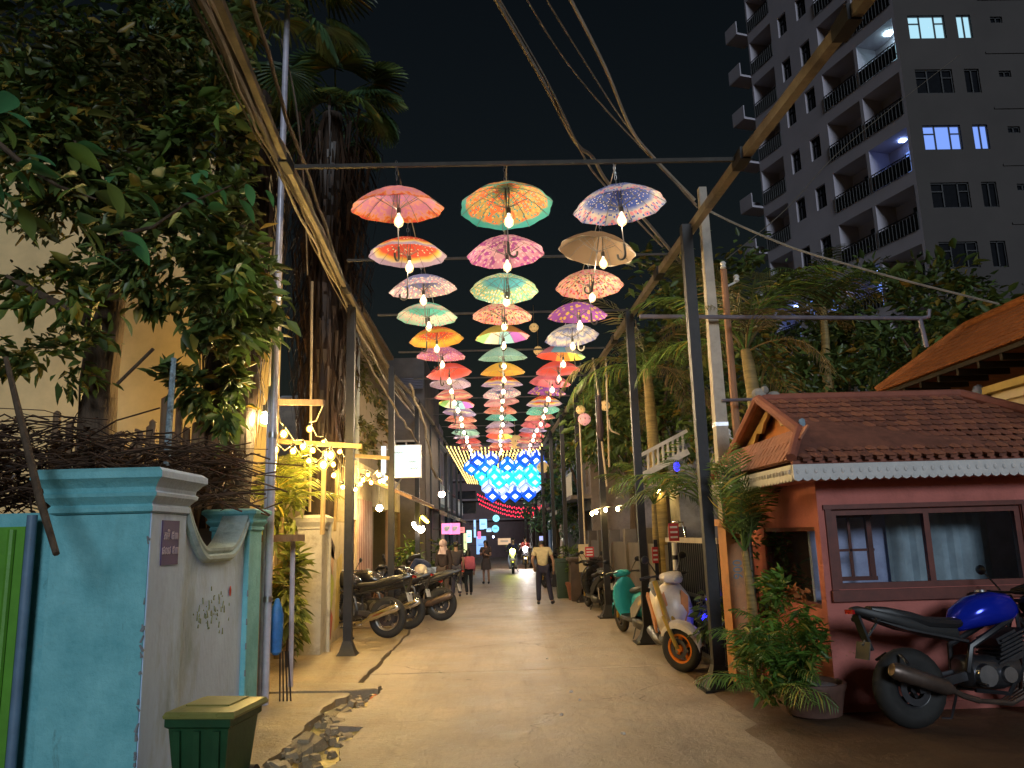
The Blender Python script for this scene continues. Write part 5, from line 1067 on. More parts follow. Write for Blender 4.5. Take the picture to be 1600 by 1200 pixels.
# dry brush heap, stakes and sticks above the wall
brush_m = mat('dry_twigs', (.085, .048, .03), .9, 0, .4, 8)
b = MB()
for k in range(620):
    c_ = V((random.uniform(-5.4, -2.45), random.uniform(6.7, 8.4), 0)); c_.z = 2.15+random.random()**1.2*(.75 if c_.x < -3.6 else .55)-.25*max(0, c_.x+3.0)
    a = random.gauss(0, .5); L = random.uniform(.25, .9); d = V((math.cos(a), math.sin(a)*.5, random.gauss(.0, .22)))*L/2; bow = V((0, 0, random.uniform(-.03, .10)))
    b.tube([c_-d, c_+bow, c_+d], [random.uniform(.004, .011)]*3, 3, False)
o = b.build('dry_brush', brush_m, None); o['kind'] = 'stuff'
p, o_ = clump([((-4.6, 7.4, 2.45), (1.0, .6, .45), 1500), ((-3.4, 7.5, 2.35), (.9, .6, .35), 1300), ((-2.75, 7.9, 2.35), (.3, .4, .3), 300)]); v, f = leaves(p, .09, .5, .3); o = put('dry_leaves', nmesh('dry_leaves', v, f, lf_brown)); o['kind'] = 'stuff'
b = MB(); b.bbox((-6, 8.4, 0), (-2.72, 8.5, 1.9)); tag(b.build('inner_wall', mat('brown_inner_wall', (.16, .10, .06), .9, 0, .3)), 'brown inner wall behind the brush heap', 'wall')
st = thing('stake_fence', 'rough fence of brown wooden stakes above the brush heap', 'fence', (-4.9, 8.7, 0))
for k in range(22):
    h = 3.0+random.uniform(-.18, .38); b = MB(); b.tube([(0, 0, 1.6), (random.uniform(-.03, .03), 0, h), (random.uniform(-.05, .05), 0, h+.02)], [.045, .04, .02], 6); b.build('stake', wood, st, loc=(k*.087+random.uniform(-.02, .02), random.uniform(-.05, .05), 0))
b = MB(); b.tube([(-3.34,8.00,2.19), (-3.34,8.00,2.78), (-3.37,8.10,3.67)], [.035, .035, .03], 7); tag(b.build('bamboo_stick', mat('pale_blue_paint', (.32, .42, .48), .6, 0, .5, 20, dirt=(.1, .08, .05), dscale=14)), 'pale blue flaking stick standing in the brush heap', 'stick')
b = MB(); b.tube([(-3.99,8.20,3.43), (-3.59,8.10,3.78)], .018, 6); tag(b.build('dark_stick', bark), 'dark straight stick leaning against the tree trunk', 'stick')
b = MB(); b.tube([(-2.68,4.90,1.71), (-2.92,5.10,2.05), (-3.28,5.40,2.65), (-3.54,5.60,3.11)], [.02, .026, .024, .018], 7); tag(b.build('bare_vine_stem', bark), 'bare brown stem hanging down in front of the teal wall', 'stem')
# fan palms with dead skirts
def fanleaf(m, blades=26, rad=.62):
    b = MB()
    for k in range(blades):
        a = -1.9+3.8*k/(blades-1); L = rad*(1-.18*abs(a)/1.9); u = V((math.cos(a), math.sin(a), 0)); s_ = V((-math.sin(a), math.cos(a), 0)); w = .028
        b.add([u*.05, u*L*.5+s_*w+V((0, 0, .02)), u*L*.92+s_*.006-V((0, 0, .10)), u*L-V((0, 0, .16)), u*L*.92-s_*.006-V((0, 0, .10)), u*L*.5-s_*w+V((0, 0, .02)), u*L*.5-V((0, 0, .015))], [(0, 1, 6), (0, 6, 5), (1, 2, 3, 6), (6, 3, 4, 5)])
    b.tube([(-.75, 0, -.12), (-.35, 0, -.02), (.06, 0, 0)], [.016, .012, .01], 4); return b.mesh('fan_leaf', m, 0)
fan_me = [fanleaf(lf_dark), fanleaf(leafmat('fan_palm_leaf', (.06, .12, .05), .3))]
def fanpalm(label, base, top, r0, nleaf, skirt, cent, dens=500):
    t = thing('fan_palm', label, 'palm tree', (0, 0, 0), 0, 'fan palms with dead skirts'); base = V(base); top = V(top)
    trunk(t, [base, base.lerp(top, .35), base.lerp(top, .7), top], [r0, r0*.92, r0*.8, r0*.7], mat('palm_trunk', (.042, .028, .02), .9, 0, .5, 14, 1.0, 26, stretch=(1, 1, .18)))
    b = MB()
    for k in range(dens):
        f_ = random.random(); z0 = skirt[0]+(skirt[1]-skirt[0])*f_; tt = (z0-base.z)/(top.z-base.z); c_ = base.lerp(top, min(1, tt)); a = random.random()*2*PI; rr = r0*.8+random.random()*(skirt[2])*f_**.5
        L = random.uniform(.5, 1.3); u = V((math.cos(a), math.sin(a), 0)); s_ = V((-u.y, u.x, 0)); w = random.uniform(.012, .035); p0 = c_+u*rr*.7; p1 = c_+u*rr-V((0, 0, L*.5)); p2 = c_+u*(rr*.9)-V((0, 0, L))
        b.add([p0+s_*w*.4, p0-s_*w*.4, p1-s_*w, p2-s_*w*.3, p2+s_*w*.3, p1+s_*w], [(0, 1, 2, 5), (5, 2, 3, 4)])
    o = b.build('dead_skirt', leafmat('dead_frond', (.042, .024, .015), .5), t, 0); o['kind'] = 'stuff'
    for k in range(nleaf):
        a = k*2.4+random.uniform(-.3, .3); el = random.uniform(-.5, .9); L = random.uniform(1.0, 1.45)
        o = put('fan_leaf', fan_me[k % 2], t, loc=V(cent)+V((math.cos(a)*math.cos(el), math.sin(a)*math.cos(el), math.sin(el)))*.85, rot=(random.uniform(-.4, .4), -el+.25, a)); o.scale = (L, L, L)
fanpalm('near fan palm with fibrous brown trunk between the teal pillars', (-3.1, 8.75, 0), (-3.07,9.40,7.49), .34, 16, (3.6, 7.0, .35), (-2.90,9.40,8.71), 600)
fanpalm('dark fan palm with a thick brown skirt of dead fronds behind the string lights', (-3.3, 14.6, 0), (-3.15, 14.6, 10.2), .30, 14, (3.6, 10.2, .95), (-3.1, 14.6, 10.4), 1300)
fanpalm('farther dim fan palm beyond the brown skirted one', (-4.6, 19.5, 0), (-4.2, 19.5, 12.5), .28, 12, (6.0, 12.5, 1.0), (-4.2, 19.5, 12.6), 800)
# feather palms and shrubs on the booth side
def frond(m, L=1.9, n=24, ll=.5, w=.022, e0=1.0, e1=-.7, seed=1):
    rd = random.Random(seed); b = MB(); pts = [V((0, 0, 0))]; steps = 12
    for k in range(steps):
        e = e0+(e1-e0)*((k+.5)/steps)**1.1; pts.append(pts[-1]+V((math.cos(e), 0, math.sin(e)))*L/steps)
    b.tube(pts, [.016*(1-.85*k/steps) for k in range(steps+1)], 4)
    for k in range(n):
        t = .16+.84*(k+.5)/n; i = min(int(t*steps), steps-1); p = pts[i].lerp(pts[i+1], t*steps-i); d = (pts[i+1]-pts[i]).normalized(); ln = ll*(math.sin(PI*min(.97, .12+t*.86))**.7)*rd.uniform(.85, 1.1)
        for s_ in (-1, 1):
            v_ = (V((0, s_, 0))*.85+d*.75+V((0, 0, -.12+rd.uniform(-.15, .15)))).normalized(); nn = d.cross(v_).normalized(); tip = p+v_*ln+V((0, 0, -.30*ln)); m1 = p+v_*ln*.5+V((0, 0, -.03*ln)); q = v_.cross(nn)*0+d*w
            b.add([p-q*.4, p+q*.4, m1+q, tip, m1-q], [(0, 1, 2, 4), (4, 2, 3)])
    return b.mesh('frond', m, 0)
def palm(label, base, pts, rad, nf, top, meshes, grp=None, spread=(.2, 1.1), sc=(.8, 1.2), tm=None, az=None):
    t = thing('feather_palm', label, 'palm tree', base, 0, grp)
    trunk(t, pts, rad, tm or mat('ringed_palm_trunk', (.24, .17, .06), .7, 0, .4, 10, .5, 12, stretch=(.3, .3, 2.5)))
    for k in range(nf):
        a = k*2.4+random.uniform(-.4, .4) if az is None else az[k % len(az)]+random.uniform(-.2, .2); o = put('frond', meshes[k % len(meshes)], t, loc=top, rot=(random.uniform(-.3, .3), random.uniform(*spread)-.5, a)); s_ = random.uniform(*sc); o.scale = (s_, s_, s_)
    return t
fA = [frond(lf_olive, 2.2, 30, .55, .016, 1.05, -.9, 1), frond(lf_mid, 2.0, 28, .5, .016, .8, -1.0, 2), frond(leafmat('tan_frond', (.17, .12, .05), .4), 1.9, 26, .5, .015, .5, -1.5, 3)]
fB = [frond(lf_mid, 1.5, 22, .42, .016, 1.15, -.5, 4), frond(lf_dark, 1.4, 22, .4, .016, .9, -.7, 5)]
fC = [frond(lf_pot, .95, 18, .30, .012, 1.25, -.3, 6), frond(lf_mid, .85, 16, .28, .012, 1.0, -.5, 7)]
palm('tall feather palm with yellow green shaft rising behind the booth gable', (3.75, 11, 0), [(0, 0, 0), (.03, 0, 2.2), (.0, 0, 3.4), (-.08, 0, 4.3)], [.16, .14, .11, .07], 15, (-.08, 0, 4.25), fA, 'feather palms on the booth side', (-.3, .7), (.9, 1.15))
palm('feather palm with drooping fronds hanging over the iron gate', (3.0, 14.2, 0), [(0, 0, 0), (-.1, 0, 3), (-.15, 0, 4.7)], [.15, .12, .08], 14, (-.15, 0, 4.7), fA, 'feather palms on the booth side', (-.1, .9), (.8, 1.1))
palm('low feather palm with green fronds between the steel posts and the orange gatepost', (2.85, 10.6, 0), [(0, 0, 0), (.0, 0, 1.2), (-.05, 0, 2.1)], [.07, .06, .04], 11, (-.05, 0, 2.1), fB, 'feather palms on the booth side', (-.2, .8), (.75, 1.0))
palm('leafy feather palm reaching the eave at the booth corner', (2.72, 8.75, 0), [(0, 0, 0), (.03, 0, .9), (0, 0, 1.5)], [.06, .05, .035], 13, (0, 0, 1.5), fB, 'feather palms on the booth side', (-.9, .3), (.6, .9))
palm('low feather palm with green fronds beyond the iron gate', (2.75, 13.8, 0), [(0, 0, 0), (0, 0, 1.4), (0, 0, 2.2)], [.07, .06, .04], 11, (0, 0, 2.2), fB, 'feather palms on the booth side', (-.2, .8), (.75, 1.1))
palm('dark feather palm between the tower and the cream house', (8.2, 19, 0), [(0, 0, 0), (.1, 0, 4), (.2, 0, 7.2)], [.16, .13, .09], 13, (.2, 0, 7.2), [frond(lf_dark, 2.3, 26, .55, .018, 1.0, -.9, 8)], 'feather palms on the booth side', (-.2, .8), (.9, 1.2))
pp = thing('potted_shrub', 'bushy green potted shrub at the booth corner', 'plant', (2.62, 7.75, 0))
b = MB(); b.lathe([(.19, 0), (.24, .03), (.28, .22), (.30, .27), (.30, .31), (.27, .31), (.25, .26), (.02, .25)], 20, M.Translation((.28, -.12, .02))); b.build('pot', mat('brown_pot', (.11, .055, .04), .6, 0, .3, 6), pp)
b = MB(); b.lathe([(.02, .27), (.23, .275), (.25, .26)], 14, M.Translation((.28, -.12, .02))); b.build('soil', mat('pale_soil', (.2, .2, .22), .8), pp)
for k in range(34):
    a = random.random()*6.28; b_ = V((random.uniform(-.22, .36), random.uniform(-.2, .25), random.uniform(.12, .55))); o = put('frond', fC[k % 2], pp, loc=b_, rot=(random.uniform(-.3, .3), random.uniform(-.45, .5), a)); s_ = random.uniform(.6, .95); o.scale = (s_, s_, s_)
crown('foliage', pp, lf_pot, [((.0, -.05, .85), (.42, .3, .35), 700), ((.25, -.1, .55), (.3, .25, .28), 420), ((-.2, .0, .45), (.2, .2, .3), 280), ((.2, 0, 1.05), (.25, .2, .25), 240)], .10, .34)
b = MB(); b.ell((0, 0, 0), (.12, .09, .10), 8, 6)
crown('orange_flowers', pp, leafmat('orange_petal', (.50, .17, .05), .3), [((.18, -.25, 1.12), (.09, .06, .08), 60)], .06, .7)
for k, (x, y, z, n) in enumerate(((3.2, 9.4, 1.2, 700), (2.85, 9.9, .8, 500))):
    s_ = thing('shrub', ('dark shrub in the corner behind the potted shrub', 'low dark shrub at the foot of the concrete pole')[k], 'shrub', (x, y, 0)); crown('foliage', s_, lf_dark, [((0, 0, z), (.35, .35, z*.7), n)], .13, .4); trunk(s_, [(0, 0, 0), (0, 0, z)], [.03, .015], None, 'stem', 6)
def broadtree(label, x, y, h, r, n, m, size, grp='dark trees along the street'):
    t = thing('dark_tree', label, 'tree', (x, y, 0), 0, grp); trunk(t, [(0, 0, 0), (.1, 0, h*.35), (0, .1, h*.7)], [.18, .14, .07])
    for q in ((.6, .3), (-.5, .2), (.1, -.5)): trunk(t, [(.05, 0, h*.4), (q[0]*r*.5, q[1]*r*.5, h*.65), (q[0]*r, q[1]*r, h*.85)], [.08, .05, .02], None, 'branch', 6)
    crown('crown', t, m, [((random.uniform(-.5, .5)*r, random.uniform(-.5, .5)*r, h*random.uniform(.45, .95)), (r*.6, r*.6, h*.17), n//7) for _ in range(7)], size, .45)
broadtree('dark tree behind the iron gate and the second steel post', 4.8, 15.5, 7.0, 2.0, 3800, lf_dark, .22)
broadtree('dark tree behind the third steel post and its pendants', 4.3, 20.5, 7.5, 2.2, 3800, lf_dark, .24)
broadtree('dark tree farther along behind the brown planter', 4.6, 27, 8.0, 2.3, 3000, lf_dark, .28)
broadtree('dark tall tree in front of the apartment tower', 12.2, 27, 10.2, 2.6, 4200, lf_dark, .34)
broadtree('dark wide tree at the foot of the apartment tower', 17.8, 31, 11.6, 3.4, 4500, lf_dark, .4)
broadtree('dark tree above the ridge of the tiled house', 9.5, 15, 6.5, 2.2, 3500, lf_dark, .24)
broadtree('green tree lit by the lanterns at the end of the umbrella rows', 2.75, 38, 4.3, 1.5, 2600, leafmat('lit_far_leaf', (.10, .17, .08), .4), .22)
broadtree('dark tree behind the farthest umbrellas', 3.6, 33, 7, 1.8, 2400, lf_dark, .28)
def shrubby(label, x, y, z0, r, n, m, size): s_ = thing('garden_plant', label, 'plant', (x, y, 0), 0, 'garden plants by the pavement'); crown('foliage', s_, m, [((0, 0, z0), r, n)], size, .3, .5); trunk(s_, [(0, 0, 0), (0, 0, z0)], [.03, .012], None, 'stem', 6); return s_
shrubby('tall yellow lit reedy plant between the frame poles and cream pillar', -2.9, 11.2, .95, (.18, .3, .7), 700, lf_yel, .2)
shrubby('leafy yellow lit plant under the string bulbs', -3.3, 12.2, 2.3, (.4, .4, .5), 600, lf_yel, .2)
palm('small feather palm lit yellow under the string bulbs', (-3.25, 12.0, 0), [(0, 0, 0), (0, 0, 1.3), (0, 0, 2.1)], [.06, .05, .04], 12, (0, 0, 2.1), [frond(lf_yel, 1.3, 22, .38, .015, 1.15, -.5, 9)], None, (-.2, .7), (.7, 1.0))
shrubby('dark potted greenery in front of the awning shop', -2.45, 22.5, 1.0, (.4, .5, .6), 700, lf_mid, .16)
shrubby('spiky greenery beside the walking girl', -1.75, 25.0, .9, (.4, .4, .7), 600, lf_dark, .2)

# ------------------------------------------------------------------ buildings and street things on the motorcycle side
b = MB(); b.bbox((-12, 13.2, 0), (-3.75, 13.5, 8.6))
tag(b.build('garden_house', mat('lamplit_cream_plaster', (.66, .50, .26), .8, 0, .12, 2), None, 20), 'cream house wall glimpsed through the leaves of the big tree', 'house')  # warm lamplight on the wall is put into this cream
steelpole = mat('steel_pole_sheen', (.55, .53, .62), .25, .1, .2, 6)  # cool light reflected by the steel is put into this pale grey
t = thing('steel_pole', 'tall slim shiny steel pole at the end of the teal wall', 'pole', (-2.52, 8.85, 0))
b = MB(); b.tube([(0, 0, 0), (0, 0, 4), (.02, 0, 8.6)], [.042, .042, .036], 10); b.build('tube', steelpole, t); b = MB(); b.cyl((-.07, .03, 0), (-.06, .03, 3.5), .022, None, 8); b.build('conduit', steelpole, t)
for z in (1.1, 2.9, 4.5): b = MB(); b.cyl((0, 0, z), (0, 0, z+.06), .05, None, 10); b.build('clamp', steel, t)
b = MB(); b.cyl((0, 0, 0), (-.02, 0, 5.55), .03, .028, 8); tag(b.build('beige_pole', mat('beige_pole_paint', (.48, .38, .26), .5), None, loc=(-2.68, 9.3, 0)), 'thin beige pole standing just behind the tall steel pole', 'pole')
t = thing('pole_frame', 'low frame of two metal poles with a weathered plank on top', 'frame', (-2.62, 9.75, 0))
for x in (-.14, .14): b = MB(); b.cyl((x, 0 if x > 0 else -.4, 0), (x*.9, 0 if x > 0 else -.4, 1.74), .03, None, 8); b.build('leg', steelpole, t)
b = MB(); b.bbox((-.32, -.5, 1.74), (.24, .12, 1.82)); b.build('plank', wood, t, 20)
b = MB(); b.lathe([(.03, .0), (.06, .03), (.07, .22), (.075, .42), (.05, .52), (.02, .60)], 10, None, True); tag(b.build('blue_sack', mat('blue_tarp', (.03, .16, .45), .5, 0, .3, 9), None, loc=(-2.47, 9.05, .52)), 'blue rolled cloth tied to the steel pole', 'cloth roll')
b = MB()
for k in range(4): b.tube([(-2.44+.03*k, 9.1, .55), (-2.42+.035*k, 9.05, .3), (-2.40+.04*k, 9.0, .02)], .008, 4)
tag(b.build('hanging_cords', black), 'black cords hanging to the ground below the blue cloth roll', 'cord')
t = thing('garden_lamp', 'glowing garden lamp half hidden by leaves behind the brush heap', 'lamp', (-3.77,10.60,3.56)); b = MB(); b.ell((0, 0, 0), (.09, .09, .10), 10, 8); b.build('globe', emit('lit_garden_lamp', (1, .66, .26), 110), t); b = MB(); b.cyl((0, 0, -.1), (0, 0, -3.1), .025, None, 6); b.build('stem', black, t)
# green wheelie bin
t = thing('wheelie_bin', 'dark green plastic wheelie bin with lid at the foot of the teal wall', 'bin', (-2.02, 5.88, 0.03)); t.rotation_euler.z = R(-8); t.scale = (.88, .86, .84)
binm = mat('bin_green_plastic', (.012, .06, .022), .45, 0, .25, 4, .1, 20)
b = MB(); b.loft([[V((x*s_, y*s_, z)) for x, y in ((-.25, -.27), (.25, -.27), (.25, .27), (-.25, .27))] for s_, z in ((.78, .05), (.97, .58), (1.06, .60), (1.06, .66))]); b.build('body', binm, t, 20)
b = MB(); b.loft([[V((x*s_+.02, y*s_, z)) for x, y in ((-.27, -.29), (.27, -.29), (.27, .29), (-.27, .29))] for s_, z in ((1.06, .665), (1.08, .685), (1.02, .715), (.7, .735))]); ld = b.build('lid', mat('bin_lid_yellow_lit', (.22, .22, .06), .4, 0, .25, 4, .1, 20), t, 20)  # yellow lamplight on the green lid is put into its colour
b = MB(); b.cyl((-.22, .33, .66), (.22, .33, .66), .018, None, 6); b.build('handle', binm, t)
for x in (-.16, 0, .16): b = MB(); b.beam((x*.95, -.262, .10), (x, -.285, .57), .05, .02); b.build('rib', binm, t, 20)
b = MB(); b.box((.02, -.30, .69), (.30, .03, .03)); b.box((.02, .0, .74), (.36, .34, .014)); b.build('lid_ridge', mat('bin_lid_yellow_lit', (.22, .22, .06), .4), ld, 20)
for x in (-.2, .2): b = MB(); b.cyl((x, .24, .09), (x+.05, .24, .09), .09, None, 12); b.build('wheel', rubber, t)
# cream pillar and mural wall
t = thing('cream_pillar', 'cream plastered pillar with a flat cap beside the mural wall', 'pillar', (-2.86, 12.45, 0))
cr2 = mat('cream_pillar_paint', (.52, .48, .38), .75, 0, .15, 3, .2, 30, dirt=(.25, .2, .13))
b = MB(); b.bbox((-.2, -.2, 0), (.17, .2, 1.9)); b.build('shaft', cr2, t, 20)
b = MB(); b.loft([[V((x*s_, y*s_, z)) for x, y in ((-.2, -.2), (.2, -.2), (.2, .2), (-.2, .2))] for s_, z in ((.95, 1.9), (1.05, 1.92), (1.05, 1.95), (1.25, 2.02), (1.25, 2.09), (.9, 2.13))]); b.build('cap', cr2, t, 20)
b = MB(); b.cyl((.22, .1, 0), (.22, .1, 2.1), .03, None, 8); b.build('drain_pipe', cr2, t)
mur = thing('mural_wall', 'cream wall painted with a colourful mural behind the first steel post', 'wall', (-2.85, 12.75, 0))
b = MB(); b.bbox((-.12, 0, 0), (0, 2.3, 2.05)); b.build('panel', cream, mur, 20)
for poly, m_ in (([(.35, .15), (1.0, .1), (1.15, .45), (.8, .75), (.4, .6)], ('mural_red', (.45, .10, .05))), ([(.5, .55), (1.0, .5), (1.2, 1.0), (.9, 1.35), (.55, 1.1)], ('mural_green', (.38, .42, .05))), ([(.75, 1.2), (1.1, 1.15), (1.2, 1.5), (.95, 1.7), (.78, 1.55)], ('mural_skin', (.55, .33, .18))), ([(.8, 1.5), (1.2, 1.4), (1.25, 1.62), (.95, 1.78)], ('mural_dark', (.06, .03, .03))), ([(1.3, .2), (1.9, .3), (1.9, 1.5), (1.45, 1.4)], ('mural_yellow', (.55, .42, .12)))):
    b = MB(); b.prism(poly, (.001, 0, 0), (0, 1, 0), (0, 0, 1), (1, 0, 0), .003); b.build('painted_patch', mat(m_[0], m_[1], .7, 0, .25, 6), mur, 0)
# shophouse with red door and awning
sh_ = thing('red_door_house', 'old cream house with dark red door, striped cladding and lean-to roof', 'house', (-3.0, 15.6, 0))
b = MB(); b.holes((0, 0, 0), (0, 1, 0), (0, 0, 1), 9.5, 3.4, [(.5, 0, 1.35, 2.15), (3.4, 0, 8.8, 2.5)], .15); b.quad((-4, 0, 0), (0, 0, 0), (0, 0, 3.4), (-4, 0, 3.4)); b.quad((-4, 9.5, 3.4), (0, 9.5, 3.4), (0, 0, 3.4), (-4, 0, 3.4)); b.bbox((-3.2, 3.0, 0), (-3.1, 9, 3.2)); b.build('wall', cream, sh_, 20)
rd = mat('dark_red_paint', (.20, .035, .025), .45, 0, .2, 6)
b = MB(); b.bbox((-.12, .5, 0), (-.06, 1.35, 2.12)); d_ = b.build('door', rd, sh_, 20); b = MB(); b.ell((-.04, 1.25, 1.0), (.03, .03, .03), 8, 6); b.build('handle', steel, d_)
for k in range(5): b = MB(); b.bbox((.002, .45+0, .1+.38*k), (.03, .5, .4+.38*k)) if False else b.bbox((-.055, .56, .12+.4*k), (-.035, 1.29, .44+.4*k)); b.build('door_panel', rd, d_, 20)
strp = [mat('cladding_pink', (.50, .33, .26), .7), mat('cladding_brown', (.26, .10, .07), .7)]
for k in range(16): b = MB(); b.bbox((.002, 1.45+.115*k, .05), (.03, 1.55+.115*k, 2.6)); b.build('cladding_board', strp[k % 2], sh_, 20)
b = MB(); b.bbox((-.05, 3.4, 0), (.02, 3.5, 2.5)); b.bbox((-.05, 8.7, 0), (.02, 8.8, 2.5)); b.bbox((-.05, 6.1, 0), (.02, 6.2, 2.5)); b.build('shop_frame', wood, sh_, 20)
b = MB(); b.bbox((-3.05, 3.05, 2.55), (-.2, 8.9, 2.6)); b.build('shop_ceiling', mat('yellow_ceiling', (.55, .42, .10), .7), sh_, 20)
t = thing('awning', 'sloping corrugated awning above the lit shop and parked motorcycles', 'awning', (-3.0, 17.3, 0))
b = MB(); n = 44; rows = []
for q in (0, 1): rows.append([V((-.2+1.35*q, 6.2*k/n, 3.25-.62*q+.022*math.sin(k*PI/1.5))) for k in range(n+1)])
b.loft(rows, False, False); b.build('corrugated_sheet', mat('awning_tin', (.30, .22, .15), .5, .3, .3, 5, dirt=(.14, .08, .05)), t, 60)
for k in range(5): b = MB(); b.beam((-.1, .1+1.5*k, 3.17), (1.12, .1+1.5*k, 2.60), .05, .07); b.build('rafter', wood, t, 20)
b = MB(); b.beam((1.12, 0, 2.60), (1.12, 6.2, 2.60), .05, .07); b.build('edge_beam', wood, t, 20)
for k, (p, L, m_, lab) in enumerate((((-2.13,20.50,2.03), .30, emit('lit_tube_white', (1, .85, .6), 60), 'white lit tube lamp under the awning'), ((-2.11,22.00,1.96), .1, emit('lit_tube_white', (1, .85, .6), 60), 'small round white lamp beside the tube lamp under the awning'), ((-2.05,22.50,2.23), .8, emit('lit_tube_yellow', (1, .72, .05), 30), 'yellow lit tube sign in the shop under the awning'), ((-2.52,17.00,2.38), .07, emit('lit_wall_lamp', (1, .75, .45), 160), 'bright wall lamp above the red door'), ((-1.67,24.00,3.01), .1, emit('lit_wall_lamp_dim', (1, .7, .5), 30), 'small lamp above the pink signs'))):
    t = thing('shop_lamp', lab, 'lamp', p, 0, 'lamps on the motorcycle side'); b = MB()
    if L > .2: b.cyl((0, -L, .05), (0, L, -.05), .045, None, 8)
    else: b.ell((0, 0, 0), (L, L, L), 10, 7)
    b.build('glow', m_, t); b = MB(); b.bbox((-.04, -.06, .06), (.04, .06, .12)); b.cyl((0, 0, .1), (0, 0, .45), .01, None, 5); b.build('bracket', black, t)
# old vine-covered house above
oh = thing('vine_house', 'tall narrow beige house front hung with vines beside the white lit sign', 'house', (-3.1, 17.2, 0))
b = MB(); b.holes((-1.0, 0, 3.4), (1, 0, 0), (0, 0, 1), .85, 3.6, [(.25, .9, .65, 2.0)], .12); b.bbox((-.15, .0, 3.4), (.03, 5.5, 6.6)); b.bbox((-1.2, -.05, 6.95), (.12, 5.6, 7.05)); b.build('wall', mat('stained_beige', (.22, .17, .11), .85, 0, .3, 2, .3, 20, dirt=(.14, .1, .06)), oh, 20)
b = MB(); b.bbox((-.72, .1, 4.32), (-.38, .12, 5.38)); b.build('window', dwin, oh, 20)
b = MB(); b.cyl((.06, -.06, 2.9), (.06, -.06, 6.9), .05, None, 8); b.build('pale_pipe', mat('pale_blue_pipe', (.38, .42, .46), .6), oh)
crown('vines', oh, lf_olive, [((.05, 2.0, 5.6), (.12, 2.2, .8), 700), ((.05, 3.0, 4.3), (.12, 2.0, .6), 500), ((-.5, -.12, 5.9), (.5, .12, .7), 500), ((-.2, -.12, 4.6), (.35, .12, .7), 380), ((-.6, -.15, 3.6), (.45, .15, .4), 320), ((.0, -.1, 3.9), (.2, .1, .5), 160)], .15, .45, .7)
# white lit sign box
sg = thing('lit_sign_box', 'bright white lit sign box with faint grey lettering on a bracket', 'sign', (-2.09, 18.2, 3.48))
b = MB(); b.box((0, 0, 0), (.72, .16, .76)); b.build('case', steel, sg, 20)
b = MB(); b.box((0, -.085, 0), (.68, .012, .72)); b.build('lit_face', emit('lit_sign_white', (.66, .86, .98), .95), sg, 0)
b = MB(); b.box((-.52, .02, .02), (.10, .10, .70)); b.box((-.52, .02, -.42), (.10, .10, .1)); b.build('side_lightbox', emit('lit_sign_side', (.5, .72, .95), .85), sg, 0)
for (x, z, w) in ((-.16, .20, .2), (.16, -.02, .16), (.2, -.17, .2)):
    b = MB(); b.tube([(x-w/2+w*k/10, -.094, z+.02*math.sin(k*2.2)) for k in range(11)], .013, 4); b.build('faint_lettering', mat('grey_print', (.35, .42, .42), .6), sg)
b = MB(); b.tube([(-.1, .02, -.38), (-.35, .05, -.75)], .018, 6); b.tube([(-.36, .05, .3), (-.9, .1, .3)], .016, 6); b.build('bracket', steel, sg)
# dark upper floor with white framed window behind the sign
dk = mat('dark_plaster', (.10, .085, .08), .85, 0, .3, 1.5, .2, 20); 
uh = thing('dark_upper_house', 'dark upper storey with white framed window behind the lit sign', 'house', (-4.2, 24.5, 0))
b = MB(); b.holes((-2, 0, 0), (1, 0, 0), (0, 0, 1), 4.0, 7.4, [(2.35, 3.6, 3.75, 4.7)], .1); b.bbox((1.98, .0, 0), (2.0, 6, 7.4)); b.build('wall', dk, uh, 20)
b = MB()
for x in (.35, .7, 1.05, 1.40, 1.75): b.beam((x, -.02, 3.6), (x, -.02, 4.7), .05, .05)
for z in (3.58, 4.72): b.beam((.3, -.02, z), (1.8, -.02, z), .06, .06)
fo = b.build('window_frame', mat('grey_white_frame', (.36, .33, .32), .6), uh, 20); b = MB(); b.bbox((.36, .06, 3.6), (1.74, .08, 4.7)); b.build('pane', dwin, fo, 0)
b = MB()
for k in range(14): b.beam((-.2, -.3+.05*k, 6.35+.06*k), (1.95, -.3+.05*k, 6.35+.06*k), .10, .015)
b.build('tin_roof', mat('dark_tin', (.12, .11, .15), .4, .4), uh, 20)
# rails and festoon bulbs
for k, (a, c_, lab) in enumerate((((-2.72,9.60,3.44), (-2.12,9.60,3.42), 'wooden rail on the steel pole above the biggest string bulb'), ((-3.32,12.00,3.25), (-2.05,12.00,3.14), 'pale wooden rail among the string bulbs'), ((-2.78,15.00,3.32), (-2.04,15.00,3.25), 'short pale rail nearest the lit sign'))):
    b = MB(); b.beam(a, c_, .06, .07); tag(b.build('light_rail', wood if k == 0 else mat('pale_wood', (.40, .28, .12), .7, 0, .3), None, 20), lab, 'rail', 'rails carrying the string bulbs')
FS = [[((-2.12,9.60,3.40), 0), ((-2.62,11.00,3.29), .05), ((-2.71,12.30,3.25), .045), ((-2.59,13.00,3.18), .045), ((-2.65,14.00,3.12), .045), ((-2.61,16.00,3.02), .045), ((-2.36,15.80,3.00), .055), ((-2.45,17.50,3.06), .05)],
      [((-2.70,9.60,3.43), 0), ((-2.68,9.90,3.08), .055), ((-2.83,11.50,3.10), .05), ((-2.80,12.00,3.10), .048), ((-2.36,11.20,2.93), .07), ((-2.41,13.20,2.77), .062), ((-2.57,15.20,2.86), .05), ((-2.54,16.00,2.86), .05), ((-2.51,17.00,2.95), .05)],
      [((-2.69,9.20,3.07), 0), ((-2.81,10.00,2.89), .05), ((-2.79,10.80,2.96), .048), ((-2.74,11.50,2.89), .045), ((-2.33,10.60,2.74), .068), ((-2.59,12.50,2.92), .045), ((-2.68,13.00,2.79), .045), ((-2.65,13.60,2.63), .045), ((-2.68,15.00,2.67), .045), ((-2.69,15.60,2.81), .05)]]
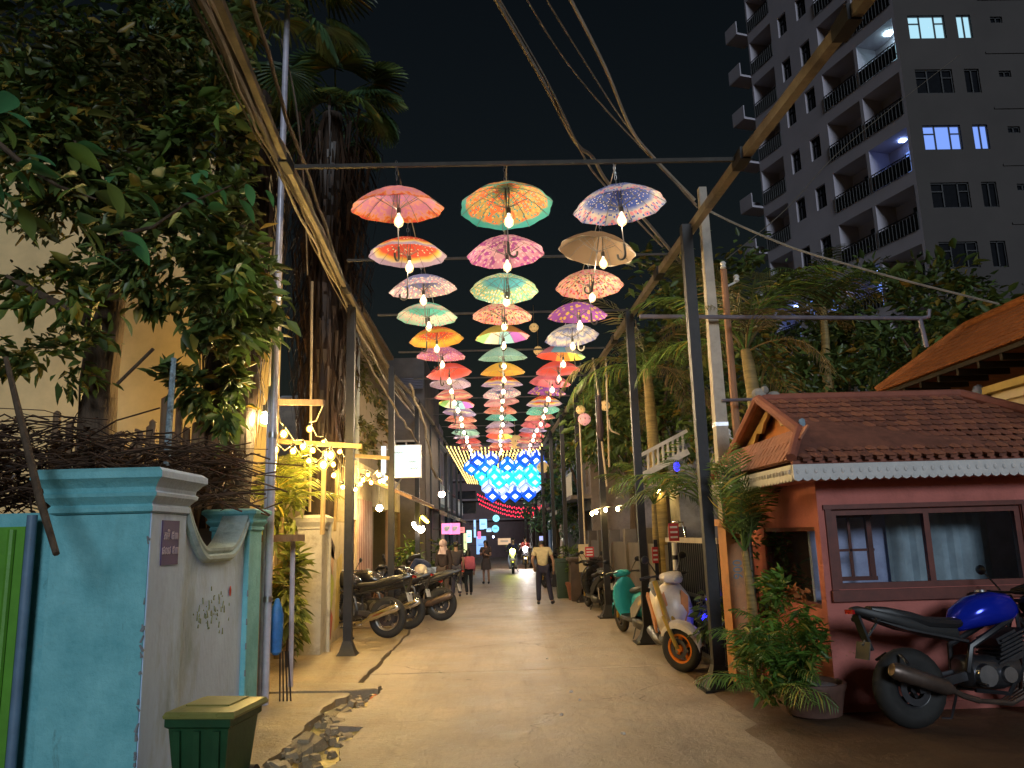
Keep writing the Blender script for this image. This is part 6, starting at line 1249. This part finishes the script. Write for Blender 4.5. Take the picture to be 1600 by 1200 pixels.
for k, L in enumerate(FS):
    t = thing('festoon_lights', ('upper string of yellow bulbs running from the wooden rail towards the lit sign', 'middle string of yellow bulbs with two larger bulbs', 'lowest string of yellow bulbs beside the cream pillar')[k], 'string lights', (0, 0, 0), 0, 'strings of yellow bulbs')
    pts = []
    for i, (p, r_) in enumerate(L):
        q = V(p)+V((0, 0, r_+.05 if r_ else 0))
        if pts: m_ = (pts[-1]+q)/2; pts.append(m_-V((0, 0, .10)))
        pts.append(q)
    b = MB(); b.tube(pts, .009, 4); b.build('cable', cable_l, t)
    for p, r_ in L:
        if not r_: continue
        b = MB(); b.ell((0, 0, 0), (r_, r_, r_*1.1), 10, 7); bo_ = b.build('bulb', yellow_shell, t, loc=p); b = MB(); b.ell((0, 0, 0), (r_*.5, r_*.5, r_*.55), 8, 6); b.build('filament', festoon_bulb, bo_); b = MB(); b.cyl((0, 0, r_*.85), (0, 0, r_+.06), .02, None, 7); b.build('socket', plastic, bo_)
t = thing('globe_lamp', 'largest glowing globe bulb on the tall steel pole', 'lamp', (-2.66,9.00,3.14)); b = MB(); b.ell((0, 0, 0), (.085, .085, .092), 14, 10); gb = b.build('globe', yellow_shell, t); b = MB(); b.ell((0, 0, 0), (.05, .05, .055), 10, 8); b.build('filament', lantern_glow, gb); b = MB(); b.cyl((0, 0, .08), (0, 0, .16), .035, None, 8); b.tube([(0, 0, .15), (.03, .0, .22), (.13, -.1, .24)], .012, 5); b.build('socket', plastic, t)
# farther houses on both sides: shutters, balconies, awnings, lit signs
def shophouse(label, side, y0, y1, h, col, k, lit=None):
    x = -3.15 if side < 0 else 3.55; t = thing('shophouse', label, 'shophouse', (x, y0, 0), 0, 'shophouses farther along the street'); L = y1-y0; m_ = mat('shophouse_paint_'+str(k), col, .85, 0, .25, 1.2, .15, 20, dirt=tuple(c*.4 for c in col)); u = (0, 1, 0) if side < 0 else (0, -1, 0); o = (0, 0, 0) if side < 0 else (0, L, 0); nx = 1 if side < 0 else -1
    hs = [(.3, 0, L-.3, 2.6)]; fl = int((h-3)/2.8)
    for f_ in range(fl):
        n = max(1, int(L/1.8))
        for i in range(n): c_ = L*(i+.5)/n; hs.append((c_-.45, 3.5+2.8*f_, c_+.45, 5.2+2.8*f_))
    b = MB(); b.holes(o, u, (0, 0, 1), L, h, hs, .25); b.quad((0, 0, 0), (-nx*5, 0, 0), (-nx*5, 0, h), (0, 0, h)); b.quad((0, 0, h), (0, L, h), (-nx*5, L, h), (-nx*5, 0, h)); b.build('wall', m_, t, 20)
    for q in hs:
        a0, a1 = (q[0], q[2]) if side < 0 else (L-q[2], L-q[0])
        b = MB(); b.bbox((-nx*.24, a0, q[1]), (-nx*.2, a1, q[3])); 
        if q[1] > 1:
            fo = b.build('window', dwin if not lit or random.random() < .7 else lit, t, 0); b = MB()
            for yy in (a0+.03, (a0+a1)/2, a1-.03): b.beam((-nx*.17, yy, q[1]), (-nx*.17, yy, q[3]), .05, .05)
            for zz in (q[1]+.03, q[3]-.03): b.beam((-nx*.17, a0, zz), (-nx*.17, a1, zz), .05, .05)
            b.build('window_frame', white if k % 2 else wood, fo, 0)
        else:
            so = b.build('shutter', lit or dk, t, 0); n = int((a1-a0)/.35); b = MB()
            for i in range(n+1): b.beam((-nx*.18, a0+(a1-a0)*i/n, 0), (-nx*.18, a0+(a1-a0)*i/n, 2.6), .05, .05)
            b.build('shutter_posts', black, so, 0)
    for f_ in range(fl):
        b = MB(); b.bbox((0.002*nx, .1, 3.0+2.8*f_), (nx*.75, L-.1, 3.14+2.8*f_)); bl = b.build('balcony', m_, t, 20); b = MB(); n = int(L/.22)
        for i in range(n+1): b.beam((nx*.72, .1+(L-.2)*i/n, 3.14+2.8*f_), (nx*.72, .1+(L-.2)*i/n, 3.95+2.8*f_), .025, .025)
        b.beam((nx*.72, .1, 3.97+2.8*f_), (nx*.72, L-.1, 3.97+2.8*f_), .06, .05); b.build('railing', white if k % 3 else dsteel, bl, 0)
    b = MB(); b.beam((nx*.02, 0, 2.95), (nx*.02, L, 2.95), .06, .2) if False else b.add([(nx*.01, .1, 2.95), (nx*.01, L-.1, 2.95), (nx*1.3, L-.1, 2.6), (nx*1.3, .1, 2.6), (nx*1.3, .1, 2.45), (nx*1.3, L-.1, 2.45)], [(0, 1, 2, 3), (3, 2, 5, 4)]); b.build('canopy', mat('canopy_'+str(k % 3), ((.25, .19, .13), (.10, .08, .07), (.3, .26, .2))[k % 3], .8, 0, .3), t, 0)
    return t
warmlit = emit('lit_shop_warm', (1, .72, .38), 1.5); coollit = emit('lit_shop_cool', (.45, .72, .95), 1.3)
for k, (y0, y1, h, col, lit, nm_) in enumerate(((25.4, 29.4, 6.4, (.30, .24, .19), None, 'brown balconied shophouse with dark shutters just beyond the awning shop'), (29.6, 34.4, 7.2, (.32, .34, .36), coollit, 'grey shophouse with cool lit front and white balcony rail'), (34.6, 40, 6.8, (.28, .32, .30), coollit, 'greenish shophouse with cool lit front beside the cube lanterns'), (40.2, 47, 8, (.34, .28, .33), warmlit, 'mauve shophouse with warm lit front near the far end'), (47.2, 56, 7, (.25, .25, .3), None, 'farthest bluish shophouse on the motorcycle side'))): shophouse(nm_, -1, y0, y1, h, col, k, lit)
for k, (y0, y1, h, col, lit, nm_) in enumerate(((29.5, 34, 6.0, (.24, .19, .16), None, 'dark brown shophouse on the booth side behind the trees'), (40, 46, 6.2, (.30, .28, .32), warmlit, 'warm lit shophouse on the booth side near the far end'), (46.2, 56, 7.5, (.25, .22, .25), coollit, 'farthest cool lit shophouse on the booth side'))): shophouse(nm_, 1, y0, y1, h, col, k+5, lit)
eh = thing('end_building', 'dark brown building closing the far end of the street', 'building', (1.5, 64, 0))
b = MB(); hs = [(1+3.2*i, 3.5+3.2*j, 2.6+3.2*i, 5.3+3.2*j) for i in range(5) for j in range(2)]; b.holes((-9, 0, 0), (1, 0, 0), (0, 0, 1), 18, 9, hs, .3); b.build('wall', mat('end_brown', (.14, .09, .09), .85, 0, .3, .5), eh, 20)
for j in range(4): b = MB(); b.bbox((-9, -.35, 2.9+1.6*j), (9, -.01, 3.05+1.6*j)); b.build('ledge', mat('end_ledge', (.2, .15, .16), .8), eh, 20)
for q in hs: b = MB(); b.bbox((-9+q[0], .2, q[1]), (-9+q[2], .24, q[3])); b.build('window', dwin, eh, 0)
# lit signs far along; later tubes and panels are added to brighten the end
SGN = [((-1.72,27.00,2.00), (.34, .36), (.95, .22, .50), 'pink lit sign panel nearest the steel posts', 'square'), ((-1.49,27.60,2.00), (.38, .38), (.95, .20, .45), 'second pink lit sign panel with white motif', 'square'), ((-1.31,29.00,1.96), (.22, .2), (.8, .22, .2), 'small red lit sign beyond the pink panels', 'square'), ((-0.06,42.00,2.61), (.36, .36), (.25, .75, .95), 'upper round pale blue lit sign', 'round'), ((-0.11,42.00,2.07), (.38, .38), (.2, .65, .85), 'lower round pale blue lit sign', 'round'), ((-0.78,44.00,2.35), (.40, .55), (.3, .6, 1.0), 'square blue lit sign box beside the round blue signs', 'square'), ((-0.46,43.00,2.02), (.26, .2), (.4, .7, 1.0), 'small flat blue sign box between the round and square blue signs', 'square'), ((-0.92,40.00,1.76), (.16, .36), (.9, .15, .35), 'narrow upright pink sign near the standing woman', 'square'), ((-1.18,33.00,1.72), (.2, .5), (.5, .9, .9), 'upright pale lit sign behind the walking girl', 'square'), ((-0.24,46.00,1.64), (.10, .10), (.6, .7, 1.0), 'small bright blue white lamp below the round signs', 'round'), ((-1.05,37.00,2.06), (.10, .8), (.35, .6, .95), 'added slim upright blue tube light behind the standing woman', 'square'), ((-1.22,30.00,1.49), (.12, .7), (.75, .85, .4), 'added slim upright yellow green light behind the adult in dark clothes', 'square'), ((-0.85,41.00,1.25), (.5, .9), (.25, .45, .85), 'added low blue lit shopfront panel beyond the standing woman', 'square'), ((2.48,44.00,1.11), (.35, 1.0), (.40, .45, .95), 'added upright violet blue lit panel beyond the walking man', 'square'), ((2.68,40.00,2.43), (.16, .16), (.2, .3, 1.0), 'added small blue light in the trees above the walking man', 'round'), ((0.41,50.00,1.33), (.8, .4), (.55, .35, .2), 'added dim orange lit panel at the far end of the street', 'square')]
for k, (p, s_, c_, lab, shp) in enumerate(SGN):
    t = thing('lit_sign', lab, 'sign', p, 0, 'small lit signs far along the street'); b = MB(); e_ = emit('lit_sign_colour_'+str(k), c_, 1.3 if k < 9 else 30 if k == 9 else 1.0)
    if shp == 'round': b.cyl((0, 0, 0), (0, -.08, 0), s_[0]/2, None, 18)
    else: b.bbox((-s_[0]/2, -.08, -s_[1]/2), (s_[0]/2, 0, s_[1]/2))
    b.build('lit_face', e_, t, 30); b = MB()
    if k in (0, 1): b.ell((0, -.09, 0), (.09, .01, .09), 6, 4); b.ell((.07, -.09, .04), (.05, .01, .05), 6, 4)
    elif k in (3,): b.tube([(-.09, -.09, -.07), (.02, -.09, -.02), (.1, -.09, .08)], .012, 4)
    else: b.bbox((-s_[0]*.3, -.088, -.02), (s_[0]*.3, -.081, .01)); b.bbox((-s_[0]*.3, -.088, .05), (s_[0]*.3, -.081, .07))
    b.build('motif', mat('pale_motif', (.7, .8, .9), .6) if k in (0, 1) else mat('dim_motif', (.05, .25, .35), .6), t); b = MB(); b.beam((0, .02, 0), (-.6, .05, 0), .03, .03); b.build('bracket', black, t)
rdl = emit('lit_red_fairy', (1.0, .02, .06), 3.5)
for k in range(3):
    t = thing('red_string_lights', ('nearest', 'middle', 'farthest')[k]+' red string light drooping across the far end of the street', 'string lights', (0, 50+2.5*k, 0), 0, 'red string lights'); pts = [(-1.2+4.6*i/16, 0, 4.35-.2*k-1.3*i/16*.55-.5*math.sin(PI*i/16)) for i in range(17)]; b = MB(); b.tube(pts, .012, 4); b.build('cable', black, t); b = MB()
    for p in pts:
        for q in range(2): b.ell(V(p)+V((.14*q, 0, -.06-.08*q)), (.035, .035, .06), 5, 4)
    o = b.build('lights', rdl, t); o['kind'] = 'stuff'

# ------------------------------------------------------------------ booth side: poles, gatepost, iron gate, stair, planters, signs
t = thing('concrete_pole', 'tall pale tapered concrete utility pole beside the booth', 'utility pole', (2.98, 10.2, 0))
pm = mat('pale_concrete_pole', (.40, .36, .31), .75, 0, .2, 6, .2, 30)
b = MB(); b.loft([[V((x*s_, y*s_, z)) for x, y in ((-.1, -.1), (.1, -.1), (.1, .1), (-.1, .1))] for s_, z in ((1.05, 0), (.80, 3), (.52, 6.45))]); b.build('shaft', pm, t, 20)
for z in (1.5, 2.4, 3.1): b = MB(); b.box((0, 0, z), (.23-.02*z, .23-.02*z, .05)); b.build('band', steel, t, 20)
t = thing('wooden_pole', 'slim reddish wooden pole with white insulators behind the booth gable', 'utility pole', (3.24, 10.35, 0))
b = MB(); b.tube([(0, 0, 0), (0, 0, 3), (0, 0, 5.3)], [.06, .055, .045], 8); b.build('shaft', mat('reddish_wood', (.34, .17, .09), .7, 0, .35, 8, stretch=(1, 1, .2)), t)
for x, z in ((0, 5.36), (.17, 5.16), (-.12, 3.0)): b = MB(); b.lathe([(.02, -.05), (.045, -.03), (.03, 0), (.045, .03), (.02, .06)], 8, M.Translation((x, 0, z)), True); b.tube([(0, 0, z-.12), (x, 0, z-.04)], .014, 5); b.build('insulator', white, t)
t = thing('pipe_arm', 'long level metal pipe reaching from the umbrellas to the tiled house', 'pipe', (0, 10.0, 0)); b = MB(); b.tube([(1.96,10.00,4.55), (5.74,10.00,4.44)], .03, 8); p = V((5.74,10.00,4.44)); b.tube([p, p+V((.1, 0, .02)), p+V((.12, 0, .12))], .028, 7); b.tube([p-V((.02, 0, 0)), p-V((-.02, 0, .4))], .03, 7)
me_ = b.mesh('pipe', mat('violet_grey_pipe', (.26, .24, .30), .35, .5)); o = put('pipe', me_, t); o.location = (0, -10.0, 0)
b = MB(); b.tube([(3.00,10.10,3.41), (6.19,10.10,3.43)], .022, 7); tag(b.build('lower_pipe', mat('violet_grey_pipe', (.26, .24, .30), .35, .5)), 'thin level pipe passing just above the booth ridge', 'pipe')
gp = thing('gatepost', 'orange painted gatepost with grey number plates beside the iron gate', 'gatepost', (2.78, 9.35, 0)); om = mat('orange_plaster', (.48, .22, .09), .75, 0, .15, 3, .2, 30, dirt=(.25, .15, .08))
b = MB(); b.bbox((-.12, -.12, 0), (.12, .2, 1.78)); b.build('shaft', om, gp, 20); b = MB(); b.bbox((-.15, -.15, 1.78), (.15, .23, 1.86)); b.build('cap', om, gp, 20); b = MB(); b.cyl((.16, -.1, 0), (.16, -.1, 1.7), .025, None, 8); b.build('pipe', steel, gp)
text('006', .15, (-.02, -.124, 1.28), (R(90), R(90), 0), mat('grey_letters', (.16, .2, .22), .6), gp)
ig = thing('iron_gate', 'dark iron gate of upright bars with a pale top rail behind the scooters', 'gate', (2.72, 9.75, 0)); gdk = mat('gate_iron', (.018, .02, .03), .45, .3, .3)
b = MB(); b.beam((0, 0, 1.60), (0, 3.0, 1.60), .06, .07); b.build('top_rail', mat('pale_rail', (.38, .33, .28), .5), ig, 20)
b = MB(); b.beam((0, 0, .12), (0, 3.0, .12), .05, .06); b.beam((0, 0, .85), (0, 3, .85), .04, .05); b.build('lower_rail', gdk, ig, 20)
for k in range(26): b = MB(); b.beam((0, .05+.115*k, .12), (0, .05+.115*k, 1.58), .022, .03); b.build('bar', gdk, ig, 20)
b = MB(); b.bbox((.05, 0, .1), (.07, 3, 1.5)); b.build('backing_sheet', mat('gate_sheet', (.012, .014, .028), .35), ig, 20)
b = MB()
for k in range(5): b.ell((-.02, 2.05+.09*k, 1.86), (.02, .035, .03), 8, 5)
b.tube([(.04, 1.9, 1.62), (.04, 2.0, 1.86), (.04, 2.5, 1.86), (.04, 2.6, 1.62)], .012, 5); b.build('crest', chrome, ig)
for k, (y, z) in enumerate(((10.0, .9), (10.3, .62), (11.3, 2.65))):
    b = MB(); b.ell((0, 0, 0), (.05, .07, .07), 8, 6); t = thing('blue_spot_lamp', ('blue garden lamp low behind the white and orange scooter', 'lower blue garden lamp by the dark steel post', 'blue lamp up in the palm fronds')[k], 'lamp', (2.62, y, z), 0, 'blue garden lamps'); b.build('glow', emit('lit_blue_lamp', (.02, .02, 1.0), 3.0), t); b = MB(); b.cyl((0, .02, 0), (0, .06, -.1), .02, None, 6); b.build('mount', black, t)
bs = thing('stair_balustrade', 'white balustraded staircase rising among the palms', 'staircase', (2.62, 13.4, 2.55)); wm = mat('cream_balustrade', (.58, .52, .44), .65)
for k in range(8): b = MB(); x = .62*k/7; z = .30*k/7; b.lathe([(.022, 0), (.03, .05), (.018, .12), (.03, .20), (.018, .28), (.025, .33)], 8, M.Translation((x, 0, .18+z)), True); b.build('baluster', wm, bs)
b = MB(); b.beam((-.2, 0, .44), (.70, 0, .88), .08, .06); b.build('handrail', wm, bs, 20); b = MB(); b.beam((-.2, 0, .09), (.70, 0, .52), .10, .10); b.build('string_board', wm, bs, 20)
b = MB()
for k in range(6): b.bbox((-.1+.14*k, .02, -.12+.07*k), (.06+.14*k, .7, -.05+.07*k))
b.bbox((.5, .05, -2.5), (.9, .8, .2)); b.build('steps', conc, bs, 20)
# red signs and striped bollard
stp = thing('striped_post', 'white post with black bands and a red sign on top before the iron gate', 'sign post', (2.42, 10.9, 0))
b = MB(); b.cyl((0, 0, 0), (0, 0, 1.58), .035, None, 10); b.build('post', white, stp)
for k in range(6): b = MB(); b.cyl((0, 0, .35+.2*k), (0, 0, .41+.2*k), .0365, None, 10); b.build('band', black, stp)
redm = mat('red_sign_paint', (.50, .03, .03), .45)
def redsign(parent, c_, w, h):
    b = MB(); b.box(c_, (w, .015, h)); so = b.build('sign_board', redm, parent, 20)
    for z in (.28, 0, -.28): b = MB(); b.box(V(c_)+V((0, -.0095, z*h)), (w*.72, .004, h*.11)); b.build('white_line', white, so, 20)
redsign(stp, (0, -.02, 1.72), .14, .24)
s2 = thing('red_notice', 'small red and white notice on a pale board by the brown planter', 'sign', (2.30, 20.6, 0)); b = MB(); b.bbox((-.22, 0, .75), (.04, .03, 1.45)); b.build('board', cream, s2, 20); b = MB(); b.cyl((-.1, .02, 0), (-.1, .02, .8), .02, None, 6); b.build('leg', black, s2); redsign(s2, (.06, -.03, 1.25), .22, .26)
s3 = thing('red_notice', 'narrow red notice on the dark post beyond the iron gate', 'sign', (2.62, 13.2, 0)); b = MB(); b.beam((0, .03, 0), (0, .03, 1.6), .06, .06); b.build('post', black, s3, 20); redsign(s3, (-.02, -.02, 1.35), .10, .26)
pl_ = thing('stone_planter', 'dark brown stone planter block with a square recess', 'planter', (2.45, 21.3, 0)); bm_ = mat('brown_stone', (.085, .06, .05), .8, 0, .3, 4, .3, 20)
b = MB(); b.holes((-.55, -.4, 0), (1, 0, 0), (0, 0, 1), 1.15, 1.02, [(.32, .30, .72, .78)], .12); b.bbox((-.55, -.28, 0), (.6, .5, 1.0)); b.build('block', bm_, pl_, 20); b = MB(); b.bbox((-.6, -.45, 1.02), (.65, .55, 1.10)); b.build('coping', bm_, pl_, 20)
g1 = thing('green_planter', 'tall dark green planter box with a bushy plant at the road edge', 'planter', (1.84, 22.2, 0)); b = MB(); b.loft([[V((x*s_, y*s_, z)) for x, y in ((-.26, -.26), (.26, -.26), (.26, .26), (-.26, .26))] for s_, z in ((.9, 0), (1, .95), (1.08, .96), (1.08, 1.05))]); b.build('box', mat('dark_green_planter', (.03, .06, .035), .5), g1, 20); crown('foliage', g1, lf_dark, [((.1, 0, 1.2), (.35, .3, .25), 300)], .12, .4)
g2 = thing('terracotta_pot', 'terracotta pot with small plant beside the dark green planter', 'pot', (2.0, 21.4, 0)); b = MB(); b.lathe([(.14, 0), (.2, .35), (.23, .4), (.23, .46), (.19, .45), (.02, .42)], 14); b.build('pot', mat('terracotta', (.26, .10, .06), .8), g2); crown('foliage', g2, lf_mid, [((0, 0, .7), (.22, .22, .28), 240)], .12, .35)
gw = thing('garden_wall', 'dark garden wall behind the scooters beyond the iron gate', 'wall', (2.95, 13.0, 0)); b = MB(); b.bbox((0, 0, 0), (.15, 16, 1.5)); b.build('panel', dk, gw, 20)
for k in range(7): b = MB(); b.bbox((-.06, .2+2.4*k, 0), (.2, .5+2.4*k, 1.8)); b.build('pier', dk, gw, 20)
hl_ = thing('garden_lights', 'short string of small yellow bulbs under the palm fronds', 'string lights', (0, 0, 0)); pts = [(2.04,17.00,2.14), (2.11,16.80,2.17), (2.27,16.50,2.20), (2.45,16.00,2.20), (2.72,15.00,2.22), (2.90,14.00,2.43)]; b = MB(); b.tube([V(p)+V((0, 0, .06)) for p in pts], .007, 4); b.build('cable', black, hl_)
for p in pts: b = MB(); b.ell((0, 0, 0), (.035, .035, .045), 8, 6); b.build('bulb', emit('lit_small_bulb', (1, .7, .25), 90), hl_, loc=p)
# folded umbrella hung upside down and slim hanging poles
fu = thing('folded_umbrella', 'folded dark umbrella with pale hook handle hanging point down', 'umbrella', (2.17,16.00,4.05)); b = MB(); b.lathe([(.01, .55), (.02, .5), (.05, .1), (.085, -.25), (.03, -.42)], 8, None, True); b.build('folded_canopy', clo('dark_folded', (.07, .05, .06)), fu); b = MB(); b.tube([(.2, 0, -.02), (.20, 0, -.18), (.24, 0, -.26), (.34, 0, -.30), (.40, 0, -.34)], [.014, .02, .022, .018, .008], 6); b.build('handle', mat('pale_handle', (.5, .4, .3), .5), fu); b = MB(); b.tube([(-.08, 0, 1.3), (0, 0, .5)], .022, 6); b.build('pole', mat('beige_pole_paint', (.48, .38, .26), .5), fu)
for k, (a, c_) in enumerate((((-2.45,11.20,2.99), (-2.46,11.20,1.82)), ((-2.63,13.00,2.87), (-2.65,13.00,1.88)))):
    b = MB(); b.tube([a, c_], .035 if k == 0 else .025, 7); tag(b.build('wooden_post', mat('pale_wood', (.40, .28, .12), .7, 0, .3)), ('pale wooden post under the two larger yellow bulbs', 'thin pale wooden post behind the first steel post')[k], 'post', 'pale wooden posts under the bulbs')
for k, (a, c_) in enumerate((((2.42,16.40,5.42), (2.38,16.40,3.08)), ((2.22,16.20,3.60), (2.28,16.20,2.67)), ((2.19,20.00,4.72), (2.19,20.00,1.46)), ((-3.01,12.60,6.01), (-2.97,12.60,2.19)), ((-2.75,15.00,5.23), (-2.76,15.00,3.22)))):
    b = MB(); b.tube([a, c_], .022, 6); tag(b.build('slim_pole', mat('beige_pole_paint', (.48, .38, .26), .5)), ('slim pale pole beside the folded umbrella', 'short pale pole below the folded umbrella', 'slim pale pole hung with pierced lanterns', 'slim pale pole behind the string bulbs', 'thin pale pole in front of the vine covered house')[k], 'pole', 'slim pale poles')

# ------------------------------------------------------------------ overhead cables
def cable(pts, r, label, m=None, grp='power cables overhead', n=5, wig=0.0):
    P = [V(p) for p in pts]; out = []
    for i in range(len(P)-1):
        p0 = P[max(i-1, 0)]; p1 = P[i]; p2 = P[i+1]; p3 = P[min(i+2, len(P)-1)]
        for k in range(6):
            t = k/6; q = .5*((2*p1)+(p2-p0)*t+(2*p0-5*p1+4*p2-p3)*t*t+(3*p1-p0-3*p2+p3)*t**3); out.append(q+V((mnoise.noise(q*2.1+V((r*900, 0, 0))), 0, mnoise.noise(q*2.1+V((0, r*900, 5)))))*wig)
    out.append(P[-1]); b = MB(); b.tube(out, r, n); return tag(b.build('power_cable', m or cable_m), label, 'cable', grp)
bund = [(-2.10,4.95,6.10), (-2.08,5.51,5.95), (-2.08,6.43,5.80), (-2.11,7.07,5.72), (-2.10,7.84,5.66), (-2.15,9.08,5.60), (-2.27,11.43,5.55), (-2.47,17.56,5.50), (-2.39,25.52,5.45), (-2.14,35.09,5.30)]
bn = ['thickest brown', 'second brown', 'pale twisted', 'thin dark', 'lower brown', 'loose pale', 'outer grey', 'thin brown', 'sagging dark', 'twisted grey']
for k in range(10):
    off = V((random.gauss(-.02, .12), 0, random.gauss(.0, .09))); off2 = V((random.gauss(0, .07), 0, random.gauss(.0, .07)))
    cable([V(p)+off*(1-i/9)+off2*(i/9)+V((0, 0, -.10*math.sin(i*1.3+k) if k in (2, 5, 8) else 0)) for i, p in enumerate(bund)], [.032, .026, .018, .012, .024, .014, .022, .010, .013, .02][k], bn[k]+' cable in the bundle along the left overhead beam', cable_l if k in (2, 5) else cable_m, 'cable bundle along the left beam', 6, .05 if k in (2, 5, 8) else .025)
cable([(-1.99,18.13,5.30), (-1.85,19.00,4.82), (-1.74,20.00,4.15), (-1.70,21.00,3.49), (-1.53,22.00,3.26)], .03, 'sagging tangle of pale cable beside the white lit sign', cable_l, wig=.06)
cable([(-2.59,14.67,5.40), (-2.13,16.00,4.49), (-1.96,18.50,4.13), (-1.84,20.00,3.79)], .022, 'brown cable sagging behind the second steel post', cable_m, wig=.05)
cable([(-0.08,7.60,7.90), (0.13,8.00,7.80), (0.70,8.70,7.17), (1.14,9.40,6.76), (1.39,9.70,6.70), (1.63,10.00,6.47), (2.17,10.60,6.25), (2.61,11.00,5.93), (3.02,11.40,5.63)], .026, 'thick kinked cable crossing the dark sky above the umbrellas', cable_m)
cable([(-0.03,7.60,7.90), (0.17,8.00,7.80), (0.75,8.70,7.17), (1.22,9.40,6.59), (1.59,10.00,6.42), (2.56,11.00,5.90)], .014, 'thin cable wound beside the thick kinked one', cable_m)
cable([(0.77,7.60,7.89), (0.99,8.00,7.79), (1.46,8.70,7.38), (1.87,9.40,6.95), (2.23,9.80,6.74), (2.87,10.20,6.28)], .022, 'pale cable running to the head of the concrete pole', cable_l)
cable([(0.40,8.00,7.97), (0.96,8.80,7.59), (1.68,9.50,7.14), (2.89,10.20,6.21)], .010, 'thin dark cable running to the concrete pole', cable_m)
cable([(0.63,8.00,7.96), (1.20,8.80,7.58), (1.89,9.50,6.96), (2.90,10.20,6.16)], .010, 'second thin dark cable running to the concrete pole', cable_m)
cable([(3.03,10.20,6.13), (3.42,10.20,5.91), (4.19,10.20,5.54), (4.97,10.20,5.27), (5.75,10.20,5.02), (7.09,10.40,4.73)], .016, 'pale drop wire sagging from the concrete pole towards the tiled house', cable_l)
cable([(3.31,10.40,5.47), (4.90,12.00,6.91), (7.11,14.00,9.14), (12.25,18.00,13.62)], .007, 'thin wire rising past the apartment tower', cable_m)
cable([(-2.58,8.90,7.97), (-2.46,9.20,7.27), (-2.47,9.80,6.31), (-2.60,10.60,5.43)], .012, 'loose hanging wire beside the tall steel pole', cable_m)
